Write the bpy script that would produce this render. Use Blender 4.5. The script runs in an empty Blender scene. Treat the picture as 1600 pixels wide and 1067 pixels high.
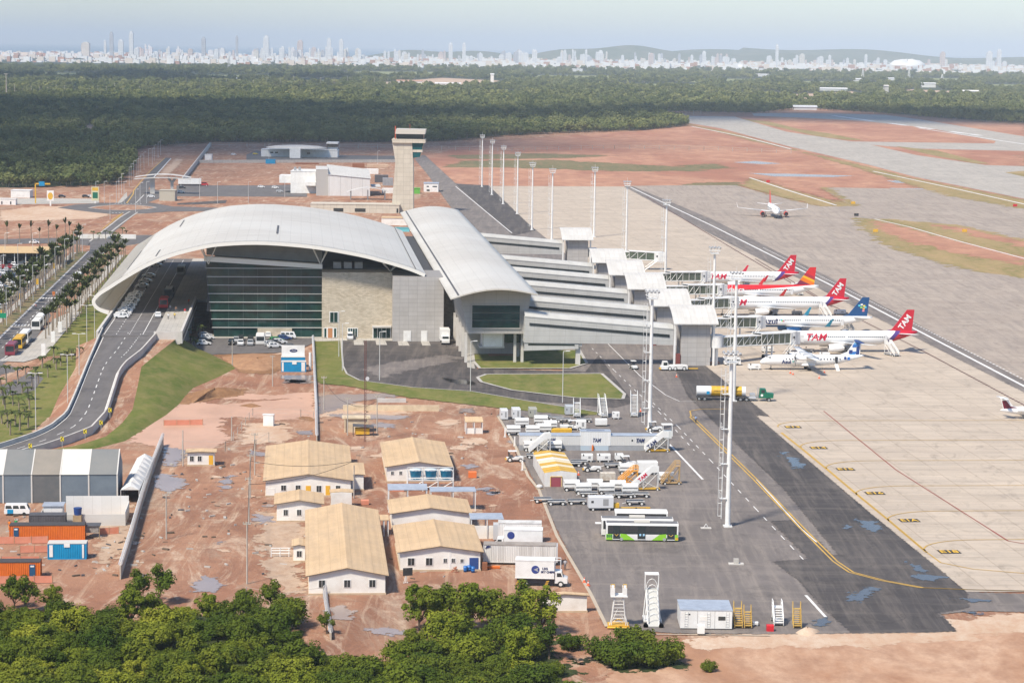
import bpy, bmesh, random
import numpy as np
from math import *
from mathutils import Matrix, Vector
random.seed(7)
S = bpy.context.scene
C = S.collection
# --- camera, sky, sun, exposure
F, H, R = 3600.0, 81.0, 0.0135
PIT = atan((533.5 - 74) / F)
cam = bpy.data.cameras.new('camera'); camo = bpy.data.objects.new('camera', cam); C.objects.link(camo)
cam.sensor_width = 36; cam.lens = F * 36 / 1600; cam.clip_start = 1; cam.clip_end = 90000
_f = Vector((0, cos(PIT), -sin(PIT))); _u = Vector((0, sin(PIT), cos(PIT))); _r = Vector((1, 0, 0))
_rc = _r * cos(R) + _u * sin(R); _uc = _u * cos(R) - _r * sin(R)
_m = Matrix((_rc, _uc, -_f)).transposed().to_4x4(); _m.translation = (0, 0, H)
camo.matrix_world = _m
S.camera = camo
SUN_AZ, SUN_EL = radians(180 + 38), radians(52)          # from behind the camera, to its left
w = bpy.data.worlds.new('World'); S.world = w; w.use_nodes = True
sky = w.node_tree.nodes.new('ShaderNodeTexSky'); sky.sky_type = 'NISHITA'; sky.sun_disc = False
sky.sun_elevation = SUN_EL; sky.sun_rotation = SUN_AZ; sky.dust_density = 0.5; sky.ozone_density = 5.0; sky.air_density = 1.0; sky.altitude = 80
bg = w.node_tree.nodes['Background']; bg.inputs[1].default_value = 0.14
w.node_tree.links.new(sky.outputs[0], bg.inputs[0])
sl = bpy.data.lights.new('sun', 'SUN'); sl.energy = 5.0; sl.angle = radians(7.0); sl.color = (1, .905, .765)
so = bpy.data.objects.new('sun', sl); C.objects.link(so)
_d = Vector((sin(SUN_AZ) * cos(SUN_EL), cos(SUN_AZ) * cos(SUN_EL), sin(SUN_EL)))
so.rotation_euler = _d.to_track_quat('Z', 'Y').to_euler(); so.location = (-300, -300, 500)
vs = S.view_settings; vs.view_transform = 'Standard'; vs.look = 'None'; vs.exposure = 0.20; vs.gamma = 1
S.cycles.volume_bounces = 0; S.cycles.max_bounces = 6; S.cycles.transparent_max_bounces = 16
S.cycles.diffuse_bounces = 4; S.cycles.glossy_bounces = 2; S.cycles.caustics_reflective = False; S.cycles.caustics_refractive = False
# --- surveying: photo bearings onto the level ground (or a level z)
def ray(px, py):
    x = px - 800; y = py - 533.5
    xs = x * cos(R) + y * sin(R); ys = -x * sin(R) + y * cos(R)
    yc = -ys / F
    return (xs / F, cos(PIT) + yc * sin(PIT), -sin(PIT) + yc * cos(PIT))
def P(px, py, z=0.0):
    d = ray(px, py); t = (z - H) / d[2]
    return (d[0] * t, d[1] * t)
_d = ray(471, 69.6); TH = atan2(-_d[0], _d[1])           # the airport grid: v to the right, u away
def W(a, b, z=None):
    x, y = a * cos(TH) - b * sin(TH), a * sin(TH) + b * cos(TH)
    return (x, y) if z is None else (x, y, z)
def AB(x, y): return (x * cos(TH) + y * sin(TH), -x * sin(TH) + y * cos(TH))
def PAB(px, py, z=0.0): return AB(*P(px, py, z))
# --- materials
MATS = {}
def srgb(h):
    if isinstance(h, str):
        v = [int(h[i:i + 2], 16) / 255 for i in (0, 2, 4)]
        return [c / 12.92 if c < .04045 else ((c + .055) / 1.055) ** 2.4 for c in v]
    return list(h)[:3]
class NT:
    def __init__(s, name):
        s.m = bpy.data.materials.new(name); s.m.use_nodes = True
        s.t = s.m.node_tree; s.n = s.t.nodes; s.b = s.n['Principled BSDF']
    def new(s, t, **k):
        n = s.n.new('ShaderNode' + t)
        for a, v in k.items():
            if a[0] == 'i' and a[1:].isdigit(): s.inp(n.inputs[int(a[1:])], v)
            else: setattr(n, a, v)
        return n
    def inp(s, sock, v):
        if isinstance(v, bpy.types.NodeSocket): s.t.links.new(v, sock)
        elif isinstance(v, bpy.types.Node): s.t.links.new(v.outputs[0], sock)
        else: sock.default_value = v
    def math(s, op, a, b=0.0, c=0.0, clamp=False):
        n = s.new('Math', operation=op, use_clamp=clamp); s.inp(n.inputs[0], a); s.inp(n.inputs[1], b); s.inp(n.inputs[2], c); return n.outputs[0]
    def mix(s, f, a, b, mode='MIX'):
        n = s.new('Mix', data_type='RGBA', blend_type=mode); s.inp(n.inputs[0], f)
        for k, v in ((6, a), (7, b)):
            s.inp(n.inputs[k], v if isinstance(v, (bpy.types.NodeSocket, bpy.types.Node)) else (*srgb(v), 1))
        return n.outputs[2]
    def coord(s, rot=0.0, scale=(1, 1, 1), obj=False, loc=(0, 0, 0)):
        mp = s.new('Mapping'); mp.inputs['Rotation'].default_value = (0, 0, rot); mp.inputs['Scale'].default_value = scale
        mp.inputs['Location'].default_value = loc
        if obj: s.t.links.new(s.new('TexCoord').outputs['Object'], mp.inputs[0])
        else: s.t.links.new(s.new('NewGeometry').outputs['Position'], mp.inputs[0])
        return mp.outputs[0]
    def noise(s, co, scale, detail=4, rough=.6, lo=.35, hi=.65, dist=0.0):
        n = s.new('TexNoise'); s.inp(n.inputs['Vector'], co); n.inputs['Scale'].default_value = scale
        n.inputs['Detail'].default_value = detail; n.inputs['Roughness'].default_value = rough; n.inputs['Distortion'].default_value = dist
        r = s.new('MapRange'); s.inp(r.inputs[0], n.outputs[0]); r.inputs[1].default_value = lo; r.inputs[2].default_value = hi
        return r.outputs[0]
def mat(name, col, rough=.7, metal=0.0, vary=None, vscale=.6, vrange=(.35, .7), spec=.5, emit=None, stretch=(1, 1, 1), bump=0.0):
    if name in MATS: return MATS[name]
    k = NT(name); b = k.b
    c = srgb(col)
    b.inputs['Base Color'].default_value = (*c, 1); b.inputs['Roughness'].default_value = rough; b.inputs['Metallic'].default_value = metal
    b.inputs['Specular IOR Level'].default_value = spec
    if vary is not None:
        f = k.noise(k.coord(obj=True, scale=stretch), vscale, 5, .65, *vrange)
        k.inp(b.inputs['Base Color'], k.mix(f, col, vary))
        if bump:
            bn = k.new('Bump'); bn.inputs['Strength'].default_value = bump; k.inp(bn.inputs['Height'], f); k.inp(b.inputs['Normal'], bn)
    MATS[name] = k.m
    return k.m
# --- mesh collecting
class MB:
    def __init__(s): s.v = []; s.f = []; s.mi = []; s.sm = []; s.M = None
    def add(s, vs, fs, mi=0, smooth=False):
        o = len(s.v)
        if s.M is not None: vs = [s.M @ Vector(q) for q in vs]
        s.v += [tuple(q) for q in vs]
        for f in fs: s.f.append([i + o for i in f]); s.mi.append(mi); s.sm.append(smooth)
        return s
    def box(s, x0, x1, y0, y1, z0, z1, mi=0):
        return s.add([(x0, y0, z0), (x1, y0, z0), (x1, y1, z0), (x0, y1, z0), (x0, y0, z1), (x1, y0, z1), (x1, y1, z1), (x0, y1, z1)],
                     [(3, 2, 1, 0), (4, 5, 6, 7), (0, 1, 5, 4), (1, 2, 6, 5), (2, 3, 7, 6), (3, 0, 4, 7)], mi)
    def tube(s, p0, p1, r0, r1=None, n=8, mi=0, cap=True, smooth=True):
        r1 = r0 if r1 is None else r1
        p0, p1 = Vector(p0), Vector(p1); d = (p1 - p0).normalized()
        a = d.orthogonal().normalized(); b = d.cross(a); vs = []
        for p, r in ((p0, r0), (p1, r1)):
            for i in range(n):
                t = 2 * pi * i / n + pi / n; vs.append(p + a * (r * cos(t)) + b * (r * sin(t)))
        fs = [(i, (i + 1) % n, n + (i + 1) % n, n + i) for i in range(n)]
        s.add(vs, fs, mi, smooth)
        if cap: s.add(vs, [tuple(range(n - 1, -1, -1)), tuple(range(n, 2 * n))], mi)
        return s
    def bar(s, p0, p1, t, mi=0): return s.tube(p0, p1, t * .7, n=4, mi=mi, smooth=False)
    def prism(s, pts, z0, z1, mi=0, mtop=None):
        n = len(pts); vs = [(x, y, z0) for x, y in pts] + [(x, y, z1) for x, y in pts]
        s.add(vs, [tuple(range(n - 1, -1, -1))] + [(i, (i + 1) % n, n + (i + 1) % n, n + i) for i in range(n)], mi)
        return s.add(vs, [tuple(range(n, 2 * n))], mi if mtop is None else mtop)
    def extr_y(s, prof, y0, y1, mi=0, smooth=False, closed=True, caps=True):
        n = len(prof); vs = [(x, y0, z) for x, z in prof] + [(x, y1, z) for x, z in prof]
        m = n if closed else n - 1
        s.add(vs, [(i, (i + 1) % n, n + (i + 1) % n, n + i) for i in range(m)], mi, smooth)
        if caps and closed: s.add(vs, [tuple(range(n)), tuple(range(2 * n - 1, n - 1, -1))], mi)
        return s
    def extr_x(s, prof, x0, x1, mi=0, smooth=False):
        n = len(prof); vs = [(x0, y, z) for y, z in prof] + [(x1, y, z) for y, z in prof]
        s.add(vs, [(i, (i + 1) % n, n + (i + 1) % n, n + i) for i in range(n)], mi, smooth)
        return s.add(vs, [tuple(range(n - 1, -1, -1)), tuple(range(n, 2 * n))], mi)
    def loft(s, rings, mi=0, smooth=True, closed=True, caps=(False, False)):
        n = len(rings[0]); vs = [q for r in rings for q in r]; fs = []
        for k in range(len(rings) - 1):
            for i in range(n if closed else n - 1):
                j = (i + 1) % n; fs.append((k * n + i, k * n + j, (k + 1) * n + j, (k + 1) * n + i))
        if caps[0]: fs.append(tuple(range(n - 1, -1, -1)))
        if caps[1]: fs.append(tuple((len(rings) - 1) * n + i for i in range(n)))
        return s.add(vs, fs, mi, smooth)
    def quad(s, a, b, c, d, mi=0): return s.add([a, b, c, d], [(0, 1, 2, 3)], mi)
    def ball(s, c, rx, ry, rz, n=8, m=6, mi=0):
        rings = []
        for k in range(m + 1):
            t = -pi / 2 + pi * k / m
            rings.append([(c[0] + rx * cos(t) * cos(2 * pi * i / n), c[1] + ry * cos(t) * sin(2 * pi * i / n), c[2] + rz * sin(t)) for i in range(n)])
        return s.loft(rings, mi)
    def mesh(s, name, mats):
        me = bpy.data.meshes.new(name); me.from_pydata(s.v, [], s.f)
        for m in (mats if isinstance(mats, (list, tuple)) else [mats]): me.materials.append(m)
        me.polygons.foreach_set('material_index', s.mi); me.polygons.foreach_set('use_smooth', s.sm); me.update()
        return me
    def build(s, name, mats, parent=None):
        o = bpy.data.objects.new(name, s.mesh(name, mats)); C.objects.link(o)
        if parent is not None: o.parent = parent
        return o
def tag(o, label, cat, group=None):
    o['label'] = label; o['category'] = cat
    if group: o['group'] = group
    return o
def thing(name, label, cat, x, y, z=0.0, rz=None, group=None):
    o = bpy.data.objects.new(name, None); C.objects.link(o); o.location = (x, y, z); o.rotation_euler = (0, 0, TH if rz is None else rz)
    o.empty_display_size = .5
    return tag(o, label, cat, group)
def structure(name, mb, mats):
    o = mb.build(name, mats); o['kind'] = 'structure'; return o
def dup(root, x, y, rz=None, label=None, group=None, scale=None, z=None):
    r = root.copy(); C.objects.link(r); r.location = (x, y, root.location.z if z is None else z)
    if rz is not None: r.rotation_euler = (0, 0, rz)
    if label: r['label'] = label
    if group: r['group'] = group
    if scale: r.scale = (scale,) * 3
    for ch in root.children:
        c = ch.copy(); C.objects.link(c); c.parent = r
        for g in ch.children:
            d = g.copy(); C.objects.link(d); d.parent = c
    return r
def text(s, size, m, parent, M, name='lettering', shear=0.0, bold=0.0, ext=.01, width=None):
    cu = bpy.data.curves.new('txt', 'FONT'); cu.body = s; cu.size = size; cu.shear = shear; cu.offset = bold; cu.extrude = ext
    cu.align_x = 'CENTER'; cu.align_y = 'CENTER'; cu.resolution_u = 3
    o = bpy.data.objects.new('txt', cu); C.objects.link(o)
    bpy.context.view_layer.update()
    me = bpy.data.meshes.new_from_object(o.evaluated_get(bpy.context.evaluated_depsgraph_get()))
    bpy.data.objects.remove(o); bpy.data.curves.remove(cu)
    if width:
        xs = [v.co.x for v in me.vertices]; k = width / max(1e-6, max(xs) - min(xs))
        for v in me.vertices: v.co.x *= k
    me.transform(M); me.materials.clear(); me.materials.append(m)
    r = bpy.data.objects.new(name, me); C.objects.link(r)
    if parent is not None: r.parent = parent
    return r
FRONT = Matrix(((1, 0, 0, 0), (0, 0, -1, 0), (0, 1, 0, 0), (0, 0, 0, 1)))    # text standing, facing local -Y
def front(x, y, z, rot=0.0): return Matrix.Translation((x, y, z)) @ FRONT @ Matrix.Rotation(rot, 4, 'Z')
# --- plain materials
white = mat('white_paint', (.80, .80, .78), .5, vary=(.66, .65, .62), vscale=.5)
wall_white = mat('white_wall', (.78, .76, .71), .8, vary=(.60, .55, .48), vscale=.35, vrange=(.45, .85))
steelw = mat('white_steel', (.74, .74, .72), .45, vary=(.6, .6, .58), vscale=.8)
grey = mat('grey_metal', (.38, .39, .40), .5, metal=.3, vary=(.28, .29, .30), vscale=.8)
dgrey = mat('dark_grey', (.10, .10, .11), .7, vary=(.06, .06, .065))
black = mat('black_rubber', (.025, .025, .027), .8, vary=(.04, .04, .04), vscale=2)
glass = mat('dark_glass', (.02, .028, .03), .08, spec=.8, vary=(.03, .04, .045), vscale=.3)
gglass = mat('green_glass', (.005, .028, .024), .05, spec=.5, vary=(.012, .056, .047), vscale=.2, vrange=(.45, .62))
concrete = mat('concrete', (.58, .555, .515), .85, vary=(.44, .42, .385), vscale=.35, vrange=(.4, .75))
kerbm = mat('kerb_concrete', (.50, .48, .44), .85, vary=(.36, .34, .31), vscale=.8)
paintw = mat('road_white', (.72, .71, .68), .7, vary=(.45, .44, .42), vscale=.5, vrange=(.5, .85))
painty = mat('road_yellow', (.60, .36, .055), .7, vary=(.44, .29, .08), vscale=.3)
paintr = mat('road_red', (.33, .055, .04), .7, vary=(.28, .08, .06), vscale=.3)
blackp = mat('road_black', (.03, .028, .026), .8)
yellow = mat('yellow_paint', (.70, .42, .03), .5, vary=(.55, .31, .03), vscale=1)
orange = mat('orange_paint', (.66, .16, .015), .55, vary=(.55, .12, .015), vscale=.8)
orangenet = mat('orange_net', (.62, .26, .17), .8, vary=(.55, .20, .12), vscale=.6)
bluec = mat('blue_paint', (.0, .27, .52), .5, vary=(.0, .21, .42), vscale=.6)
dblue = mat('deep_blue', (.015, .055, .21), .5)
navy = mat('navy_paint', (.012, .022, .10), .45)
red = mat('red_paint', (.55, .02, .025), .45, vary=(.46, .018, .02), vscale=.5)
green = mat('lime_green', (.25, .55, .03), .45)
dgreen = mat('deep_green', (.0, .13, .07), .45)
trunkm = mat('bark', (.16, .12, .085), .9, vary=(.09, .065, .045), vscale=2)
palmt = mat('palm_trunk', (.30, .25, .19), .9, vary=(.19, .15, .11), vscale=1.5)
wood = mat('weathered_wood', (.42, .31, .18), .85, vary=(.28, .2, .12), vscale=1)
silver = mat('silver_paint', (.48, .49, .50), .35, metal=.4)
polem = mat('galvanised_pole', (.60, .60, .58), .5, vary=(.5, .5, .48))
cpole = mat('concrete_pole', (.50, .46, .40), .85, vary=(.36, .33, .28), vscale=.6)
skin = mat('skin', (.35, .2, .13), .6)
tarp = mat('white_tarpaulin', (.72, .71, .68), .7, vary=(.55, .53, .5), vscale=.5)
slate = mat('slate_fabric', (.12, .155, .19), .65, vary=(.16, .2, .235), vscale=.35)
slateroof = mat('grey_fabric', (.17, .18, .18), .7, vary=(.21, .21, .20), vscale=.25)
tanroof = mat('tan_fabric', (.27, .24, .20), .7, vary=(.22, .20, .17), vscale=.3)
zincm = mat('zinc_sheet', (.50, .55, .62), .45, metal=.3, vary=(.38, .42, .48), vscale=.7)
def corrugated(name, c1, c2, c3, period, axis=0, rough=.75, spots=(.42, .7)):
    k = NT(name)
    co = k.coord(obj=True)
    f = k.noise(k.coord(obj=True, scale=(1, .25, 1) if axis == 0 else (.25, 1, 1)), .5, 6, .7, *spots)
    g = k.noise(k.coord(obj=True), .08, 4, .6, .35, .7)
    col = k.mix(f, c1, c2); col = k.mix(k.math('MULTIPLY', g, .55), col, c3)
    wv = k.new('TexWave', bands_direction='X' if axis == 0 else 'Y'); k.inp(wv.inputs[0], co); wv.inputs['Scale'].default_value = .314 / period
    wv.inputs['Distortion'].default_value = .05
    br = k.new('TexBrick'); k.inp(br.inputs['Vector'], co); br.inputs['Scale'].default_value = 1; br.offset = 0
    br.inputs['Brick Width'].default_value = 1.6; br.inputs['Row Height'].default_value = 2.2; br.inputs['Mortar Size'].default_value = .035
    br.inputs['Color1'].default_value = (1, 1, 1, 1); br.inputs['Color2'].default_value = (.93, .93, .92, 1); br.inputs['Mortar'].default_value = (.80, .79, .77, 1)
    col = k.mix(1.0, col, br.outputs[0], 'MULTIPLY')
    k.inp(k.b.inputs['Base Color'], col); k.b.inputs['Roughness'].default_value = rough
    b = k.new('Bump'); b.inputs['Strength'].default_value = .5; b.inputs['Distance'].default_value = .05; k.inp(b.inputs['Height'], wv.outputs[0]); k.inp(k.b.inputs['Normal'], b)
    MATS[name] = k.m; return k.m
creamroof = corrugated('cream_roof_sheet', (.62, .445, .265), (.48, .35, .22), (.54, .375, .21), 1.1)
whiteroof = corrugated('white_roof_sheet', (.60, .59, .565), (.53, .52, .50), (.50, .49, .47), 1.2)
# terminal roof skin: pale metal, long seams running along the building and faint cross lines
def roofskin():
    k = NT('terminal_roof_skin'); co = k.coord(obj=True)
    f = k.noise(k.coord(obj=True, scale=(.06, .6, .06)), 1.0, 5, .7, .38, .68)
    g = k.noise(k.coord(obj=True), .03, 3, .6, .4, .65)
    col = k.mix(f, (.60, .565, .50), (.50, .465, .405)); col = k.mix(k.math('MULTIPLY', g, .6), col, (.66, .64, .585))
    br = k.new('TexBrick'); k.inp(br.inputs['Vector'], co); br.inputs['Scale'].default_value = 1; br.offset = 0
    br.inputs['Brick Width'].default_value = 3.0; br.inputs['Row Height'].default_value = 19; br.inputs['Mortar Size'].default_value = .07
    br.inputs['Color1'].default_value = (1, 1, 1, 1); br.inputs['Color2'].default_value = (.965, .965, .96, 1); br.inputs['Mortar'].default_value = (.83, .83, .82, 1)
    k.inp(k.b.inputs['Base Color'], k.mix(1.0, col, br.outputs[0], 'MULTIPLY')); k.b.inputs['Roughness'].default_value = .45
    MATS['roofskin'] = k.m; return k.m
roofm = roofskin()
def stonewall():
    k = NT('stone_cladding'); co = k.coord(obj=True, scale=(1, 1, 1))
    # courses run along local X and Z
    sx = k.new('SeparateXYZ'); k.inp(sx.inputs[0], co); cx = k.new('CombineXYZ')
    k.inp(cx.inputs[0], k.math('ADD', sx.outputs[0], sx.outputs[1])); k.inp(cx.inputs[1], sx.outputs[2])
    br = k.new('TexBrick'); k.inp(br.inputs['Vector'], cx); br.inputs['Scale'].default_value = 1
    br.inputs['Brick Width'].default_value = .9; br.inputs['Row Height'].default_value = .32; br.inputs['Mortar Size'].default_value = .03; br.inputs['Bias'].default_value = .1
    for n, c in (('Color1', (.60, .52, .40, 1)), ('Color2', (.40, .34, .25, 1)), ('Mortar', (.34, .29, .22, 1))): br.inputs[n].default_value = c
    f = k.noise(k.coord(obj=True), .35, 5, .7, .35, .7)
    k.inp(k.b.inputs['Base Color'], k.mix(k.math('MULTIPLY', f, .35), br.outputs[0], (.66, .60, .49))); k.b.inputs['Roughness'].default_value = .9
    MATS['stone'] = k.m; return k.m
stone = stonewall()
def panelwall(name, c1, c2, pw, ph, mort):
    k = NT(name); co = k.coord(obj=True)
    sx = k.new('SeparateXYZ'); k.inp(sx.inputs[0], co); cx = k.new('CombineXYZ')
    k.inp(cx.inputs[0], k.math('ADD', sx.outputs[0], sx.outputs[1])); k.inp(cx.inputs[1], sx.outputs[2])
    br = k.new('TexBrick'); k.inp(br.inputs['Vector'], cx); br.inputs['Scale'].default_value = 1; br.offset = 0
    br.inputs['Brick Width'].default_value = pw; br.inputs['Row Height'].default_value = ph; br.inputs['Mortar Size'].default_value = mort
    br.inputs['Color1'].default_value = (*c1, 1); br.inputs['Color2'].default_value = (*c2, 1); br.inputs['Mortar'].default_value = (c1[0] * .6, c1[1] * .6, c1[2] * .6, 1)
    f = k.noise(k.coord(obj=True, scale=(1, 1, .3)), .5, 5, .7, .38, .72)
    k.inp(k.b.inputs['Base Color'], k.mix(k.math('MULTIPLY', f, .4), br.outputs[0], (c2[0] * .72, c2[1] * .7, c2[2] * .67))); k.b.inputs['Roughness'].default_value = .75
    MATS[name] = k.m; return k.m
concpanel = panelwall('board_marked_concrete', (.46, .44, .42), (.41, .39, .37), 2.4, 1.2, .04)
towerconc = panelwall('tower_concrete', (.60, .55, .455), (.53, .485, .40), 3.2, 2.2, .06)
cladding = panelwall('beige_cladding', (.44, .42, .385), (.42, .40, .37), 3.0, 1.5, .03)
corrclad = panelwall('corridor_cladding', (.50, .50, .48), (.48, .48, .46), 4.0, 1.3, .025)
glazed = panelwall('glazing', (.012, .05, .042), (.02, .075, .065), 2.5, 1.0, .02)
glazed.node_tree.nodes['Principled BSDF'].inputs['Roughness'].default_value = .06
ribbed = panelwall('ribbed_soffit', (.88, .85, .79), (.84, .81, .75), 80, 1.3, .12)
# --- ground materials
def soilmat():
    k = NT('red_soil'); co = k.coord()
    a = k.noise(co, .014, 5, .65, .38, .62, .6)
    b = k.noise(k.coord(scale=(1, .5, 1)), .06, 8, .72, .42, .62, 1.4)
    c = k.noise(k.coord(scale=(1, .3, 1)), .16, 8, .75, .52, .66, 1.5)
    d = k.noise(k.coord(scale=(1, .7, 1)), .8, 7, .75, .36, .64)
    e = k.noise(k.coord(scale=(1, .45, 1), loc=(40, 90, 0)), .035, 8, .72, .54, .64, 1.2)
    t = k.noise(k.coord(rot=.5, scale=(.05, 1, 1)), .5, 4, .7, .55, .68, .6); t2 = k.noise(k.coord(rot=-.35, scale=(1, .05, 1)), .5, 4, .7, .55, .68, .6)
    col = k.mix(a, (.345, .165, .10), (.43, .24, .15))
    col = k.mix(k.math('MULTIPLY', b, .8), col, (.225, .11, .07))
    col = k.mix(k.math('MULTIPLY', e, .75), col, (.40, .30, .22))
    col = k.mix(k.math('MULTIPLY', c, .85), col, (.60, .465, .345))
    col = k.mix(k.math('MULTIPLY', t, .5), col, (.22, .12, .08)); col = k.mix(k.math('MULTIPLY', t2, .45), col, (.60, .44, .31))
    col = k.mix(k.math('MULTIPLY', d, .22), col, (.25, .14, .09))
    k.inp(k.b.inputs['Base Color'], col); k.b.inputs['Roughness'].default_value = .95; k.b.inputs['Specular IOR Level'].default_value = .2
    bn = k.new('Bump'); bn.inputs['Strength'].default_value = .6; bn.inputs['Distance'].default_value = .2; k.inp(bn.inputs['Height'], d); k.inp(k.b.inputs['Normal'], bn)
    return k.m
soil = soilmat()
def variant(name, c1, c2, c3, s1=.05, s2=.4, rough=.95, st=(1, .4, 1)):
    k = NT(name)
    a = k.noise(k.coord(scale=st), s1, 8, .72, .40, .61, .8); b = k.noise(k.coord(scale=(1, .6, 1)), s2, 7, .75, .42, .66)
    col = k.mix(a, c1, c2); col = k.mix(k.math('MULTIPLY', b, .7), col, c3)
    k.inp(k.b.inputs['Base Color'], col); k.b.inputs['Roughness'].default_value = rough; k.b.inputs['Specular IOR Level'].default_value = .25
    MATS[name] = k.m; return k.m
grassm = variant('mown_grass', (.085, .12, .018), (.16, .17, .036), (.25, .20, .08), .05, .28)
grassd = variant('verge_grass', (.20, .18, .06), (.33, .25, .11), (.42, .27, .16), .03, .3)
scrubm = variant('scrub_grass', (.10, .12, .05), (.17, .16, .075), (.34, .20, .12), .03, .25)
darksoil = variant('dug_brown_soil', (.26, .135, .065), (.36, .20, .10), (.17, .09, .05), .12, .8)
dugsoil2 = variant('spoil_brown', (.34, .185, .10), (.43, .25, .14), (.24, .13, .075), .15, .9)
palesand = variant('pale_sand', (.58, .46, .35), (.50, .35, .24), (.46, .27, .17), .06, .5)
farsoil = variant('far_red_soil', (.36, .165, .105), (.52, .29, .185), (.27, .13, .09), .012, .08)
greysand = variant('grey_sand', (.43, .33, .25), (.50, .36, .25), (.32, .20, .13), .1, .5)
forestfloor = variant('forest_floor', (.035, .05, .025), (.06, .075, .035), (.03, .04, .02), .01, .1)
def tarmac(name, c1, c2, c3, streak=.5, jw=None, jc=None, dirx=False, patch=None, rough=.85):
    k = NT(name)
    s = (1, .06, 1) if not dirx else (.06, 1, 1)
    a = k.noise(k.coord(rot=-TH), .035, 7, .7, .40, .62, .8)
    b = k.noise(k.coord(rot=-TH, scale=s), .45, 7, .75, .46, .66, .4)
    d = k.noise(k.coord(rot=-TH, scale=(.12, 1, 1)), .22, 7, .75, .50, .68, .6)
    e = k.noise(k.coord(scale=(1, .5, 1)), .25, 7, .75, .52, .68, 1.0)
    col = k.mix(a, c1, c2); col = k.mix(k.math('MULTIPLY', b, streak), col, c3); col = k.mix(k.math('MULTIPLY', d, streak * .8), col, c3)
    col = k.mix(k.math('MULTIPLY', e, .5), col, (c1[0] * .5, c1[1] * .5, c1[2] * .5))
    if jw:
        br = k.new('TexBrick'); k.inp(br.inputs['Vector'], k.coord(rot=-TH)); br.inputs['Scale'].default_value = 1; br.offset = 0
        br.inputs['Brick Width'].default_value = jw[0]; br.inputs['Row Height'].default_value = jw[1]; br.inputs['Mortar Size'].default_value = jw[2]
        br.inputs['Color1'].default_value = (1, 1, 1, 1); br.inputs['Color2'].default_value = (*jc[0], 1); br.inputs['Mortar'].default_value = (*jc[1], 1)
        col = k.mix(1.0, col, br.outputs[0], 'MULTIPLY')
    k.inp(k.b.inputs['Base Color'], col); k.b.inputs['Roughness'].default_value = rough; k.b.inputs['Specular IOR Level'].default_value = .3
    MATS[name] = k.m; return k.m
apron = tarmac('apron_concrete', (.50, .42, .335), (.55, .465, .37), (.36, .31, .26), .55, (6.5, 6.5, .10), ((.91, .91, .91), (.76, .74, .72)), True)
asph = tarmac('asphalt_old', (.15, .132, .122), (.185, .162, .15), (.29, .25, .215), .65)
asphd = tarmac('asphalt_new', (.058, .052, .051), (.085, .076, .073), (.19, .163, .14), .55)
asphr = tarmac('asphalt_road', (.115, .108, .106), (.14, .131, .128), (.20, .185, .175), .4)
taxi = tarmac('taxiway_asphalt', (.35, .29, .24), (.41, .345, .285), (.22, .19, .17), .65, dirx=False)
runwaym = tarmac('runway_asphalt', (.40, .365, .32), (.47, .43, .375), (.27, .25, .225), .65)
paving = tarmac('paving', (.44, .42, .38), (.50, .47, .42), (.36, .34, .30), .4, (1.2, 1.2, .05), ((.93, .93, .93), (.75, .75, .74)))
def watermat(name, c, rough=.06, clear=(.02, .02, .018)):
    k = NT(name); a = k.noise(k.coord(scale=(1, .5, 1)), .12, 5, .6, .4, .7)
    k.inp(k.b.inputs['Base Color'], k.mix(a, c, [q * .8 for q in c])); k.b.inputs['Roughness'].default_value = rough; k.b.inputs['Specular IOR Level'].default_value = .5
    MATS[name] = k.m; return k.m
water = watermat('puddle_water', (.34, .265, .225), .22)
wetw = watermat('standing_water', (.085, .082, .08), .18)
wetw.node_tree.nodes['Principled BSDF'].inputs['Specular IOR Level'].default_value = .35
sandsoil = variant('sandy_soil', (.40, .22, .13), (.54, .36, .245), (.29, .155, .095), .06, .22)
muddy = watermat('muddy_water', (.60, .37, .255), .45)
muddy.node_tree.nodes['Principled BSDF'].inputs['Specular IOR Level'].default_value = .2
seam = watermat('sea_water', (.05, .12, .17), .3)
leafA = None
def leafmat(name, c1, c2, c3, ws=.12, trans=.15):
    k = NT(name)
    oi = k.new('ObjectInfo'); 
    f = k.noise(k.coord(), ws, 3, .6, .35, .65)
    g = k.noise(k.coord(), 1.6, 3, .7, .3, .7)
    col = k.mix(f, c1, c2); col = k.mix(k.math('MULTIPLY', g, .6), col, c3)
    hs = k.new('HueSaturation'); k.inp(hs.inputs['Color'], col)
    k.inp(hs.inputs['Value'], k.math('MULTIPLY_ADD', oi.outputs['Random'], .5, .75)); k.inp(hs.inputs['Hue'], k.math('MULTIPLY_ADD', oi.outputs['Random'], -.03, .515))
    k.inp(k.b.inputs['Base Color'], hs.outputs[0]); k.b.inputs['Roughness'].default_value = .7; k.b.inputs['Specular IOR Level'].default_value = .08
    MATS[name] = k.m; return k.m
leafA = leafmat('broad_leaves', (.065, .105, .01), (.14, .17, .016), (.026, .042, .006))
leafB = leafmat('bright_leaves', (.14, .18, .014), (.225, .245, .024), (.055, .078, .009))
leafF = leafmat('forest_leaves', (.10, .135, .042), (.29, .30, .11), (.06, .08, .03), .009)
leafP = leafmat('palm_leaves', (.04, .065, .016), (.065, .088, .025), (.08, .08, .03))
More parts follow.
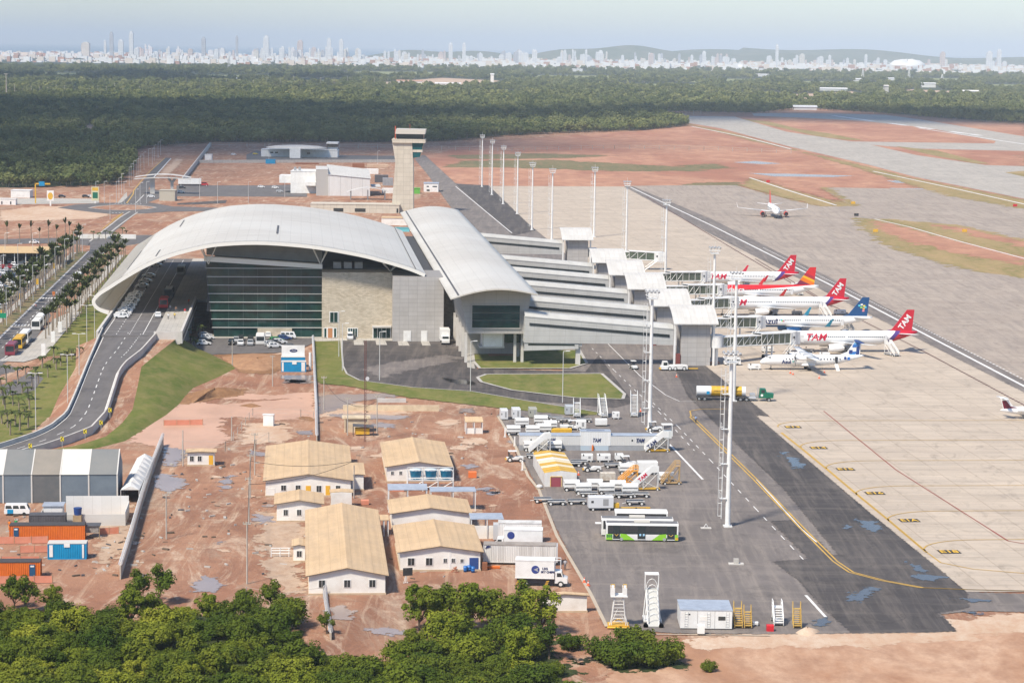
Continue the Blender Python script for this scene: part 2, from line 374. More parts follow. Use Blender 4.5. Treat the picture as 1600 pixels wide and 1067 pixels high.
# --- ground, roads, apron
def roughen(pts, amt, step):
    out = []; n = len(pts)
    for i in range(n):
        a, b = pts[i], pts[(i + 1) % n]; d = hypot(b[0] - a[0], b[1] - a[1]); k = max(1, int(d / step))
        for j in range(k):
            t = j / k; out.append((a[0] + (b[0] - a[0]) * t + random.uniform(-amt, amt), a[1] + (b[1] - a[1]) * t + random.uniform(-amt, amt)))
    return out
SOFT = {'puddle': (1.3, .45), 'sand_patch': (2.2, .8), 'flooded_clay': (1.5, .7), 'dug_soil': (1.5, .7), 'grass_patch': (.7, .6), 'grass_slope': (.9, .7), 'grass_strip': (.5, .8), 'scrub_grass': (7, 3), 'grass_verge': (5, 3), 'soil_island': (5, 2.5), 'airfield_soil': (12, 9),
        'asphalt_patch': (.5, .5), 'asphalt_strip': (.35, .9), 'forecourt_stain': (2, .8), 'forest_clearing': (6, 5), 'soil_verge': (1, .8), 'apron_asphalt': (.35, 1.0)}
def softmat(m, d):
    nm = '%s_soft_%g' % (m.name, d)
    if nm in MATS: return MATS[nm]
    k = NT.__new__(NT); k.m = m.copy(); k.m.name = nm; k.t = k.m.node_tree; k.n = k.t.nodes; k.b = k.n['Principled BSDF']; out = k.n['Material Output']
    at = k.new('Attribute', attribute_name='sd'); n1 = k.noise(k.coord(), .55 / d, 5, .65, .25, .75)
    f = k.math('GREATER_THAN', k.math('ADD', at.outputs['Fac'], k.math('MULTIPLY_ADD', n1, 2.8, -1.4)), 0.0)
    mx = k.new('MixShader'); k.inp(mx.inputs[0], f); k.inp(mx.inputs[1], k.new('BsdfTransparent')); k.t.links.new(k.b.outputs[0], mx.inputs[2]); k.t.links.new(mx.outputs[0], out.inputs[0])
    MATS[nm] = k.m; return k.m
def sheet(name, px, m, z, amt=0, step=6, world=False):
    pts = [tuple(q) if world else P(*q) for q in px]
    if name in SOFT and len(pts) > 2:
        d, st = SOFT[name]
        Pn = np.array(pts); lo, hi_ = Pn.min(0) - d * 1.2, Pn.max(0) + d * 1.2; sp = hi_ - lo; st = max(st, sqrt(sp[0] * sp[1] / 30000)); nx, ny = int(sp[0] / st) + 2, int(sp[1] / st) + 2
        X, Y = np.meshgrid(lo[0] + st * np.arange(nx), lo[1] + st * np.arange(ny)); X, Y = X.ravel(), Y.ravel(); D = np.full(X.shape, 1e9); ins = np.zeros(X.shape, bool)
        for (ax, ay), (bx, by) in zip(pts, pts[1:] + pts[:1]):
            dx, dy = bx - ax, by - ay; t = np.clip(((X - ax) * dx + (Y - ay) * dy) / max(1e-9, dx * dx + dy * dy), 0, 1); D = np.minimum(D, np.hypot(X - ax - t * dx, Y - ay - t * dy))
            if ay != by: ins ^= ((ay > Y) != (by > Y)) & (X < dx * (Y - ay) / dy + ax)
        sd = np.where(ins, D, -D); ok = sd > -d * 1.15; q = ok.reshape(ny, nx); cell = q[:-1, :-1] | q[1:, :-1] | q[:-1, 1:] | q[1:, 1:]; J, I = np.nonzero(cell); a = J * nx + I
        F_ = np.stack([a, a + 1, a + nx + 1, a + nx], 1); us, inv = np.unique(F_, return_inverse=True); F_ = inv.reshape(F_.shape)
        me = bpy.data.meshes.new(name); me.from_pydata(np.stack([X[us], Y[us], np.full(len(us), z)], 1).tolist(), [], F_.tolist()); v = me.attributes.new('sd', 'FLOAT', 'POINT'); v.data.foreach_set('value', (sd[us] / d).astype('f')); me.materials.append(softmat(m, d))
        o = bpy.data.objects.new(name, me); C.objects.link(o); o['kind'] = 'structure'; return o
    if amt: pts = roughen(pts, amt, step)
    bm = bmesh.new(); f = bm.faces.new([bm.verts.new((x, y, z)) for x, y in pts]); f.normal_update()
    if f.normal.z < 0: f.normal_flip()
    bmesh.ops.triangulate(bm, faces=bm.faces[:])
    me = bpy.data.meshes.new(name); bm.to_mesh(me); bm.free(); me.materials.append(m)
    o = bpy.data.objects.new(name, me); C.objects.link(o); o['kind'] = 'structure'
    return o
def ribbon(mb, pts, wd, z, mi=0, dash=None, closed=False):
    pts = [Vector(p[:2]) for p in pts]
    if closed: pts.append(pts[0])
    def seg(a, b):
        d = (b - a); n = Vector((-d.y, d.x)).normalized() * wd / 2
        mb.quad((*(a - n), z), (*(b - n), z), (*(b + n), z), (*(a + n), z), mi)
    for a, b in zip(pts, pts[1:]):
        L = (b - a).length
        if L < 1e-4: continue
        if not dash: seg(a, b); continue
        u = (b - a) / L; t = 0
        while t < L: seg(a + u * t, a + u * min(L, t + dash[0])); t += dash[0] + dash[1]
def px(l, z=0.0): return [P(*q, z) for q in l]
g = MB(); g.quad((-9000, -300, 0), (9000, -300, 0), (9000, 13000, 0), (-9000, 13000, 0)); structure('ground', g, soil)
g = MB(); g.quad((-45000, 13000, -.6), (45000, 13000, -.6), (45000, 80000, -.6), (-45000, 80000, -.6)); structure('sea', g, seam)
sheet('airfield_soil', [(640, 247), (760, 222), (1000, 204), (1075, 197), (1075, 181), (1120, 176), (1300, 172), (1600, 196), (1600, 335), (1250, 300), (975, 293), (700, 292)], farsoil, .03, 3, 20)
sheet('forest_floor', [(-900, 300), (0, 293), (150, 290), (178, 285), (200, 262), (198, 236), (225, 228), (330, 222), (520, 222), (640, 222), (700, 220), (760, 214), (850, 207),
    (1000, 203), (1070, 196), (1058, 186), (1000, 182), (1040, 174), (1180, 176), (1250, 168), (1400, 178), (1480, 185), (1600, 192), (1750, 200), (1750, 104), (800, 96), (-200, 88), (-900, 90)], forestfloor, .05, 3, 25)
z3 = lambda l: [(1060 + x / 2.963, 20 + y / 2.963) for x, y in l]
sheet('runway', z3([(340, 466), (720, 468), (960, 474), (1150, 500), (1700, 590), (1700, 655), (1450, 622), (1470, 595), (1150, 533), (850, 502), (560, 486), (350, 478)]), runwaym, .06)
sheet('taxiway', z3([(0, 478), (260, 482), (500, 552), (800, 597), (1000, 600), (1460, 606), (1700, 622), (1700, 655), (1600, 641), (1100, 630), (890, 612), (1100, 660), (1420, 706), (1700, 715), (1700, 890), (1600, 862), (1100, 762), (870, 702), (520, 622), (200, 537), (-20, 500)]), runwaym, .08)
sheet('grass_verge', z3([(10, 508), (260, 560), (520, 632), (870, 712), (1100, 770), (1700, 885), (1700, 935), (1600, 910), (1250, 850), (1050, 790), (860, 728), (700, 683), (580, 648), (350, 595)]), grassd, .118, 2, 25)
sheet('grass_patch', z3([(290, 492), (420, 505), (560, 540), (700, 560), (860, 592), (780, 590), (640, 572), (480, 535), (330, 502)]), grassd, .12, 2, 20)
sheet('grass_patch', z3([(1000, 618), (1200, 640), (1440, 700), (1380, 700), (1150, 655)]), grassd, .12, 2, 20)
sheet('grass_patch', z3([(1510, 740), (1650, 730), (1650, 765), (1600, 760)]), grassd, .12, 2, 20)
mk = MB()
ribbon(mk, px(z3([(60, 527), (300, 575), (520, 632)])), 2.2, .14); ribbon(mk, px(z3([(900, 735), (1300, 820), (1680, 905)])), 1.6, .14)
ribbon(mk, px(z3([(1110, 535), (1700, 625)])), 3, .14)
for a_, b_ in ((720, 900), (980, 1060), (1100, 1180), (1260, 1330), (1340, 1400)):
    ribbon(mk, px(z3([(a_, 478 + (a_ - 720) * .135), (b_, 478 + (b_ - 720) * .135)])), 7, .14)
structure('runway_marking', mk, paintw)
# scrub bands in the red field
for l in ([(720, 252), (860, 250), (1000, 258), (1095, 262), (1095, 268), (960, 268), (800, 262), (700, 262)], [(700, 243), (840, 240), (960, 244), (860, 248), (720, 249)],
          [(1060, 259), (1120, 256), (1145, 264), (1080, 266)], [(1090, 286), (1060, 290), (1160, 291), (1150, 285)]):
    sheet('scrub_grass', l, scrubm, .06 + .004 * len(l) + l[0][0] * 1e-5, 3, 12)
for l in ([(1145, 254), (1180, 252), (1220, 256), (1190, 257)], [(1170, 271), (1240, 272), (1335, 275), (1300, 277), (1210, 276)], [(1385, 283), (1410, 282), (1430, 287), (1400, 286)],
          [(1390, 294), (1455, 295), (1465, 299), (1400, 297)]):
    sheet('puddle', l, water, .07, 2, 10)
# aprons
sheet('taxi_apron', [(975, 291), (1060, 290), (1150, 290), (1175, 297), (1200, 304), (1275, 322), (1330, 322), (1300, 305), (1282, 293), (1450, 296), (1480, 304), (1640, 330), (1640, 640), (1300, 470)], taxi, .10)
sheet('grass_verge', z3([(290, 800), (340, 766), (480, 800), (700, 868), (730, 900), (640, 893), (500, 860), (380, 830)]), grassd, .134, 1.5, 15)
sheet('grass_verge', z3([(650, 812), (690, 808), (780, 860), (830, 895), (730, 900), (700, 868), (760, 880)]), grassd, .13, 1.2, 12)
sheet('soil_island', z3([(380, 775), (650, 812), (760, 872), (700, 866), (540, 825)]), farsoil, .154, 1.5, 15)
sheet('grass_verge', [(1335, 341), (1400, 344), (1500, 352), (1640, 384), (1640, 445), (1600, 434), (1500, 420), (1420, 397), (1370, 378), (1345, 355)], grassd, .13, .8, 12)
sheet('soil_island', [(1362, 346), (1400, 352), (1500, 378), (1600, 402), (1600, 414), (1500, 398), (1420, 378), (1375, 360)], farsoil, .15, 1, 10)
sheet('soil_island', [(1450, 351), (1500, 356), (1640, 388), (1640, 396), (1540, 373)], farsoil, .157, 1, 10)
mk = MB(); ribbon(mk, px(z3([(330, 765), (480, 815), (730, 893)])), 1.4, .17); ribbon(mk, px([(1367, 343), (1420, 355), (1500, 378), (1640, 415)]), 1.0, .17); structure('edge_marking', mk, painty if False else paintw)
RE = [W(104, 582), W(104.2, 500)] + px([(1180, 649), (1357, 800), (1453, 878), (1510, 925)])
sheet('apron_slab', px([(757, 291), (975, 292), (1640, 632), (1640, 925), (1510, 925)]) + RE[::-1][1:] + [W(104.5, 1020)], apron, .11, world=True)
sheet('apron_asphalt', px([(648, 249), (662, 241), (712, 287), (757, 291)]) + [W(104.5, 1020)] + RE + px([(1600, 928), (1640, 930), (1640, 957), (1515, 955), (1470, 960), (1497, 988), (1330, 990), (1200, 991), (1060, 990), (947, 982), (922, 927), (876, 840), (842, 766), (804, 695), (776, 650), (800, 636), (905, 560), (820, 440), (705, 325), (668, 273)]), asph, .09, world=True)
sheet('asphalt_strip', px([(1048, 560)]) + RE + px([(1515, 950), (1465, 959), (1497, 987), (1330, 989), (1290, 955), (1245, 905), (1207, 878), (1255, 874), (1310, 868), (1225, 765), (1150, 693), (1075, 620)]), asphd, .12, .25, 5, world=True)
sheet('asphalt_patch', [(1205, 815), (1240, 813), (1285, 852), (1325, 893), (1260, 871)], asphd, .14, .2, 5)
sheet('asphalt_strip', px([(712, 288), (763, 290)]) + [W(104, 1020)] + px([(802, 369), (770, 340)]), asphd, .12, .3, 8, world=True)
sheet('asphalt_strip', [(975, 292), (990, 292), (1110, 342), (1300, 436), (1640, 617), (1640, 634), (1300, 462), (1110, 366), (1030, 322)], asph, .13)
mk = MB(); L1 = px([(985, 293), (1110, 352), (1300, 447), (1640, 625)]); ribbon(mk, L1, .9, .15)
o2 = [(x + 3.5, y + 1.2) for x, y in px([(1180, 388), (1300, 449), (1640, 626)])]; ribbon(mk, o2, .5, .15, dash=(1.6, 1.6))
structure('lane_marking', mk, paintw)
mk = MB(); ribbon(mk, px([(1010, 308), (1150, 392), (1300, 480)]), .5, .15)
ribbon(mk, px([(1180, 405), (1300, 478), (1440, 548), (1640, 655)]), .6, .15, dash=(1.5, .8)); structure('lane_marking', mk, mat('dark_red_paint', (.10, .035, .03), .8))
# dark tyre streaks and red line, stand lead-in lines
mk = MB(); ribbon(mk, px([(1287, 643), (1400, 735), (1550, 830)]), .24, .16); ribbon(mk, px([(1550, 830), (1575, 846), (1640, 857)]), .3, .16); structure('stand_limit_line', mk, paintr)
yl = MB(); main = px([(1216, 667), (1300, 735), (1430, 837), (1447, 865)]); ribbon(yl, px([(1220, 677), (1252, 702), (1296, 738), (1340, 775), (1389, 815), (1447, 864)]), .28, .16); ribbon(yl, px([(1222, 677), (1254, 702), (1298, 738), (1342, 775), (1391, 815), (1449, 864)]), .28, .16)
for i, (x, y) in enumerate([(1216, 668), (1252, 700), (1292, 733), (1339, 774), (1389, 815), (1446, 862)]):
    a, b = PAB(x, y); pts = []
    for t in range(0, 10): 
        q = radians(90 * t / 9); pts.append(W(a + 11 - 11 * cos(q), b + 8.5 * sin(q)))
    pts.append(W(a + 60, b + 8.5)); ribbon(yl, pts, .26, .16)
ribbon(yl, px([(1447, 863), (1470, 880), (1520, 890), (1640, 900)]), .26, .16)
structure('stand_lead_in_line', yl, painty)
for (x, y), s in zip([(1239, 668), (1279, 700.5), (1321, 734), (1367, 771.5), (1420.5, 814), (1483, 863)], ('E13', 'E14', 'E15', 'E16', 'E1A', 'E18')):
    a, b = PAB(x, y); m_ = MB(); m_.M = Matrix.Translation((*W(a, b), .16)) @ Matrix.Rotation(TH, 4, 'Z')
    m_.quad((-1.75, -1.3, 0), (1.75, -1.3, 0), (1.75, 1.3, 0), (-1.75, 1.3, 0)); o = structure('stand_number_patch', m_, blackp)
    t_ = text(s, 2.6, mat('stand_yellow', (.75, .45, .04), .7), None, Matrix.Translation((*W(a, b), .18)) @ Matrix.Rotation(TH, 4, 'Z'), 'stand_number', bold=.05, width=3.0); t_['kind'] = 'structure'
yl = MB(); l = [(1080, 652), (1078, 643), (1095, 640), (1135, 640)]; ribbon(yl, px(l), .3, .16)
for o_ in (-.35, .35):
    ribbon(yl, [(x + o_, y) for x, y in px([(1080, 652), (1180, 750), (1252, 825), (1305, 878), (1330, 895), (1380, 908), (1440, 919), (1510, 922), (1640, 925)])], .3, .16)
structure('taxi_line', yl, painty)
mk = MB()
ribbon(mk, px([(1012, 672), (1030, 690)]), .35, .16); ribbon(mk, px([(1046, 695), (1098, 750)]), .45, .16); ribbon(mk, px([(1259, 931), (1290, 965)]), .45, .16)
ribbon(mk, px([(1020, 630), (1060, 668), (1110, 720), (1180, 795), (1255, 875)]), .2, .16, dash=(3.2, 4.5))
ribbon(mk, px([(944, 532), (1000, 588), (1040, 618), (1062, 628), (1088, 628)]), .22, .16); ribbon(mk, px([(712, 292), (800, 365)]), .5, .16)
ribbon(mk, px([(925, 545), (960, 580), (1000, 618), (1030, 645), (1085, 705)]), .2, .16, dash=(3, 5)); ribbon(mk, px([(1182, 750), (1252, 827), (1276, 848)]), .25, .155)
structure('road_marking', mk, paintw)
mk = MB(); ribbon(mk, px([(778, 651), (804, 695), (825, 745), (842, 766), (870, 838), (922, 927), (948, 980)]), .55, .17); ribbon(mk, px([(960, 991), (1060, 992), (1203, 994)]), .35, .15)
structure('apron_kerb', mk, mat('sandy_kerb', (.42, .36, .28), .9, vary=(.5, .42, .32)))
# puddles on the asphalt: irregular sheets with a pale rim
def puddle(l, m=wetw, z=.17, amt=.25, step=1.2):
    pts = [P(*q) for q in l]; c = (sum(p[0] for p in pts) / len(pts), sum(p[1] for p in pts) / len(pts))
    sheet('puddle', pts, m, z, amt, step, world=True)
for l in ([(1220, 708), (1228, 707), (1232, 715), (1250, 720), (1256, 732), (1240, 733), (1232, 724)], [(1337, 813), (1365, 816), (1378, 826), (1366, 832), (1345, 824)], [(1315, 821), (1327, 824), (1322, 828)],
          [(1415, 879), (1440, 888), (1447, 897), (1475, 903), (1462, 909), (1430, 907), (1428, 898), (1440, 895)], [(1330, 928), (1350, 920), (1380, 920), (1360, 928), (1356, 938), (1342, 943), (1330, 938)],
          [(1270, 975), (1288, 966), (1298, 974), (1296, 979), (1272, 979)], [(1497, 937), (1545, 939), (1520, 942)], [(1500, 955), (1535, 958), (1515, 960)]): puddle(l)
# forecourt, islands, paths
sheet('forecourt', [(533, 531), (735, 531), (745, 545), (745, 577), (915, 581), (935, 556), (990, 630), (960, 638), (905, 633), (780, 622), (736, 612), (645, 606), (562, 595), (542, 585), (536, 573)], asphd, .14)
sheet('forecourt_stain', [(570, 575), (620, 566), (700, 555), (725, 560), (690, 570), (640, 580), (600, 590), (575, 584)], asph, .16, .5, 3)
sheet('grass_patch', [(490, 534), (533, 533), (536, 573), (542, 585), (562, 595), (645, 606), (736, 612), (830, 628), (952, 648), (900, 650), (780, 638), (640, 622), (540, 603), (500, 600), (492, 590)], grassm, .15)
I1 = [(738, 549), (905, 548), (917, 569), (890, 577), (750, 577), (740, 566)]; I2 = [(746, 591), (760, 586), (940, 585), (976, 617), (973, 625), (900, 623), (800, 611), (752, 598)]
for l in (I1, I2): sheet('grass_island', l, grassm, .26)
kb = MB()
for l in (I1, I2): ribbon(kb, px(l), .8, .29, closed=True)
ribbon(kb, px([(533, 533), (536, 573), (542, 585), (562, 595), (645, 606), (736, 612), (830, 628), (950, 647)]), .45, .2)
structure('kerb', kb, kerbm)
sheet('dug_bed', [(755, 548), (808, 548), (808, 557), (765, 558)], darksoil, .30, .2, 2)
sheet('pavement', [(728, 545), (738, 545), (742, 577), (730, 575)], paving, .2)
sheet('car_park', [(297, 527), (490, 525), (490, 536), (470, 546), (430, 552), (380, 553), (322, 555), (300, 548)], asphr, .14)
sheet('pavement', [(320, 522), (505, 522), (536, 528), (690, 530), (735, 531), (735, 534), (536, 533), (505, 534), (490, 534), (490, 529), (320, 529)], paving, .17)
for l in ([(552, 529), (566, 529), (569, 540), (553, 540)], [(586, 529), (600, 529), (605, 540), (588, 540)], [(620, 530), (634, 530), (640, 541), (623, 541)], [(656, 530), (668, 530), (673, 541), (660, 541)]): sheet('loading_mat', l, paving, .19)
puddle([(690, 591), (720, 594), (745, 598), (740, 603), (715, 600), (700, 597)], mat('wet_asphalt', (.02, .02, .022), .1), .16)
# construction yard: flooded clay, brown spoil, pale patches
sheet('flooded_clay', [(205, 690), (240, 648), (262, 640), (280, 632), (310, 628), (340, 632), (400, 628), (440, 624), (494, 622), (494, 655), (440, 657), (400, 653), (350, 652), (345, 672), (358, 684), (340, 700), (285, 705), (255, 700), (240, 697)], muddy, .05, .5, 2.5)
sheet('flooded_clay', [(330, 612), (380, 615), (430, 617), (490, 612), (490, 622), (420, 624), (360, 624), (325, 622)], muddy, .04, .6, 3)
for l in ([(340, 555), (395, 551), (440, 554), (442, 575), (420, 585), (380, 583), (350, 570)], [(290, 615), (340, 610), (385, 608), (380, 618), (330, 625), (290, 632), (272, 630)], [(480, 648), (466, 655), (492, 658)]):
    sheet('dug_soil', l, darksoil, .06, .7, 3)
def mound(name, l, h, m, z=.05):
    pts = [P(*q) for q in l]; c = (sum(p[0] for p in pts) / len(pts), sum(p[1] for p in pts) / len(pts)); mb = MB(); rings = []
    pts = roughen(pts, .3, 2)
    for k in range(5):
        t = k / 4; rings.append([(c[0] + (p[0] - c[0]) * (1 - t * .96), c[1] + (p[1] - c[1]) * (1 - t * .96), z + h * (1 - (1 - t) ** 2) * random.uniform(.75, 1.1)) for p in pts])
    mb.loft(rings, 0); o = mb.build(name, m); o['kind'] = 'structure'
mound('soil_mound', [(345, 558), (395, 552), (440, 556), (441, 570), (415, 580), (375, 578)], 1.1, dugsoil2)
mound('soil_mound', [(290, 618), (340, 611), (380, 609), (375, 616), (330, 622), (300, 630)], 1.6, darksoil)
mound('soil_mound', [(375, 634), (395, 632), (408, 635), (392, 637)], .5, darksoil)
mound('soil_mound', [(1240, 990), (1260, 984), (1282, 988), (1265, 995)], .9, palesand)
for l in ([(495, 620), (520, 616), (600, 615), (640, 618), (600, 622), (560, 628), (530, 640), (497, 648)], [(510, 648), (560, 646), (640, 650), (630, 656), (540, 654)], [(440, 587), (490, 586), (488, 600), (445, 598)], [(446, 594), (478, 594), (476, 598), (450, 598)]):
    puddle(l, water, .07)
for l in ([(255, 698), (290, 704), (288, 713), (272, 728), (256, 728)], [(244, 742), (262, 740), (290, 750), (282, 766), (262, 767), (242, 764)], [(390, 705), (430, 708), (420, 713), (395, 711)], [(395, 804), (425, 806), (424, 816), (405, 818)], [(300, 915), (318, 900), (345, 905), (350, 915), (330, 925), (300, 926)],
          [(512, 950), (535, 946), (556, 958), (545, 968), (515, 966)], [(575, 984), (600, 980), (640, 986), (635, 992), (590, 991)], [(345, 748), (362, 750), (358, 765), (347, 766)], [(465, 673), (490, 672), (488, 680), (468, 679)], [(718, 640), (740, 637), (742, 645), (722, 645)]):
    puddle(l, water, .07)
random.seed(11)
pale = []
for x, y, s in [(740, 690, 20), (720, 700, 14), (735, 728, 12), (760, 765, 10), (655, 745, 10), (770, 770, 10), (590, 712, 12), (505, 705, 10), (420, 790, 8), (395, 775, 10), (560, 700, 10), (735, 795, 16), (765, 790, 8), (775, 768, 8), (640, 735, 10), (600, 665, 14), (700, 660, 16),
                (335, 745, 8), (350, 860, 6), (215, 880, 7), (205, 848, 8), (345, 848, 6), (360, 745, 6), (870, 950, 12), (800, 690, 9)]:
    l = [(x + s * (1 + .3 * random.random()) * cos(t), y + s * .22 * (1 + .5 * random.random()) * sin(t)) for t in [i * pi / 5 for i in range(10)]]
    puddle(l, palesand if random.random() < .55 else water, .06, .25, 1)
# pale sandy yard floors
sheet('sand_patch', [(400, 800), (470, 800), (470, 925), (440, 930), (410, 880)], greysand, .045, .8, 4)
sheet('sand_patch', [(470, 640), (560, 630), (640, 640), (620, 650), (500, 652)], palesand, .045, .8, 4)
sheet('sand_patch', [(380, 662), (450, 660), (452, 690), (380, 695)], palesand, .045, .5, 4)
sheet('sand_patch', [(1000, 1000), (1300, 992), (1660, 960), (1660, 1130), (920, 1130), (960, 1050)], sandsoil, .03)
sheet('sand_patch', [(1090, 995), (1300, 985), (1600, 958), (1640, 975), (1500, 1000), (1350, 1010), (1200, 1012), (1080, 1015)], palesand, .045, 1.2, 6)
sheet('sand_patch', [(0, 330), (60, 322), (150, 324), (190, 330), (150, 342), (60, 345), (0, 345)], palesand, .045, 2, 12)
sheet('sand_patch', [(140, 800), (200, 790), (205, 850), (160, 880)], greysand, .045, 1, 5)
# --- west side roads in the airport grid
wl = lambda l: [W(*q) for q in l]
sheet('avenue', wl([(-82, 560), (-82, 905), (-84, 930), (-100, 945), (-100, 975), (-60, 985), (-55, 960), (-66, 940), (-75, 918), (-76, 880), (-75.6, 700), (-74, 690), (-72.5, 640), (-72.5, 600), (-75, 585), (-68, 575), (-62, 560), (-62, 540), (-75, 520), (-90, 500), (-90, 560)]), asphr, .06, world=True)
sheet('bus_island', wl([(-76.5, 590), (-72.3, 612), (-72.3, 680), (-69, 700), (-66, 700), (-66, 600), (-70, 588)]), paving, .16, world=True)
sheet('pavement', wl([(-88.5, 600), (-86.5, 600), (-86.5, 900), (-88.5, 900)]), paving, .06, world=True)
sheet('grass_strip', wl([(-86.2, 560), (-82.6, 560), (-82.6, 905), (-86.2, 905)]), scrubm, .05, world=True)
sheet('pavement', wl([(-71, 700), (-67.5, 700), (-67.5, 890), (-71, 890)]), paving, .06, world=True)
sheet('grass_patch', wl([(-67.2, 600), (-56, 600), (-54, 900), (-67.2, 890)]), grassm, .05, world=True)
sheet('grass_patch', wl([(-80, 948), (-60, 944), (-40, 960), (-40, 985), (-75, 975)]), grassm, .05, world=True)
mk = MB()
ribbon(mk, wl([(-79, 560), (-79, 905)]), .22, .09, dash=(3, 5)); ribbon(mk, wl([(-75.9, 590), (-76.0, 900)]), .2, .09); ribbon(mk, wl([(-76.5, 588), (-72.6, 636)]), .2, .19)
ribbon(mk, wl([(-82.2, 560), (-82.2, 905)]), .35, .09)
for b in (664, 735):
    for k in range(7): ribbon(mk, wl([(-81.4 + k * .9, b), (-81.4 + k * .9, b + 4)]), .45, .10)
ribbon(mk, wl([(-81.8, 661.5), (-76, 661.5)]), .3, .09)
for k in range(9): ribbon(mk, wl([(-76 + k * .3, 588 + k * 2.2), (-74.6 + k * .3, 591 + k * 2.2)]), .2, .19)
structure('road_marking', mk, paintw)
sheet('parking_area', wl([(-125, 690), (-88.8, 690), (-88.8, 880), (-125, 880)]), asphr, .05, world=True)
sheet('access_road', [(-60, 376), (0, 374), (95, 372), (140, 377), (140, 383), (95, 380), (0, 382), (-60, 384)], asphr, .07)
sheet('access_road', [(137, 383), (152, 368), (188, 340), (203, 331), (215, 331), (172, 368), (160, 380)], asphr, .07)
sheet('roundabout', [(90, 325), (118, 320), (150, 318), (185, 317), (235, 317), (270, 323), (340, 325), (340, 330), (265, 331), (225, 334), (175, 335), (145, 332), (120, 329)], asphr, .08)
sheet('roundabout_island', [(139, 325.6), (150, 323), (180, 320.6), (210, 320.8), (237, 323.5), (244, 325), (230, 327.5), (200, 329.2), (165, 328.6)], soil, .16)
kb = MB(); ribbon(kb, px([(139, 325.6), (150, 323), (180, 320.6), (210, 320.8), (237, 323.5), (244, 325), (230, 327.5), (200, 329.2), (165, 328.6)]), 1.2, .2, closed=True)
ribbon(kb, px([(203, 331), (188, 340), (160, 362), (140, 378)]), .8, .15); ribbon(kb, px([(215, 332), (190, 350), (172, 364)]), .8, .15); ribbon(kb, wl([(-82.5, 560), (-82.5, 905)]), .3, .14)
structure('kerb', kb, kerbm)
sheet('forest_road', [(186, 318), (199, 308), (222, 285), (245, 258), (258, 247), (268, 247), (250, 268), (238, 282), (232, 296), (224, 312), (222, 318)], asphr, .07)
sheet('pavement', [(183, 318), (198, 300), (199, 309), (190, 317)], paving, .09)
mk = MB(); ribbon(mk, px([(198, 318), (208, 304), (209, 298), (230, 272), (258, 247)]), .6, .11); structure('road_marking', mk, painty)
mk = MB(); ribbon(mk, px([(179, 318.5), (224, 319)]), 1.6, .11, dash=(.8, .8)); ribbon(mk, px([(175, 333), (196, 333)]), 1.6, .11, dash=(.8, .8)); ribbon(mk, px([(212, 318), (225, 305)]), .4, .11)
ribbon(mk, px([(267, 248), (250, 267), (238, 280)]), .7, .11); structure('road_marking', mk, paintw)
mk = MB(); ribbon(mk, px([(174, 345), (192, 333)]), .5, .11); ribbon(mk, px([(160, 358), (190, 336)]), .5, .11); structure('road_marking', mk, painty)
sheet('sand_patch', [(256, 264), (268, 255), (275, 248), (285, 250), (278, 260), (262, 274), (248, 276)], palesand, .05, 1.5, 8)
sheet('cargo_yard', [(276, 290), (420, 290), (480, 288), (480, 308), (275, 307)], asphr, .07); sheet('fire_station_yard', [(385, 242), (400, 236), (545, 243), (620, 244), (620, 250), (385, 252)], asphr, .07)
sheet('toll_road', [(222, 297), (240, 296), (258, 300), (276, 300), (276, 310), (250, 310), (228, 318), (222, 318)], asphr, .075); sheet('fuel_yard', [(0, 311), (60, 310), (155, 311), (155, 318), (0, 320)], paving, .07)
sheet('drain_basin', [(277, 318), (355, 313), (352, 318), (300, 320), (277, 320)], asphd, .07)
# --- ramp up to the departures viaduct
def rz(b): return max(.25, min(7.0, 7.0 * (b - 452) / 128))
def onramp(x, y, dz=0.0):
    z = 3.0
    for _ in range(40):
        b = PAB(x, y, z + dz)[1]; z = .5 * z + .5 * rz(b)
    return (*P(x, y, z + dz), z)
def resample(pts, n):
    d = [0]
    for a, b in zip(pts, pts[1:]): d.append(d[-1] + (Vector(a) - Vector(b)).length)
    out = []
    for k in range(n):
        t = d[-1] * k / (n - 1); i = 0
        while i < len(d) - 2 and d[i + 1] < t: i += 1
        u = (t - d[i]) / max(1e-6, d[i + 1] - d[i]); a, b = Vector(pts[i]), Vector(pts[i + 1]); out.append(a + (b - a) * u)
    return out
N = 34
RR = [(*W(-36.8, 588), 7.0)] + [onramp(*q, .9) for q in [(220, 545), (195, 564), (185, 577), (165, 640), (141, 666), (97, 683), (71, 692), (39, 700), (-20, 716)]]
LL = [(*W(-50.9, 598), 7.0)] + [onramp(*q, .9) for q in [(139, 562), (118, 614), (105, 643), (79, 664), (52, 676), (0, 693), (-60, 708)]]
RR, LL = resample(RR, N), resample(LL, N)
rm = MB(); rm.loft([[tuple(l), tuple(r)] for l, r in zip(LL, RR)], 0, closed=False); structure('ramp_road', rm, asphr)
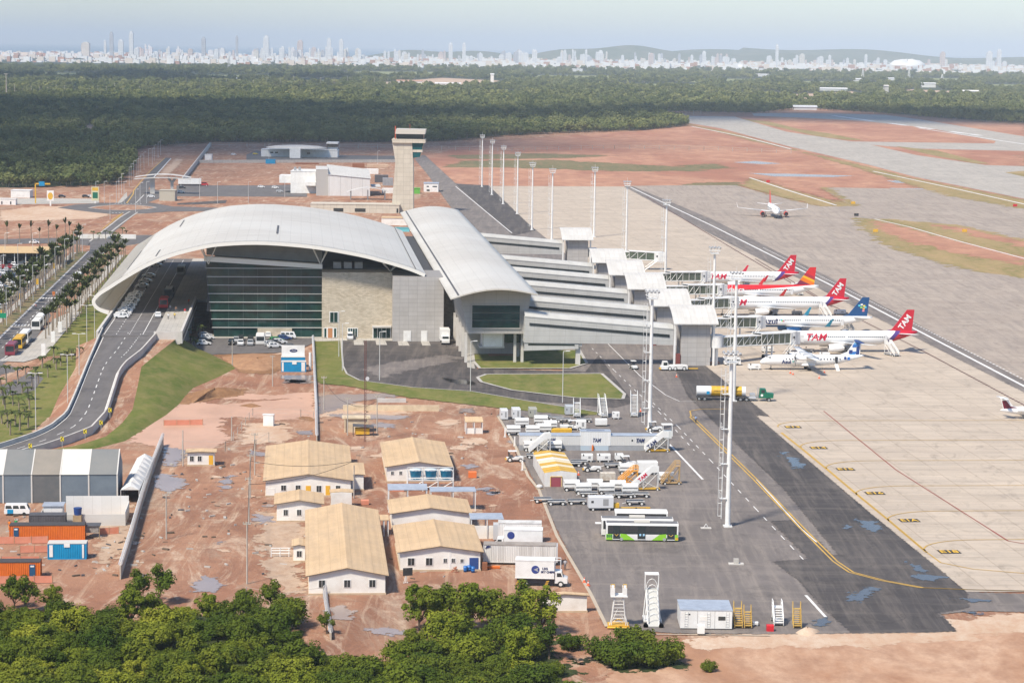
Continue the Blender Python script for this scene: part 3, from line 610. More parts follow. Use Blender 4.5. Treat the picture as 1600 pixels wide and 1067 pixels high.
for E_, s in ((RR, -1), (LL, 1)):
    pw = MB()
    for a, b in zip(E_, E_[1:]):
        d = (b - a).normalized(); n = Vector((-d.y, d.x, 0)).normalized() * (.35 * s)
        for o, (z0, z1) in ((0, (-1.4, .9)),):
            A, B = a - n * o, b - n * o
            pw.add([(A.x, A.y, A.z + z0), (B.x, B.y, B.z + z0), (B.x - n.x, B.y - n.y, B.z + z0), (A.x - n.x, A.y - n.y, A.z + z0),
                    (A.x, A.y, A.z + z1), (B.x, B.y, B.z + z1), (B.x - n.x, B.y - n.y, B.z + z1), (A.x - n.x, A.y - n.y, A.z + z1)],
                   [(4, 5, 6, 7), (0, 1, 5, 4), (2, 3, 7, 6), (1, 2, 6, 5), (3, 0, 4, 7), (3, 2, 1, 0)])
    tag(pw.build('ramp_parapet', concrete), f'grey concrete parapet along the {"embankment" if s < 0 else "palm lawn"} side of the curved ramp', 'parapet')
mk = MB()
def along(t, z=.04, dash=None, wd=.2, k0=0, k1=N):
    pts = [l + (r - l) * t for l, r in zip(LL, RR)][k0:k1]; acc = 0
    for a, b in zip(pts, pts[1:]):
        L = (b - a).length; d = (b - a) / L; n = Vector((-d.y, d.x, 0)).normalized() * wd / 2; t_ = 0
        while t_ < L:
            step = min(1.0, L - t_)
            if not dash or (acc % (dash[0] + dash[1])) < dash[0]:
                p, q = a + d * t_ + Vector((0, 0, z)), a + d * (t_ + step) + Vector((0, 0, z)); mk.quad(p - n, q - n, q + n, p + n)
            t_ += step; acc += step
along(.06); along(.48, dash=(3, 4)); along(.72, dash=(1.5, 1.5), k0=0, k1=9); along(.95, k0=9)
structure('ramp_marking', mk, paintw)
gb = resample([Vector((*W(-31.5, 588), 6.3))] + [Vector((q[0], q[1], max(.15, q[2] - .9))) for q in [onramp(*p, -.9) for p in [(244, 554), (221, 573), (216, 599), (207, 640), (190, 662), (165, 682), (120, 699), (60, 712), (0, 722)]]], N)
toe = resample([Vector((*P(*q), -.05)) for q in [(300, 540), (330, 553), (372, 574), (340, 590), (300, 607), (283, 630), (262, 648), (235, 665), (200, 688), (150, 701), (80, 712), (0, 726)]], N)
rs = [r + Vector((0, 0, -.85)) for r in RR]
bk = MB(); bk.loft([[tuple(r), tuple(r * .5 + q * .5 + Vector((0, 0, random.uniform(-.15, .1)))), tuple(q)] for r, q in zip(rs, gb)], 0, closed=False); structure('embankment_soil', bk, soil)
bk = MB(); rows = []
for q, t in zip(gb, toe):
    rows.append([tuple(q.lerp(t, u) + Vector((0, 0, .5 * sin(pi * u) + (random.uniform(-.08, .08) if 0 < u < 1 else 0)))) for u in (0, .2, .4, .6, .8, 1)])
bk.loft(rows, 0, closed=False); structure('embankment_grass', bk, grassm)
lt = resample([Vector((*W(-60, 620), .02))] + [Vector((*P(*q), .02)) for q in [(118, 575), (92, 618), (78, 650), (40, 678), (0, 694), (-60, 712)]], N)
bk = MB(); bk.loft([[tuple(r + Vector((0, 0, -.85))), tuple((r * .45 + q * .55) + Vector((0, 0, -.6))), tuple(q)] for r, q in zip(LL, lt)], 0, closed=False); structure('embankment_soil', bk, soil)
sheet('grass_slope', [(-60, 700), (-60, 610), (0, 600), (30, 590), (70, 566), (100, 556), (150, 543), (138, 560), (118, 585), (100, 620), (82, 650), (45, 678), (0, 693)], grassm, .05)
sheet('soil_verge', [(-20, 593), (25, 580), (45, 575), (60, 566), (40, 585), (10, 600), (-20, 604)], soil, .07)
# departures viaduct deck
vd = MB(); vd.M = Matrix.Rotation(TH, 4, 'Z')
vd.box(-51.2, -30, 587, 800, 5.8, 7.0); structure('viaduct_road', vd, asphr)
vd = MB(); vd.M = Matrix.Rotation(TH, 4, 'Z'); vd.box(-37.2, -30.1, 587.6, 799, 7.0, 7.2); vd.box(-30.1, -25.5, 672, 799, 6.2, 7.2); structure('viaduct_pavement', vd, paving)
mk = MB()
for a, ds in ((-50, None), (-46.9, (2.2, 3)), (-43.6, (1.5, 1.5)), (-40.2, None)):
    ribbon(mk, wl([(a, 590), (a, 795)]), .2, 7.03, dash=ds)
for b in (596, 618): ribbon(mk, wl([(-50, b), (-38, b)]), .25, 7.03)
structure('viaduct_marking', mk, paintw)
vp = MB(); vp.M = Matrix.Rotation(TH, 4, 'Z')
vp.box(-51.9, -51.25, 588, 800, 5, 8.0); tag(vp.build('viaduct_parapet', concrete), 'long beige concrete parapet beside the parked taxis under the roof', 'parapet')
vp = MB(); vp.M = Matrix.Rotation(TH, 4, 'Z'); vp.box(-30.6, -30.0, 586, 668, 5.2, 8.3); vp.box(-37.2, -30.6, 586.2, 586.9, 5.0, 8.2); tag(vp.build('viaduct_parapet', concrete), 'pale concrete parapet around the near end of the raised pavement', 'parapet')
ab = MB(); ab.M = Matrix.Rotation(TH, 4, 'Z'); ab.box(-51, -37.5, 588.5, 592, 0, 5.8)
for b in (600, 616, 632, 648, 664): ab.box(-31.4, -30.6, b, b + .8, 0, 5.8)
ab.box(-44, -43, 590, 790, 0, 5.8); tag(ab.build('viaduct_support', concpanel), 'concrete columns and wall holding up the raised road', 'columns')
# --- terminal
T0 = W(0, 636)
term = thing('terminal_building', 'great white arched airport terminal curling down over the departures road on its left', 'terminal', *T0, 0)
def tl(b): return b - 636                                  # local Y of a grid b
prof = [(34.2, 18.7), (29.8, 20.5), (22.7, 22.6), (15.7, 24.3), (5.2, 26.1), (-3.6, 27.0), (-12.3, 27.4), (-21, 27.0), (-26.2, 26.3), (-33.1, 24.6), (-38.3, 22.8), (-43.5, 20.4), (-48.7, 17.3), (-52.4, 14.9), (-55, 13.2), (-56.5, 11.6), (-56.7, 10.2), (-55.8, 8.8), (-54.4, 7.9), (-52.4, 7.2)]
def dense(pts, k=3):
    out = []; n = len(pts)
    for i in range(n - 1):
        p0, p1, p2, p3 = pts[max(0, i - 1)], pts[i], pts[i + 1], pts[min(n - 1, i + 2)]
        for j in range(k):
            t = j / k; out.append(tuple(.5 * ((2 * p1[c]) + (p2[c] - p0[c]) * t + (2 * p0[c] - 5 * p1[c] + 4 * p2[c] - p3[c]) * t * t + (3 * p1[c] - p0[c] - 3 * p2[c] + p3[c]) * t ** 3) for c in (0, 1)))
    return out + [pts[-1]]
pf = dense(prof); cx, cz = -12, 8
def inset(p, d):
    out = []
    for i, q in enumerate(p):
        a, b = p[max(0, i - 1)], p[min(len(p) - 1, i + 1)]; t = Vector((b[0] - a[0], b[1] - a[1])).normalized(); n = Vector((-t.y, t.x)) if True else 0
        if n.dot(Vector((cx - q[0], cz - q[1]))) < 0: n = -n
        out.append((q[0] + n.x * d, q[1] + n.y * d))
    return out
inn = inset(pf, .9)
def lucent(m):  # invented translucency, added to brighten the inside of the roof curl
    k = NT.__new__(NT); k.m = m.copy(); k.m.name = m.name + '_lucent'; k.t = k.m.node_tree; k.n = k.t.nodes; k.b = k.n['Principled BSDF']; mx = k.new('MixShader'); mx.inputs[0].default_value = .5; tr_ = k.new('BsdfTranslucent'); tr_.inputs[0].default_value = (.85, .83, .78, 1)
    k.t.links.new(k.b.outputs[0], mx.inputs[1]); k.t.links.new(tr_.outputs[0], mx.inputs[2]); k.t.links.new(mx.outputs[0], k.n['Material Output'].inputs[0]); return k.m
NC = 36
r_ = MB(); r_.extr_y(pf[:NC + 1], tl(632), tl(781), 0, True, closed=False); r_.build('roof', roofm, term); r_ = MB(); r_.extr_y(pf[NC:], tl(632), tl(781), 0, True, closed=False); r_.build('roof_curl_lightened', lucent(roofm), term)
r_ = MB(); r_.extr_y(inn[:NC + 1], tl(632.4), tl(780.6), 0, True, closed=False); r_.build('roof_soffit', ribbed, term); r_ = MB(); r_.extr_y(inn[NC:], tl(632.4), tl(780.6), 0, True, closed=False); r_.build('soffit_curl_lightened', lucent(ribbed), term)
for y0, y1 in ((631.8, 632.5), (780.5, 781.2)):
    r_ = MB()
    for a, b, c, d in zip(pf, pf[1:], inn, inn[1:]):
        r_.add([(a[0], tl(y0), a[1]), (b[0], tl(y0), b[1]), (d[0], tl(y0), d[1]), (c[0], tl(y0), c[1]), (a[0], tl(y1), a[1]), (b[0], tl(y1), b[1]), (d[0], tl(y1), d[1]), (c[0], tl(y1), c[1])],
               [(0, 1, 2, 3), (7, 6, 5, 4), (1, 0, 4, 5), (3, 2, 6, 7)])
    r_.build('roof_fascia', mat('rim_white', (.76, .74, .68), .5), term)
gl = MB()
g2 = inset(pf, -.12)
for i in range(0, len(pf) - 1):                            # gutter line set back from the rim
    a, b = g2[i], g2[i + 1]
    gl.quad((a[0], tl(633.4), a[1]), (b[0], tl(633.4), b[1]), (b[0], tl(633.75), b[1]), (a[0], tl(633.75), a[1]))
for (i0, y0, y1) in ((2, 633, 780),):
    a, b = g2[i0], g2[i0 + 1]; m_ = ((a[0] * .85 + b[0] * .15), (a[1] * .85 + b[1] * .15)); gl.quad((a[0], tl(y0), a[1]), (m_[0], tl(y0), m_[1]), (m_[0], tl(y1), m_[1]), (a[0], tl(y1), a[1]))
for (i0, y0, y1) in ((36, 655, 715), (31, 645, 665), (30, 740, 768), (16, 660, 690)):
    a, b = g2[i0], g2[i0 + 1]; m_ = ((a[0] * .8 + b[0] * .2), (a[1] * .8 + b[1] * .2)); gl.quad((a[0], tl(y0), a[1]), (m_[0], tl(y0), m_[1]), (m_[0], tl(y1), m_[1]), (a[0], tl(y1), a[1]))
gl.build('roof_gutter', dgrey, term)
# glass hall front
gf = MB(); gf.extr_y([(-24, 0), (5.8, 0), (5.8, 19.6), (-26.3, 21.4)], tl(640), tl(640.6)); gf.build('glass_facade', gglass, term)
for k in range(1, 9):
    z = 0.4 + 2.36 * k; tr = MB(); x0 = -24 - 2.3 * z / 21.4; tr.box(x0 - .3, 5.8, tl(639.6), tl(640), z - .075, z + .075); tr.build('transom', mat('transom_grey', (.55, .56, .54), .5), term)
tr = MB()
for x in [-20, -16, -12, -8, -4, 0]: tr.box(x, x + .06, tl(639.93), tl(640), .4, 19.3)
tr.build('glazing_joint', mat('joint_grey', (.08, .13, .12), .5), term)
tr = MB(); tr.extr_y([(-26.7, 21.2), (5.9, 19.3), (5.9, 20.5), (-26.7, 22.6)], tl(639.2), tl(642)); tr.build('head_beam', mat('rim_white', 0), term)
tr = MB(); tr.extr_y([(-26.3, 22.4), (5.9, 20.4), (5.9, 25.2), (-26.3, 25.6)], tl(646), tl(646.4)); tr.extr_y([(-15, 23.1), (5.2, 22.5), (5.2, 23.0), (-15, 23.7)], tl(645.4), tl(646)); tr.build('clerestory_wall', mat('soffit_grey', (.23, .23, .22), .6, vary=(.30, .30, .29), vscale=.3), term)
sw = MB(); sw.box(5.8, 25.2, tl(637), tl(660), 0, 18.5); sw.build('stone_wall', stone, term); sw = MB(); sw.box(39.2, 44.5, tl(641), tl(650), 0, 16); sw.build('stone_wall', stone, term)
cw = MB(); cw.box(25.2, 39.2, tl(630.5), tl(650), 0, 18.0); cw.build('concrete_wall', concpanel, term)
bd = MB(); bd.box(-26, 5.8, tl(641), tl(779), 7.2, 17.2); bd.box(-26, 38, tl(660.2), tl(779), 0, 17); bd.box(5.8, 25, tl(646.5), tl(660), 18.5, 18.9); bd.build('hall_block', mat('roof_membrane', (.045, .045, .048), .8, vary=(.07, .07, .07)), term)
for x in (9, 12, 15): 
    u = MB(); u.box(x, x + 2.2, tl(645), tl(647.5), 18.9, 20.6); u.box(x + .3, x + 1.9, tl(644.98), tl(645), 19.2, 20.3); u.build('roof_unit', grey, term)
for x, zt in ((5.4, 25.3), (-25.5, 25.6), (24.8, 21.2)):
    v_ = MB(); zb = 20.4 if x < 20 else 18.6
    for dx, dy in ((-2.2, 0), (2.2, 0), (-2.2, 8), (2.2, 8)): v_.tube((x, tl(640), zb), (x + dx, tl(636 + dy), zt - .02 * abs(dx)), .16, n=6)
    v_.tube((x - 2.2, tl(636), zt), (x + 2.2, tl(636), zt), .12, n=6); v_.build('roof_strut', steelw, term)
# openings in the stone and concrete fronts
def opening(nm, x0, x1, z0, z1, b, leaf, frame=white, n=2):
    o = MB()
    o.box(x0 - .15, x1 + .15, tl(b - .12), tl(b), z0, z1 + .2); fr = o.build(nm, frame, term)
    for k in range(n):
        w_ = (x1 - x0) / n; p = MB(); p.box(x0 + k * w_ + .07, x0 + (k + 1) * w_ - .07, tl(b - .16), tl(b - .12), z0 + .08, z1); p.build('pane' if leaf is gglass or leaf is glass else 'leaf', leaf, fr)
opening('window', 8.0, 10.2, 4.6, 7.4, 637, gglass); opening('window', 13.0, 15.6, .5, 2.9, 637, gglass, n=4); opening('door', 7.4, 8.8, 0.2, 3.0, 637, mat('timber_door', (.45, .2, .08), .6), n=1)
opening('window', 6.4, 7.1, .4, 2.9, 637, gglass, n=1); opening('window', 9.1, 9.8, .4, 2.9, 637, gglass, n=1)
opening('entrance', 20.0, 24.8, 0.2, 3.0, 637, gglass, n=4); opening('door', 28.3, 30.1, 0.2, 2.9, 630.5, white, n=1); opening('door', 33.2, 34.6, .2, 2.9, 630.5, white, n=1)
cn = MB(); cn.box(19.7, 25, tl(635), tl(637), 3.4, 3.8); cn.build('canopy', concrete, term)
lo = MB(); lo.box(-12, -2.5, tl(639.3), tl(640), 0, 2.6); lo.build('stone_base', stone, term)
# --- pier concourse
pier = thing('pier_concourse', 'long white barrel roofed boarding pier on columns running away beside the terminal', 'concourse', *W(50, 586), 0)
ql = lambda b: b - 586
rp = []
for k in range(13):
    t = k / 12; rp.append((-12.2 + 22.3 * t, 17.6 + 1.2 * t + 1.9 * sin(pi * t)))
bx = -12.2
rf = MB(); rf.extr_y(rp + [(x, z - .35) for x, z in reversed(rp)], ql(580), ql(882), 0, True); rf.build('roof', roofm, pier)
gt = MB(); i = 1; a, b = rp[1], rp[2]; gt.quad((a[0], ql(581), a[1] + .05), (a[0] + .45, ql(581), a[1] + .22), (a[0] + .45, ql(881), a[1] + .22), (a[0], ql(881), a[1] + .05))
gt.build('roof_gutter', dgrey, pier)
bd = MB(); bd.extr_y([(-7.4, 7.9), (7.2, 7.9), (9.0, 18.3), (0, 19.6), (-9.2, 17.9)], ql(586), ql(878)); bd.build('hall_walls', cladding, pier)
for k in range(3):
    gw = MB(); gw.box(-6.2, 6.0, ql(585.8), ql(586), 9.5 + k * 1.93, 9.5 + (k + 1) * 1.93 - .12); gw.build('window', gglass, pier)
ft = MB(); ft.box(-6.6, 6.3, ql(585.7), ql(586), 9.1, 9.42); ft.box(-6.6, 6.3, ql(585.7), ql(586), 15.25, 15.5); ft.box(-6.6, -6.25, ql(585.72), ql(586), 9.42, 15.25); ft.box(6.05, 6.3, ql(585.72), ql(586), 9.42, 15.25); ft.build('window_surround', cladding, pier)
for k in range(9):
    for x in (-7.6, 7.0, 5.1) if k == 0 else (-7.6, 7.0):
        c_ = MB(); c_.box(x - .35, x + .35, ql(588 + 11 * k), ql(588.7 + 11 * k), 0, 7.9); c_.build('column', concrete, pier)
ub = MB(); ub.box(-3.2, 2.2, ql(589), ql(596), 4.2, 7.9); ub.build('underslung_room', white, pier)
ub = MB(); ub.box(-3.35, -3.0, ql(588.9), ql(589), 4.0, 7.9); ub.box(1.9, 2.3, ql(588.9), ql(589), 4.0, 7.9); ub.box(-4, 2.5, ql(588.9), ql(596), 3.8, 4.15); ub.build('room_frame', concrete, pier)
ub = MB(); ub.box(2.6, 7, ql(590), ql(592), 5, 7.8); ub.build('glazing', gglass, pier)
ub = MB(); ub.box(-7, 6.8, ql(604), ql(860), 0, 7.9); ub.build('lower_wall', cladding, pier)
# --- fixed corridors with their lift towers, then the movable bridges
towers = [585, 626, 670, 712, 753, 842]
nm = ['nearest', 'second', 'third', 'fourth', 'fifth', 'farthest']
for i, b in enumerate(towers):
    ct = thing('boarding_corridor', f'pale sloping boarding corridor, {nm[i]} of six between pier and apron', 'corridor', *W(57, b), 0, None, 'boarding corridors')
    L = 38.5
    k = MB(); k.add([(0, -2.4, 6.0), (L, -2.4, 5.6), (L, 2.6, 5.6), (0, 2.6, 6.0), (0, -2.6, 12.9), (L, -2.6, 9.7), (L, 2.8, 9.7), (0, 2.8, 12.9)],
            [(3, 2, 1, 0), (0, 1, 5, 4), (1, 2, 6, 5), (2, 3, 7, 6), (3, 0, 4, 7), (4, 5, 6, 7)]); k.build('wall', corrclad, ct)
    k = MB(); k.add([(0, -2.7, 12.92), (L, -2.7, 9.72), (L, -1.4, 10.7), (0, -1.4, 14.0), (L, 2.9, 10.5), (0, 2.9, 13.8), (0, -2.7, 12.7), (L, -2.7, 9.5)], [(0, 1, 2, 3), (3, 2, 4, 5), (6, 7, 1, 0)]); k.build('roof', mat('corridor_roof', (.52, .52, .50), .6, vary=(.42, .42, .40), vscale=.3), ct)
    k = MB(); k.add([(1.2, -2.66, 10.5), (L - 1, -2.66, 7.5), (L - 1, -2.66, 8.2), (1.2, -2.66, 11.15)], [(0, 1, 2, 3)]); k.build('strip_window', glass, ct)
    if i == 0:
        k = MB(); k.add([(0, -2.2, 3.9), (14, -2.2, 4.4), (14, 2.2, 4.4), (0, 2.2, 3.9), (0, -2.2, 6.2), (14, -2.2, 5.9), (14, 2.2, 5.9), (0, 2.2, 6.2)], [(3, 2, 1, 0), (0, 1, 5, 4), (1, 2, 6, 5)]); k.build('lower_ramp', corrclad, ct)
        k = MB(); k.quad((1, -2.25, 5.3), (13, -2.25, 5.2), (13, -2.25, 5.6), (1, -2.25, 5.8)); k.build('strip_window', glass, ct)
    for x in (14, ):
        k = MB(); k.box(x - .6, x + .6, -1.5, -.6, 0, 5.9); k.box(x - .9, x + .9, -2, 2, 5.0, 5.9); k.build('column', concrete, ct)
    tw = thing('lift_tower', f'concrete lift tower with curved white canopy at end of the {nm[i]} corridor', 'lift tower', *W(101.5, b), 0, None, 'lift towers along the apron')
    k = MB(); k.box(-3.9, 3.7, -2.6, 4.5, 0, 10.6); k.build('shaft', concpanel, tw)
    k = MB(); k.box(-3.6, 3.4, -2.3, 4.2, 10.6, 11.6); k.build('vent_gap', dgrey, tw)
    k = MB(); pr = [(-4.6 + 10.4 * t, 11.2 + 3.8 * sin(t * pi / 2 * 1.05)) for t in [j / 8 for j in range(9)]]
    k.extr_x(pr + [(y + .05, z - .25) for y, z in reversed(pr)], -6.2, 5.4, 0, False); k.build('canopy', whiteroof, tw)
    for x in (-5.6, 4.6): k = MB(); k.box(x - .25, x + .25, -2.6, -2.1, 0, 11.4); k.build('column', white, tw)
    k = MB(); k.box(-5.3, -4.1, -2.8, -1.2, 0, 3.2); k.build('door_bay', mat('brown_red', (.2, .05, .04), .7), tw)
def jetway(b, ex, eb, zend, lab, seg=1):
    x0, y0 = W(107, b - 1); x1, y1 = W(ex, eb); L = hypot(x1 - x0, y1 - y0); rz_ = atan2(y1 - y0, x1 - x0)
    j = thing('jet_bridge', lab, 'jet bridge', x0, y0, 0, rz_, 'movable jet bridges')
    z0, z1 = 4.9, zend
    def sl(x): return z0 + (z1 - z0) * x / L
    k = MB(); k.tube((0, 0, 0), (0, 0, z0 + 3.2), .55, n=12); k.tube((0, 0, z0 - .2), (0, 0, z0 + 3.1), 1.7, n=14); k.build('rotunda', white, j)
    for (u0, u1, hw, hh, nm_) in ((1.3, L * .55, 1.35, 2.5, 'inner_tunnel'), (L * .52, L - 3.0, 1.6, 2.9, 'outer_tunnel')):
        fr = MB()
        for zz in (0, hh):
            for y in (-hw, hw): fr.bar((u0, y, sl(u0) + zz), (u1, y, sl(u1) + zz), .26)
        n = max(2, int((u1 - u0) / 2.4))
        for q in range(n + 1):
            x = u0 + (u1 - u0) * q / n
            for y in (-hw, hw): fr.bar((x, y, sl(x)), (x, y, sl(x) + hh), .13)
            if q < n and nm_ == 'inner_tunnel' or q in (0, 1):
                xx = u0 + (u1 - u0) * (q + 1) / n
                for y in (-hw, hw): fr.bar((x, y * 1.03, sl(x)), (xx, y * 1.03, sl(xx) + hh), .1)
        fr.add([(u0, -hw, sl(u0) + hh + .1), (u1, -hw, sl(u1) + hh + .1), (u1, hw, sl(u1) + hh + .1), (u0, hw, sl(u0) + hh + .1)], [(0, 1, 2, 3)]); fr.add([(u0, -hw, sl(u0) - .1), (u1, -hw, sl(u1) - .1), (u1, hw, sl(u1) - .1), (u0, hw, sl(u0) - .1)], [(3, 2, 1, 0)])
        o = fr.build(nm_, steelw, j); gl_ = MB()
        for y in (-hw + .05, hw - .05): gl_.quad((u0, y, sl(u0) + .15), (u1, y, sl(u1) + .15), (u1, y, sl(u1) + hh - .15), (u0, y, sl(u0) + hh - .15))
        gl_.build('glazing', mat('smoked_green_glass', (.06, .085, .06), .12, vary=(.14, .17, .12), vscale=.35, spec=.7), o)
    k = MB(); k.box(L - 3.2, L + .8, -1.9, 1.9, z1 - .2, z1 + 3.1); k.tube((L - 1.6, 0, z1 - .3), (L - 1.6, 0, z1 + 3.3), 2.1, n=14); k.build('cab', white, j)
    k = MB(); k.box(L - 2.4, L - 1.9, -2.14, -2.04, z1 + 1.5, z1 + 2.1); k.build('cab_window', black, j)
    k = MB()
    for y in (-.9, .9): k.box(L * .68, L * .68 + .35, y - .18, y + .18, .6, sl(L * .68))
    k.box(L * .68 - .5, L * .68 + .8, -1.5, 1.5, .55, .95); k.build('lift_column', white, j)
    k = MB()
    for y in (-1.3, 1.3): 
        for dx in (-.6, .5): k.tube((L * .68 + dx, y - .25, .5), (L * .68 + dx, y + .25, .5), .5, n=10)
    k.build('drive_wheels', black, j)
    k = MB()
    for y in (-2.7, -1.9): k.bar((L - 2.3, y, z1), (L - 2.3 - z1 * 1.25, y, .2), .2); k.bar((L - 2.3, y, z1 + 1), (L - 2.3 - z1 * 1.25, y, 1.2), .1)
    for q in range(9): x = L - 2.3 - z1 * 1.25 * q / 9; k.box(x - .2, x + .1, -2.7, -1.9, z1 * (1 - q / 9) - .1, z1 * (1 - q / 9))
    k.build('service_stair', steelw, j)
JW = [(585, 131.5, 604, 3.4, 'glazed jet bridge docked to the nearest red tailed jetliner'), (626, 130, 643, 2.9, 'glazed jet bridge docked to the blue bellied jetliner'), (670, 131, 689, 3.4, 'glazed jet bridge docked to the middle red tailed jetliner'),
      (712, 134.5, 726.5, 3.4, 'glazed jet bridge docked to the red backed jetliner'), (753, 136.5, 769, 3.4, 'glazed jet bridge docked to the farthest red tailed jetliner'), (842, 133, 841, 3.4, 'glazed jet bridge with free cab at the empty far stand')]
for a in JW: jetway(*a)
# --- apron light masts
def mast(x, y, lab, hi=30.5, grp='floodlight masts of the apron'):
    t = thing('floodlight_mast', lab, 'light mast', x, y, 0, None, grp)
    k = MB(); k.tube((0, 0, 0), (0, 0, 28.6), .46, .30, n=10); k.box(-.7, .7, -.7, .7, 0, .35); k.build('pole', white, t)
    k = MB()
    for s in (-.25, .25): k.bar((-1.15, s, 1.5), (-1.0, s, 27.5), .06)
    for z in [2 + 1.1 * j for j in range(24)]: k.bar((-1.1, -.25, z), (-1.1, .25, z), .05); 
    for z in (5, 11, 17, 23): k.box(-1.5, -.4, -.5, .5, z, z + .06); k.bar((-1.5, -.5, z), (-1.5, -.5, z + 1.1), .05); k.bar((-1.5, .5, z), (-1.5, .5, z + 1.1), .05); k.bar((-1.5, -.5, z + 1.1), (-1.5, .5, z + 1.1), .05)
    for z in [2 + 2.2 * j for j in range(12)]: k.bar((-1.75, 0, z), (-1.1, -.3, z), .05); k.bar((-1.75, 0, z), (-1.1, .3, z), .05)
    k.bar((-1.75, 0, 2), (-1.72, 0, 27.5), .05); k.build('ladder', steelw, t)
    k = MB(); k.M = Matrix.Diagonal((.78, .78, 1, 1)); k.box(-1.3, 1.3, -1.3, 1.3, 28.4, 28.6)
    for z in (29.2, 29.9):
        for p, q in (((-1.6, -1.6), (1.6, -1.6)), ((1.6, -1.6), (1.6, 1.6)), ((1.6, 1.6), (-1.6, 1.6)), ((-1.6, 1.6), (-1.6, -1.6))): k.bar((*p, z), (*q, z), .1)
    for p in ((-1.5, -1.5), (1.5, -1.5), (1.5, 1.5), (-1.5, 1.5)): k.bar((p[0] * .85, p[1] * .85, 28.5), (*p, 30), .1)
    k.tube((0, 0, 28.6), (0, 0, 31.6), .05, n=4); k.build('platform', steelw, t)
    k = MB()
    for x_ in (-1.2, -.4, .4, 1.2):
        for y_ in (-1.2, 1.2): k.tube((x_, y_, 30.2), (x_, y_ * 1.2, 29.95), .2, .25, n=8)
    k.build('floodlights', silver, t)
    return t
mx, my = P(1136.7, 823.5); m0 = mast(mx, my, 'tall white floodlight mast nearest the two airport buses')
mm = [((1014.8, 674), 'tall white floodlight mast behind the long airline cabin'), ((1146, 627.5), 'tall white floodlight mast beside the fuel tanker'), ((1112.8, 565.6), 'tall white floodlight mast at the nearest lift tower')]
for q, l in mm: dup(m0, *P(*q), label=l)
far = ['closest to the farthest lift tower canopy, leaning on the pier roofline', 'just beyond the boarding corridors', 'third along the dark asphalt strip', 'fourth along the dark asphalt strip', 'fifth along the dark asphalt strip', 'farthest of all']
for q, l in [((1039, 450), 'slim white floodlight mast rising over the red backed jetliner bridge'), ((978, 405), 'slim white floodlight mast right of the empty jet bridge'), ((928, 371), 'slim white floodlight mast behind the farthest lift tower'), ((862, 375), 'slim white floodlight mast at the near end of the dark strip'), ((831, 360), 'slim white floodlight mast second from near end of dark strip'),
             ((808, 335), 'slim white floodlight mast third from near end of dark strip'), ((786, 319.5), 'slim white floodlight mast third from far end of dark strip'), ((768.5, 305), 'slim white floodlight mast second from far end of dark strip'), ((753, 292.5), 'slim white floodlight mast farthest away along the dark strip')]:
    dup(m0, *P(*q), label=l)
# --- aircraft (nose at local x=0, tail towards +x)
def livery(name, vec, lo, hi, stops, rough=.3, base=None):
    k = NT(name); d = k.new('VectorMath', operation='DOT_PRODUCT'); k.inp(d.inputs[0], k.new('TexCoord').outputs['Object']); d.inputs[1].default_value = vec
    r = k.new('MapRange'); k.inp(r.inputs[0], d.outputs['Value']); r.inputs[1].default_value = lo; r.inputs[2].default_value = hi
    cr = k.new('ValToRGB'); k.inp(cr.inputs[0], r.outputs[0]); cr.color_ramp.interpolation = 'CONSTANT'; el = cr.color_ramp.elements
    while len(el) < len(stops): el.new(1)
    for e, (p, c) in zip(el, stops): e.position = max(0, min(1, (p - lo) / (hi - lo))); e.color = (*c, 1)
    k.inp(k.b.inputs['Base Color'], cr.outputs[0]); k.b.inputs['Roughness'].default_value = rough
    return k.m
WH = (.80, .80, .79)
skinw = mat('aircraft_white', WH, .3, vary=(.74, .74, .735), vscale=.3); fan = mat('fan_dark', (.03, .03, .035), .5)
rubl = mat('tyre', (.02, .02, .02), .8); tailred = mat('tail_red', (.52, .015, .035), .35)
def fus(mb, L, r, zc, sec, n=20, mi=0):
    rings = []
    for x, s, dz in sec:
        rings.append([(x, r * s * sin(2 * pi * i / n), zc + dz * r + r * s * cos(2 * pi * i / n)) for i in range(n)])
    mb.loft(rings, mi, True, True, (True, True))
def wing(mb, x0, y0, z0, c0, x1, y1, z1, c1, th=.12):
    rs = []
    for x, y, z, c in ((x0, y0, z0, c0), (x1, y1, z1, c1)):
        rs.append([(x + c * u, y, z + c * th * v) for u, v in ((0, 0), (.08, .45), (.3, .62), (.65, .4), (1, .02), (.65, -.18), (.3, -.35), (.08, -.3))])
    mb.loft(rs, 0, True, True, (True, True))
def fin(mb, pts, th):
    vs = [(x, -th * k, z) for x, z, k in pts] + [(x, th * k, z) for x, z, k in pts]; n = len(pts)
    mb.add(vs, [tuple(range(n)), tuple(range(2 * n - 1, n - 1, -1))] + [(i, n + i, n + (i + 1) % n, (i + 1) % n) for i in range(n)])
def gear(root, x, y, zt, r, two=True, nm='main_gear'):
    k = MB(); k.tube((x, y, .3), (x, y, zt), .13, n=6); g_ = k.build(nm, grey, root)
    for dy in ((-.42, .42) if two else (0,)):
        k = MB(); k.tube((x, y + dy - .16, r), (x, y + dy + .16, r), r, n=12); k.build('wheel', rubl, g_)
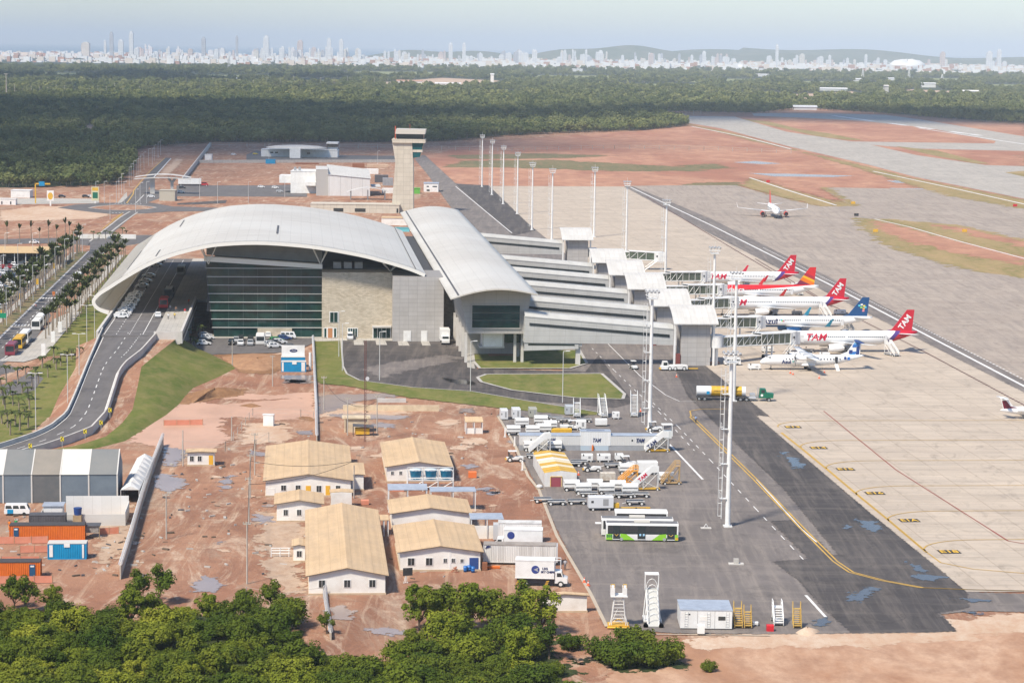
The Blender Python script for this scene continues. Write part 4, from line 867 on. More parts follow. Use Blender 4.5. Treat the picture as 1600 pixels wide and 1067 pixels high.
def jet(name, lab, x, y, rz_, L, fm, tm, wm=None, em=None, words=None, wordm=None, finword=None, wl_=tailred, r=1.98, zc=3.95, sp=17.0, tailh=11.7, stripes=None, group=None):
    t = thing(name, lab, 'airliner', x, y, 0, rz_, group)
    f = MB(); sec = [(0, .04, -.5), (.35, .3, -.44), (.9, .52, -.34), (1.8, .76, -.19), (3, .92, -.06), (4.6, .99, 0), (6.5, 1, 0), (L - 14, 1, 0), (L - 10.5, .96, .05), (L - 7, .78, .26), (L - 4, .54, .5), (L - 1.5, .30, .72), (L, .14, .84)]
    fus(f, L, r, zc, sec); k = MB
    xw = 7.0
    while xw < L - 9.5:
        if not (L * .45 < xw < L * .47):
            for s in (-1, 1):
                zz = zc + .38; yy = s * (sqrt(r * r - .38 ** 2) + .012)
                f.quad((xw, yy, zz), (xw + .32, yy, zz), (xw + .32, yy - s * .06, zz + .34), (xw, yy - s * .06, zz + .34), 1)
        xw += .55
    f.build('fuselage', [fm, mat('cabin_window', (.05, .055, .065), .3)], t)
    c = MB()
    for s in (-1, 1):
        for a, b in ((.15, .45), (.5, .85), (.92, 1.25)):
            pts = []
            for u, zz in ((a, 0), (b, 0), (b, 1), (a, 1)):
                px_ = 1.55 + .55 * u + .35 * zz; rr = r * (.70 + .11 * (px_ - 1.55) * 2) ; an = radians(12 + 52 * u / 1.25); zb = zc - .19 * r + rr * cos(an) * .55 + .30 + zz * .42
                yy = s * rr * sin(an) * (1.02 - .16 * zz); pts.append((px_ - .25 + (.4 if u > .8 else 0), yy, zb))
            c.add(pts, [(0, 1, 2, 3)])
    c.build('cockpit_window', glass, t)
    for s, q in ((-1, 'near'), (1, 'far')):
        w_ = MB(); xr = L * .33; wing(w_, xr, s * 1.3, zc - 1.1, 6.6, xr + 3.6, s * 6.2, zc - .75, 4.0); wing(w_, xr + 3.6, s * 6.2, zc - .75, 4.0, xr + 8.6, s * sp, zc + .2, 1.5); w_o = w_.build('wing', mat('wing_grey', (.62, .63, .63), .4, vary=(.55, .56, .56), vscale=.3), t)
        if wl_ is not None:
            w_ = MB(); w_.add([(xr + 8.7, s * sp, zc + .2), (xr + 10.1, s * sp, zc + .2), (xr + 11.2, s * (sp + .5), zc + 2.5), (xr + 10.6, s * (sp + .5), zc + 2.5), (xr + 8.7, s * (sp + .12), zc + .2), (xr + 10.1, s * (sp + .12), zc + .2), (xr + 11.2, s * (sp + .58), zc + 2.5), (xr + 10.6, s * (sp + .58), zc + 2.5)],
                                [(0, 1, 2, 3), (7, 6, 5, 4), (0, 4, 5, 1), (1, 5, 6, 2), (2, 6, 7, 3), (3, 7, 4, 0)]); w_.build('winglet', wl_, w_o)
        e = MB(); ex = xr - .6; ez = zc - 2.05; rings = []
        for dx, rr in ((0, .92), (.15, 1.06), (1.2, 1.14), (2.6, 1.06), (3.6, .82), (4.3, .5)): rings.append([(ex + dx, s * 5.75 + rr * cos(2 * pi * i / 16), ez + rr * sin(2 * pi * i / 16)) for i in range(16)])
        e.loft(rings, 0, True, True); e.box(ex + 1.5, ex + 5, s * 5.75 - .18, s * 5.75 + .18, ez + .8, zc - .85); eo = e.build('engine', em or skinw, t)
        e = MB(); e.tube((ex + .25, s * 5.75, ez), (ex + .3, s * 5.75, ez), .93, n=16); e.tube((ex + 3.9, s * 5.75, ez), (ex + 5, s * 5.75, ez), .45, .15, n=10); e.build('fan', fan, eo)
        h = MB(); wing(h, L - 6.0, s * .4, zc + 1.2, 3.8, L - 2.4, s * 6.2, zc + 1.7, 1.5, .1); h.build('tailplane', skinw, t)
        gear(t, L * .47, s * 3.8, zc - 1, .55)
    gear(t, 5.0, 0, zc - 1.5, .38, nm='nose_gear')
    fn = MB(); zt = zc + r * .82; fin(fn, [(L - 8.6, zt + .35, .6), (L - 7.1, zt + .75, 1), (L - 3.0, tailh, .5), (L - 1.0, tailh, .4), (L - 1.6, zt + .0, 1), (L - 4, zt - .25, 1)], .2); fo = fn.build('tail_fin', tm, t)
    if finword:
        for s in (-1, 1):
            an = atan2(tailh - zt, 4.3); M_ = Matrix.Translation((L - 3.55, s * -.215 if s > 0 else .215, zt + 2.75)) @ (FRONT if s > 0 else FRONT @ Matrix.Rotation(pi, 4, 'Y')) @ Matrix.Rotation(an if s > 0 else -an, 4, 'Z')
            text(finword, 2.15, skinw, fo, M_, bold=.07, width=4.3, ext=.03)
    if words:
        for s in (-1, 1):
            xx, sz, wd, dz, sh = words[1:]; yy = r * .985
            M_ = Matrix.Translation((xx, -yy if s > 0 else yy, zc + dz)) @ (FRONT if s > 0 else FRONT @ Matrix.Rotation(pi, 4, 'Y')); text(words[0], sz, wordm, t, M_, bold=.05, width=wd, shear=sh, ext=.03)
    d = MB()
    for xx in (5.0, L - 9.6):
        d.quad((xx, -r - .015, zc - .9), (xx + .85, -r - .015, zc - .9), (xx + .85, -r - .015 + .09, zc + 1), (xx, -r - .015 + .09, zc + 1))
    d.build('cabin_door', mat('door_line', (.62, .62, .62), .5), t)
    return t
redl = (.52, .015, .035); purp = (.09, .05, .22)
def tamfus(L): return livery('red_tailed_livery', (1, 0, -.95), 0, 60, [(0, WH), (L - 11.9, purp), (L - 10.6, redl)])
tamword = mat('crimson_lettering', (.60, .02, .06), .4)
for L, a, b, lab, w_l in ((37.6, 129.5, 610, 'white airliner with red tail, nearest of the three red tailed ones', None), (44.5, 124, 695, 'long white airliner with red tail behind the blue bellied one', None), (37.6, 132.5, 775, 'white airliner with red tail, farthest of the docked row', tailred)):
    fm_ = livery('tail_livery', (1, 0, -.62), 0, 60, [(0, purp), (L - 11.4, redl)])
    jet('jet_airliner', lab, *W(a, b), TH, L, tamfus(L), fm_, words=('TAM', 9.1, 2.6, 5.6, .35, .25), wordm=tamword, finword='TAM', wl_=w_l, group='airliners docked at the jet bridges')
L = 37.6; ared = (.62, .02, .025)
fm_ = livery('red_back_livery', (-.072, 0, 1), -10, 10, [(-10, WH), (3.35, ared)])
tm_ = livery('sunset_tail', (.45, 0, 1), 0, 40, [(0, (.2, .02, .06)), (21.6, (.75, .18, .01)), (22.9, (.80, .42, .01)), (23.7, (.40, .02, .04)), (24.7, ared)])
jet('jet_airliner', 'white airliner with red back and a sunset striped tail', *W(129.5, 731), TH, L, fm_, tm_, words=('Avianca', 9.3, 2.0, 7.4, .55, 0), wordm=skinw, wl_=mat('winglet_red', (.55, .03, .03), .4), group='airliners docked at the jet bridges')
L = 38.6; az = (.01, .07, .20)
fm_ = livery('blue_belly_livery', (.01, 0, 1), -10, 10, [(-10, az), (2.55, WH)])
e1 = jet('jet_airliner', 'white airliner with dark blue belly and dark blue tail', *W(126.5, 652), TH, L, fm_, mat('midnight_blue', az, .4), em=mat('midnight_blue', 0), words=('Azul', 8.2, 2.2, 4.6, .15, 0), wordm=navy, wl_=mat('teal_winglet', (.02, .2, .3), .4), r=1.62, zc=3.4, sp=14, tailh=10.5, group='airliners docked at the jet bridges')
for s in (-1, 1):
    cols = [(.1, .55, .7), (.3, .6, .15), (.75, .65, .1), (.7, .25, .3), (.75, .75, .7), (.8, .4, .1)]
    spots = [(-4.2, 7.8, 0), (-3.5, 8.1, 4), (-2.8, 7.7, 2), (-3.6, 7.3, 1), (-2.9, 6.9, 5), (-3.0, 6.3, 3), (-2.4, 7.3, 0)]
    k = MB()
    for x_, z_, c_ in spots: k.quad(*[(L + x_ + dx, s * .215, z_ + dz) for dx, dz in ((0, 0), (.65, .12), (.55, .6), (-.1, .5))], c_)
    k.build('mosaic_emblem', [mat('mosaic_colour_%s' % 'abcdef'[i], c, .5) for i, c in enumerate(cols)], e1)
k = MB()
for dx, dz, c_ in ((0, .3, 0), (.55, .35, 4), (.3, -.1, 1), (.65, -.15, 3)): k.quad(*[(11.3 + dx + u, -1.62, 3.6 + dz + v) for u, v in ((0, 0), (.5, 0), (.45, .4), (-.05, .4))], c_)
k.build('mosaic_emblem', [mat('mosaic_colour_%s' % 'abcdef'[i], c, .5) for i, c in enumerate(cols)], e1)
tx, ty = P(1214, 343)
jet('jet_airliner', 'white airliner with red engines taxiing towards the camera', tx, ty, radians(90), 36, mat('aircraft_white', 0), mat('coral_red', (.55, .08, .06), .4), em=mat('coral_red', 0), wl_=skinw, tailh=12)
# twin turboprop
def turboprop(x, y):
    t = thing('turboprop_airliner', 'small white propeller airliner with blue checked tail parked in the open', 'turboprop', x, y, 0, TH)
    L, r, zc = 27.2, 1.42, 2.55; f = MB()
    fus(f, L, r, zc, [(0, .05, -.35), (.5, .42, -.25), (1.4, .68, -.12), (2.6, .92, -.02), (4, 1, 0), (16, 1, 0), (20, .86, .14), (24, .5, .5), (26.4, .22, .78), (L, .06, .9)])
    for j in range(18):
        xx = 6.4 + j * .82
        if 11.4 < xx < 13.2: continue
        for s in (-1, 1): yy = s * (sqrt(r * r - .3 ** 2) + .012); f.quad((xx, yy, zc + .3), (xx + .32, yy, zc + .3), (xx + .32, yy - s * .07, zc + .62), (xx, yy - s * .07, zc + .62), 1)
    f.build('fuselage', [skinw, mat('cabin_window', 0)], t)
    c = MB()
    for s in (-1, 1):
        for a in (0, .55, 1.0): c.quad((1.35 + a * .75, s * (.35 + a * .62), zc + .62), (1.75 + a * .75, s * (.62 + a * .55), zc + .62), (1.95 + a * .75, s * (.5 + a * .5), zc + .98), (1.7 + a * .75, s * (.3 + a * .5), zc + .98))
    c.build('cockpit_window', glass, t)
    k = MB(); k.ball((12.2, 0, 3.75), 3.2, 1.2, .45); k.build('wing_fairing', skinw, t)
    for s in (-1, 1):
        w_ = MB(); wing(w_, 10.9, 0, 4.0, 2.6, 10.9, s * 5, 4.0, 2.6, .14); wing(w_, 10.9, s * 5, 4.0, 2.6, 11.4, s * 13.5, 4.3, 1.6, .12); w_.build('wing', mat('wing_grey', 0), t)
        e = MB(); rings = []
        for dx, rr, zz in ((0, .3, 0), (.5, .52, 0), (2, .62, -.05), (4, .55, .05), (6, .2, .2)): rings.append([(8.4 + dx, s * 4.05 + rr * .85 * cos(2 * pi * i / 12), 3.55 + zz + rr * sin(2 * pi * i / 12)) for i in range(12)])
        e.loft(rings, 0, True, True, (True, True)); eo = e.build('engine', skinw, t)
        p_ = MB(); p_.tube((8.0, s * 4.05, 3.55), (8.45, s * 4.05, 3.55), .12, .28, n=8)
        for j in range(6):
            an = j * pi / 3 + .2; ca, sa = cos(an), sin(an); p_.add([(8.25 + e_, s * 4.05 + ca * q - sa * w2, 3.55 + sa * q + ca * w2) for e_ in (-.03, .03) for q, w2 in ((.2, -.12), (.2, .12), (1.9, .15), (1.95, -.1))], [(0, 1, 2, 3), (7, 6, 5, 4), (0, 3, 7, 4), (1, 5, 6, 2), (2, 6, 7, 3)])
        p_.build('propeller', fan, eo)
        h = MB(); wing(h, 24.5, 0, 7.3, 2.0, 25.2, s * 3.6, 7.35, 1.2, .1); h.build('tailplane', mat('tail_navy', (.02, .05, .2), .4), t)
        gear(t, 12.4, s * 2.0, 1.6, .42)
    k = MB(); k.ball((12.4, 0, 1.45), 2.4, 1.9, .55); k.build('gear_fairing', skinw, t)
    gear(t, 2.9, 0, 1.4, .28, nm='nose_gear')
    fn = MB(); fin(fn, [(20.6, 3.9, .8), (22.6, 4.7, 1), (24.4, 7.3, .6), (26.3, 7.3, .5), (25.9, 3.9, 1), (24, 3.4, 1)], .14); fo = fn.build('tail_fin', skinw, t)
    cb = [mat('check_blue', (.03, .16, .5), .4), mat('tail_navy', 0), mat('check_sky', (.15, .4, .7), .4)]; k = MB()
    for s in (-1, 1):
        for x0, z0, x1, z1, c_ in ((23.0, 4.2, 23.9, 5.2, 1), (23.9, 4.2, 24.9, 4.8, 0), (24.9, 4.0, 25.7, 6.1, 1), (23.9, 5.9, 24.9, 6.6, 0), (24.9, 6.1, 25.8, 7.1, 0), (24.2, 6.6, 24.9, 7.1, 2), (23.2, 3.8, 24.6, 4.2, 2), (21.6, 2.9, 22.2, 3.6, 1), (22.5, 2.7, 23.2, 3.5, 0)):
            y_ = s * (.16 if z0 > 3.7 else .95 if x0 > 22.3 else 1.12); k.quad((x0, y_, z0), (x1, y_, z0), (x1 + (.1 if z0 > 3.7 else 0), y_, z1), (x0 + (.1 if z0 > 3.7 else 0), y_, z1), c_)
    k.build('check_pattern', cb, fo)
    text('Azul', 1.35, navy, t, front(6.6, -1.42, 2.25), bold=.04, width=2.4, ext=.02)
    k = MB(); k.quad((8.1, -1.43, 2.2), (8.7, -1.43, 2.3), (8.6, -1.43, 2.6), (8.1, -1.43, 2.6)); k.build('mosaic_emblem', mat('emblem_green', (.1, .35, .3), .5), t)
    k = MB(); k.box(19.2, 19.9, -1.35, -1.15, 1.9, 3.6); k.build('open_doorway', fan, t)
    k = MB(); k.add([(19.1, -1.3, 1.75), (20.0, -1.3, 1.75), (20.3, -2.6, 0.1), (19.4, -2.6, .1), (19.1, -1.4, 1.6), (20, -1.4, 1.6), (20.3, -2.7, 0), (19.4, -2.7, 0)], [(0, 3, 2, 1), (4, 5, 6, 7), (0, 4, 7, 3), (1, 2, 6, 5)]); k.bar((19.1, -1.3, 2.6), (19.4, -2.6, .9), .06); k.build('airstair', steelw, t)
tx, ty = P(1187, 578); turboprop(tx, ty)
# business jet, mostly out of the picture
bx_, by_ = P(1561, 655)
t = thing('business_jet', 'white business jet with maroon T tail at the picture edge', 'private jet', bx_, by_, 0, TH + radians(8) + pi)
L, r, zc = 15.6, .85, 1.7; f = MB(); fus(f, L, r, zc, [(-L, .05, -.2), (-L + 1, .5, -.1), (-L + 2.5, .85, 0), (-L + 4.5, 1, 0), (-6, 1, 0), (-4, .8, .1), (-2, .55, .25), (-.8, .3, .4), (-.2, .1, .5)]); f.build('fuselage', skinw, t)
mar = mat('maroon_paint', (.16, .01, .03), .4)
fn = MB(); fin(fn, [(-5.2, 2.4, .6), (-3.2, 2.9, 1), (-1.9, 4.7, 1), (-.1, 4.75, .6), (-.9, 2.35, 1), (-3, 2.1, 1)], .1); fo = fn.build('tail_fin', skinw, t)
k = MB()
for s in (-1, 1): k.add([(-4.4, s * .13, 2.5), (-2.6, s * .13, 2.9), (-1.5, s * .13, 4.2), (-.45, s * .13, 4.2), (-1.0, s * .13, 2.4)], [(0, 1, 2, 3, 4)])
k.build('maroon_panel', mar, fo)
for s in (-1, 1):
    k = MB(); wing(k, -1.9, 0, 4.75, 1.5, -1.0, s * 2.6, 4.8, .8, .1); k.build('tailplane', skinw, t)
    k = MB(); wing(k, -9, 0, 1.2, 2.6, -7.4, s * 7.6, 1.6, 1.0, .12); k.build('wing', skinw, t)
    k = MB(); k.tube((-6.4, s * 1.45, 2.1), (-3.6, s * 1.45, 2.15), .5, .38, n=12); k.build('engine', skinw, t); gear(t, -7, s * 1.2, 1.2, .3, False)
gear(t, -13, 0, 1.2, .25, False, 'nose_gear')
# --- vehicles
def wheels(t, xs, yo, r=.32, wd=.22, hub=None):
    for x in xs:
        for s in (-1, 1):
            k = MB(); k.tube((x, s * yo - wd / 2, r), (x, s * yo + wd / 2, r), r, n=12); w_ = k.build('wheel', rubl, t)
            if hub: k = MB(); k.tube((x, s * (yo + wd / 2 - .01), r), (x, s * (yo + wd / 2 + .02), r), r * .55, n=10); k.build('hub', hub, w_)
PAINT = {'white': (.78, .78, .77), 'silver': (.45, .46, .47), 'black': (.02, .02, .022), 'grey': (.13, .135, .14), 'red': (.32, .02, .02), 'blue': (.03, .07, .2), 'green': (.05, .25, .08), 'yellow': (.7, .5, .04), 'beige': (.5, .45, .36)}
def paintm(c): return mat('car_' + c, PAINT[c], .25, spec=.6)
CARS = {}
def car(color, x, y, rz_, lab, group, z=0.0, kind='hatchback'):
    key = (color, kind)
    if key in CARS: return dup(CARS[key], x, y, rz_, lab, group, z=z)
    t = thing('parked_car' if kind != 'van' else 'van', lab, 'car' if kind != 'van' else 'van', x, y, z, rz_, group)
    m = paintm(color)
    if kind == 'van': low = [(-2.1, .35), (2.15, .35), (2.2, .95), (2.05, 1.15), (-2.05, 1.15), (-2.15, .8)]; cab = [(-2.05, 1.13), (2.05, 1.13), (1.7, 1.9), (1.5, 1.98), (-1.9, 1.98), (-2.0, 1.9)]; wz = (1.2, 1.75); gx = [(-1.9, -.75), (-.65, .45), (.55, 1.55)]
    elif kind == 'sedan': low = [(-2.15, .3), (2.15, .3), (2.2, .7), (1.2, .93), (-1.4, .95), (-2.1, .9)]; cab = [(-1.65, .9), (1.15, .9), (.45, 1.4), (-.8, 1.42)]; wz = (.95, 1.33); gx = [(-1.2, -.3), (-.22, .62)]
    else: low = [(-1.9, .3), (1.9, .3), (1.98, .7), (1.1, .95), (-1.7, 1.0), (-1.95, .8)]; cab = [(-1.8, .95), (1.0, .93), (.35, 1.45), (-1.3, 1.48), (-1.6, 1.35)]; wz = (1.0, 1.36); gx = [(-1.45, -.4), (-.32, .5)]
    b = MB(); b.extr_y(low, -.82, .82); n = len(cab)
    vs = [(px_, -.80 + .14 * (z_ - .95) / .5 * (1 if kind != 'van' else .35), z_) for px_, z_ in cab]; vs += [(q[0], -q[1], q[2]) for q in vs]
    b.add(vs, [tuple(range(n)), tuple(range(2 * n - 1, n - 1, -1))] + [(i, n + i, n + (i + 1) % n, (i + 1) % n) for i in range(n)]); b.build('body', m, t)
    w_ = MB()
    for s in (-1, 1):
        for a, c in gx:
            f = .35 if kind == 'van' else 1
            y0, y1 = [s * (.815 - .14 * (q - .95) / .5 * f) for q in wz]; w_.quad((a, y0, wz[0]), (c, y0, wz[0]), (c - .22, y1, wz[1]), (a + .05, y1, wz[1]))
    i = 1; 
    if kind == 'van': w_.quad((2.06, -.7, 1.2), (2.06, .7, 1.2), (1.76, .68, 1.82), (1.76, -.68, 1.82)); w_.quad((-2.09, .65, 1.25), (-2.09, -.65, 1.25), (-2.03, -.65, 1.8), (-2.03, .65, 1.8))
    else:
        a, c = cab[1], cab[2]; w_.quad((a[0] - .03, -.72, a[1] + .07), (a[0] - .03, .72, a[1] + .07), (c[0] + .06, .62, c[1] - .04), (c[0] + .06, -.62, c[1] - .04))
        a, c = cab[0], cab[-1]; w_.quad((a[0] - .0, .7, a[1] + .1), (a[0] - .0, -.7, a[1] + .1), (c[0] - .04, -.62, c[1] - .06), (c[0] - .04, .62, c[1] - .06))
    w_.build('glazing', glass, t)
    wheels(t, (-1.25, 1.25), .74, .31, .2)
    for s in (-1, 1):
        k = MB(); x_ = low[2][0]; k.box(x_ - .1, x_ + .01, s * .62 - .14, s * .62 + .14, .62, .76); k.build('headlight', mat('lamp_lens', (.6, .6, .58), .2), t)
    CARS[key] = t; return t
def busm(name, lab, x, y, rz_, L, side, roof, wh=3.1, band=(.1, .0), group=None, stripe=None, ac=True):
    t = thing(name, lab, 'bus', x, y, 0, rz_, group)
    b = MB(); b.extr_x([(-1.25, .32), (1.25, .32), (1.27, 1.0), (1.22, wh - .25), (1.0, wh), (-1.0, wh), (-1.22, wh - .25), (-1.27, 1.0)], -L / 2, L / 2); b.build('body', side, t)
    r_ = MB(); r_.extr_x([(-1.02, wh + .01), (1.02, wh + .01), (1.0, wh + .05), (-1.0, wh + .05)], -L / 2 + .1, L / 2 - .1); ro = r_.build('roof', roof, t)
    if ac: r_ = MB(); r_.box(-1.3, 1.3, -.75, .75, wh + .06, wh + .3); r_.build('air_conditioner', mat('ac_beige', (.6, .57, .5), .6), ro)
    for s in (-1, 1):
        for j in range(5):
            x0 = -L / 2 + .5 + j * (L - .8) / 5; k = MB(); k.quad((x0, s * 1.275, 1.35), (x0 + (L - .8) / 5 - .08, s * 1.275, 1.35), (x0 + (L - .8) / 5 - .08, s * 1.245, wh - .35), (x0, s * 1.245, wh - .35)); k.build('window', glass, t)
    k = MB(); k.box(-L / 2 + .3, L / 2 - .25, -1.268, 1.268, 1.3, wh - .38); k.build('dark_window_band', black, t)
    for s, nm_ in ((1, 'windscreen'), (-1, 'rear_window')):
        k = MB(); k.box(s * L / 2 - .01 if s > 0 else -L / 2 - .02, s * L / 2 + .02 if s > 0 else -L / 2 + .01, -1.05, 1.05, 1.2, wh - .35); k.build(nm_, glass, t)
    wheels(t, (-L / 2 + 2.6, L / 2 - 2.3), 1.15, .48, .26, silver)
    return t
silvroof = mat('bus_roof_grey', (.15, .155, .165), .9, vary=(.24, .24, .25), vscale=.5, spec=.1)
gx_, gy_ = P(1003, 846.5)
b1 = busm('airport_bus', 'nearest white and lime green airport bus with dark doors', gx_, gy_ + 1.2, 0, 12.0, white, silvroof, group='airport buses on the apron')
for x0, x1, pts in ((0, 0, [(-5.95, .34), (-4.9, .34), (-4.9, 1.3), (-5.95, 1.3)]), (0, 0, [(-3.6, .34), (-1.2, .34), (-2.6, 1.3), (-3.6, 1.4)]), (0, 0, [(1.6, .34), (4.0, .34), (4.0, 1.4), (2.9, 1.3)]), (0, 0, [(5.45, .34), (5.95, .34), (5.95, 1.3), (5.45, 1.3)])):
    for s in (-1, 1):
        k = MB(); k.add([(px_, s * 1.285, z_) for px_, z_ in pts], [(0, 1, 2, 3)]); k.build('green_panel', green, b1)
for x0, x1 in ((-4.8, -3.7), (-.75, .55), (4.15, 5.4)):
    k = MB(); k.box(x0, x1, -1.31, -1.27, .38, 2.75); dr = k.build('door', glass, b1); k = MB(); k.box(x0, x1, -1.325, -1.31, .38, .5); k.build('step', steelw, dr)
    if x0 > 0 or x0 < -2:
        k = MB(); k.bar((x0 + .25, -1.33, 1.3), (x0 + .6, -1.33, 1.0), .06); k.bar((x1 - .25, -1.33, 1.3), (x1 - .6, -1.33, 1.0), .06); k.build('grab_rail', yellow, dr)
for d in (-.45, .12): k = MB(); k.box(d, d + .3, -1.33, -1.31, 1.05, 1.4); k.build('door_sticker', mat('sticker_blue', (.35, .6, .8), .5), b1)
k = MB(); k.box(5.5, 5.99, -1.29, -1.27, .4, .8); k.build('hazard_stripe', yellow, b1); text('010', .6, dgreen, b1, front(-5.4, -1.3, .95), bold=.03)
b2 = busm('airport_bus', 'second white airport bus hidden behind the lime green one', gx_ - .6, gy_ + 5.0, 0, 12.0, white, silvroof, group='airport buses on the apron')
k = MB(); k.box(-7.0, -6, -.4, .9, 2.0, 2.06); k.build('side_flap', white, b2)
busm('airport_coach', 'white coach with blue glass parked behind the airport buses', *P(1001, 823), 0, 9.0, white, white, 2.9, ac=False)
# trucks
def boxtruck(name, lab, x, y, rz_, L, boxm, cabm, bz=(1.1, 3.6), group=None, words=True, stripes=False, cabl=2.0):
    t = thing(name, lab, 'truck', x, y, 0, rz_, group)
    b = MB(); b.box(-L / 2, L / 2 - cabl, -1.25, 1.25, *bz); bo = b.build('cargo_box', boxm, t)
    b = MB(); b.box(-L / 2 - .03, L / 2 - cabl + .03, -1.29, 1.29, bz[0], bz[0] + .12); b.box(-L / 2 - .03, L / 2 - cabl + .03, -1.29, 1.29, bz[1] - .1, bz[1] + .03); b.build('box_rail', white, bo)
    c0 = L / 2 - cabl + .1; b = MB(); b.extr_y([(c0, .6), (L / 2, .6), (L / 2, 1.3), (L / 2 - .65, 1.55), (L / 2 - .9, 2.35), (c0, 2.4)], -1.05, 1.05); b.build('cab', cabm, t)
    k = MB(); k.quad((L / 2 - .63, -.9, 1.6), (L / 2 - .63, .9, 1.6), (L / 2 - .86, .85, 2.25), (L / 2 - .86, -.85, 2.25))
    for s in (-1, 1): k.quad((c0 + .3, s * 1.06, 1.6), (L / 2 - .8, s * 1.06, 1.6), (L / 2 - 1.0, s * 1.06, 2.2), (c0 + .3, s * 1.06, 2.2))
    k.build('cab_glass', glass, t)
    k = MB(); k.box(-L / 2 + .2, L / 2 - .2, -.5, .5, .5, bz[0]); k.build('chassis', dgrey, t)
    wheels(t, (-L / 2 + 1.6, L / 2 - 1.0), .98, .48, .3, white)
    if stripes:
        for x0 in (-L / 2 + .1, -L / 2 + .9, L / 2 - cabl - 1.4):
            k = MB()
            for j in range(3): k.quad((x0 + .1 * j, -1.3, .35 + .24 * j), (x0 + .1 * j + .45, -1.3, .42 + .24 * j), (x0 + .1 * j + .45, -1.3, .56 + .24 * j), (x0 + .1 * j, -1.3, .49 + .24 * j))
            k.build('hazard_stripe', yellow, t)
    return t
def cater_logo(t, x, z, y, w_=1):
    k = MB(); k.tube((x, y, z), (x, y - .02, z), .62 * w_, n=20); lo_ = k.build('round_emblem', mat('emblem_blue', (.03, .05, .22), .5), t)
    k = MB(); k.add([(x - .3 * w_, y - .03, z), (x + .5 * w_, y - .03, z + .35 * w_), (x + .3 * w_, y - .03, z), (x + .5 * w_, y - .03, z - .35 * w_)], [(0, 3, 2, 1)]); k.build('arrow_mark', mat('emblem_grey', (.35, .36, .38), .5), lo_)
tx, ty = P(846, 914)
tk = boxtruck('catering_truck', 'white catering truck with round blue emblem beside the trees', tx, ty, radians(-3), 7.9, white, white, (1.3, 4.1), stripes=True)
cater_logo(tk, -.9, 2.7, -1.27); text('LSG', .5, navy, tk, front(.55, -1.28, 2.85), bold=.02); text('SKY CHEFS', .42, navy, tk, front(.95, -1.28, 2.35), bold=.02)
k = MB()
for y in (-.9, .9): k.bar((2.0, y, 2.4), (2.0, y, 4.3), .1); k.bar((2.9, y, 4.1), (2.0, y, 4.1), .1); k.bar((2.9, y, 2.6), (2.9, y, 4.1), .08)
k.build('front_platform', steelw, tk)
tx, ty = P(808, 862)
tk = boxtruck('catering_truck', 'white catering truck with blue and yellow emblem between trailer and container', tx, ty, radians(178), 8.2, white, white, (1.2, 3.9))
k = MB(); k.tube((1.0, 1.27, 3.0), (1.0, 1.29, 3.0), .6, n=20); k.build('round_emblem', mat('emblem_blue', 0), tk)
def container(name, lab, x, y, rz_, L, m, Wd=2.44, Hh=2.6, group=None, door=None, roofm_=None, z=0):
    t = thing(name, lab, 'container', x, y, z, rz_, group); b = MB(); n = int(L / .28)
    pr = []
    for i in range(n): x0 = -L / 2 + .1 + (L - .2) * i / n; dx = (L - .2) / n; pr += [(x0, 0), (x0 + dx * .3, 0), (x0 + dx * .5, .05), (x0 + dx * .8, .05)]
    pr.append((L / 2 - .1, 0))
    base = [(px_, -Wd / 2 + .03 + d) for px_, d in pr]; pts = base + [(px_, Wd / 2 - .03 - d) for px_, d in reversed(pr)]
    b.prism(pts, .12, Hh - .1, 0); b.build('corrugated_wall', m, t)
    b = MB(); b.box(-L / 2, L / 2, -Wd / 2, Wd / 2, Hh - .12, Hh); b.build('roof', roofm_ or m, t)
    b = MB(); b.box(-L / 2, L / 2, -Wd / 2, Wd / 2, 0, .14)
    for sx in (-1, 1):
        for sy in (-1, 1): b.box(sx * L / 2 - .12 if sx > 0 else -L / 2, sx * L / 2 if sx > 0 else -L / 2 + .12, sy * Wd / 2 - .12 if sy > 0 else -Wd / 2, sy * Wd / 2 if sy > 0 else -Wd / 2 + .12, .14, Hh - .12)
    b.build('frame', m, t)
    if door:
        k = MB(); k.box(door[0], door[0] + door[1], -Wd / 2 - .05, -Wd / 2 + .02, .15, 2.2); do = k.build('door', door[2], t)
        k = MB(); k.box(door[0] + .15, door[0] + door[1] - .15, -Wd / 2 - .07, -Wd / 2 - .05, 1.8, 2.05); k.build('door_sign', white, do)
    return t
dirty = mat('grimy_white', (.66, .65, .62), .6, vary=(.40, .38, .35), vscale=.5, stretch=(1.5, 1, .12), vrange=(.45, .8))
rustyroof = mat('stained_roof', (.36, .32, .28), .8, vary=(.20, .17, .15), vscale=.5)
c_ = container('reefer_container', 'long streaked white trailer box beside the front shed', *P(812, 880), radians(-1), 11.5, dirty, Hh=2.9, roofm_=rustyroof, z=.35)
k = MB(); k.box(5.76, 6.0, -1.2, 1.2, .2, 2.8); k.build('cooling_unit', mat('unit_grey', (.5, .51, .52), .5), c_); k = MB(); k.add([(-5.5, -1.25, 2.2), (-4.6, -1.25, 2.5), (-4.6, -1.25, 2.7), (-5.2, -1.25, 2.7)], [(0, 1, 2, 3)]); k.build('corner_mark', navy, c_)
c_ = container('reefer_container', 'white refrigerated container under the grey lean-to roof edge', *P(812, 845), 0, 7.2, white, Hh=3.0, roofm_=dirty, z=.3)
k = MB(); k.box(-4.4, -3.62, -1.1, 1.1, .1, 2.6); k.build('cooling_unit', mat('unit_grey', 0), c_)
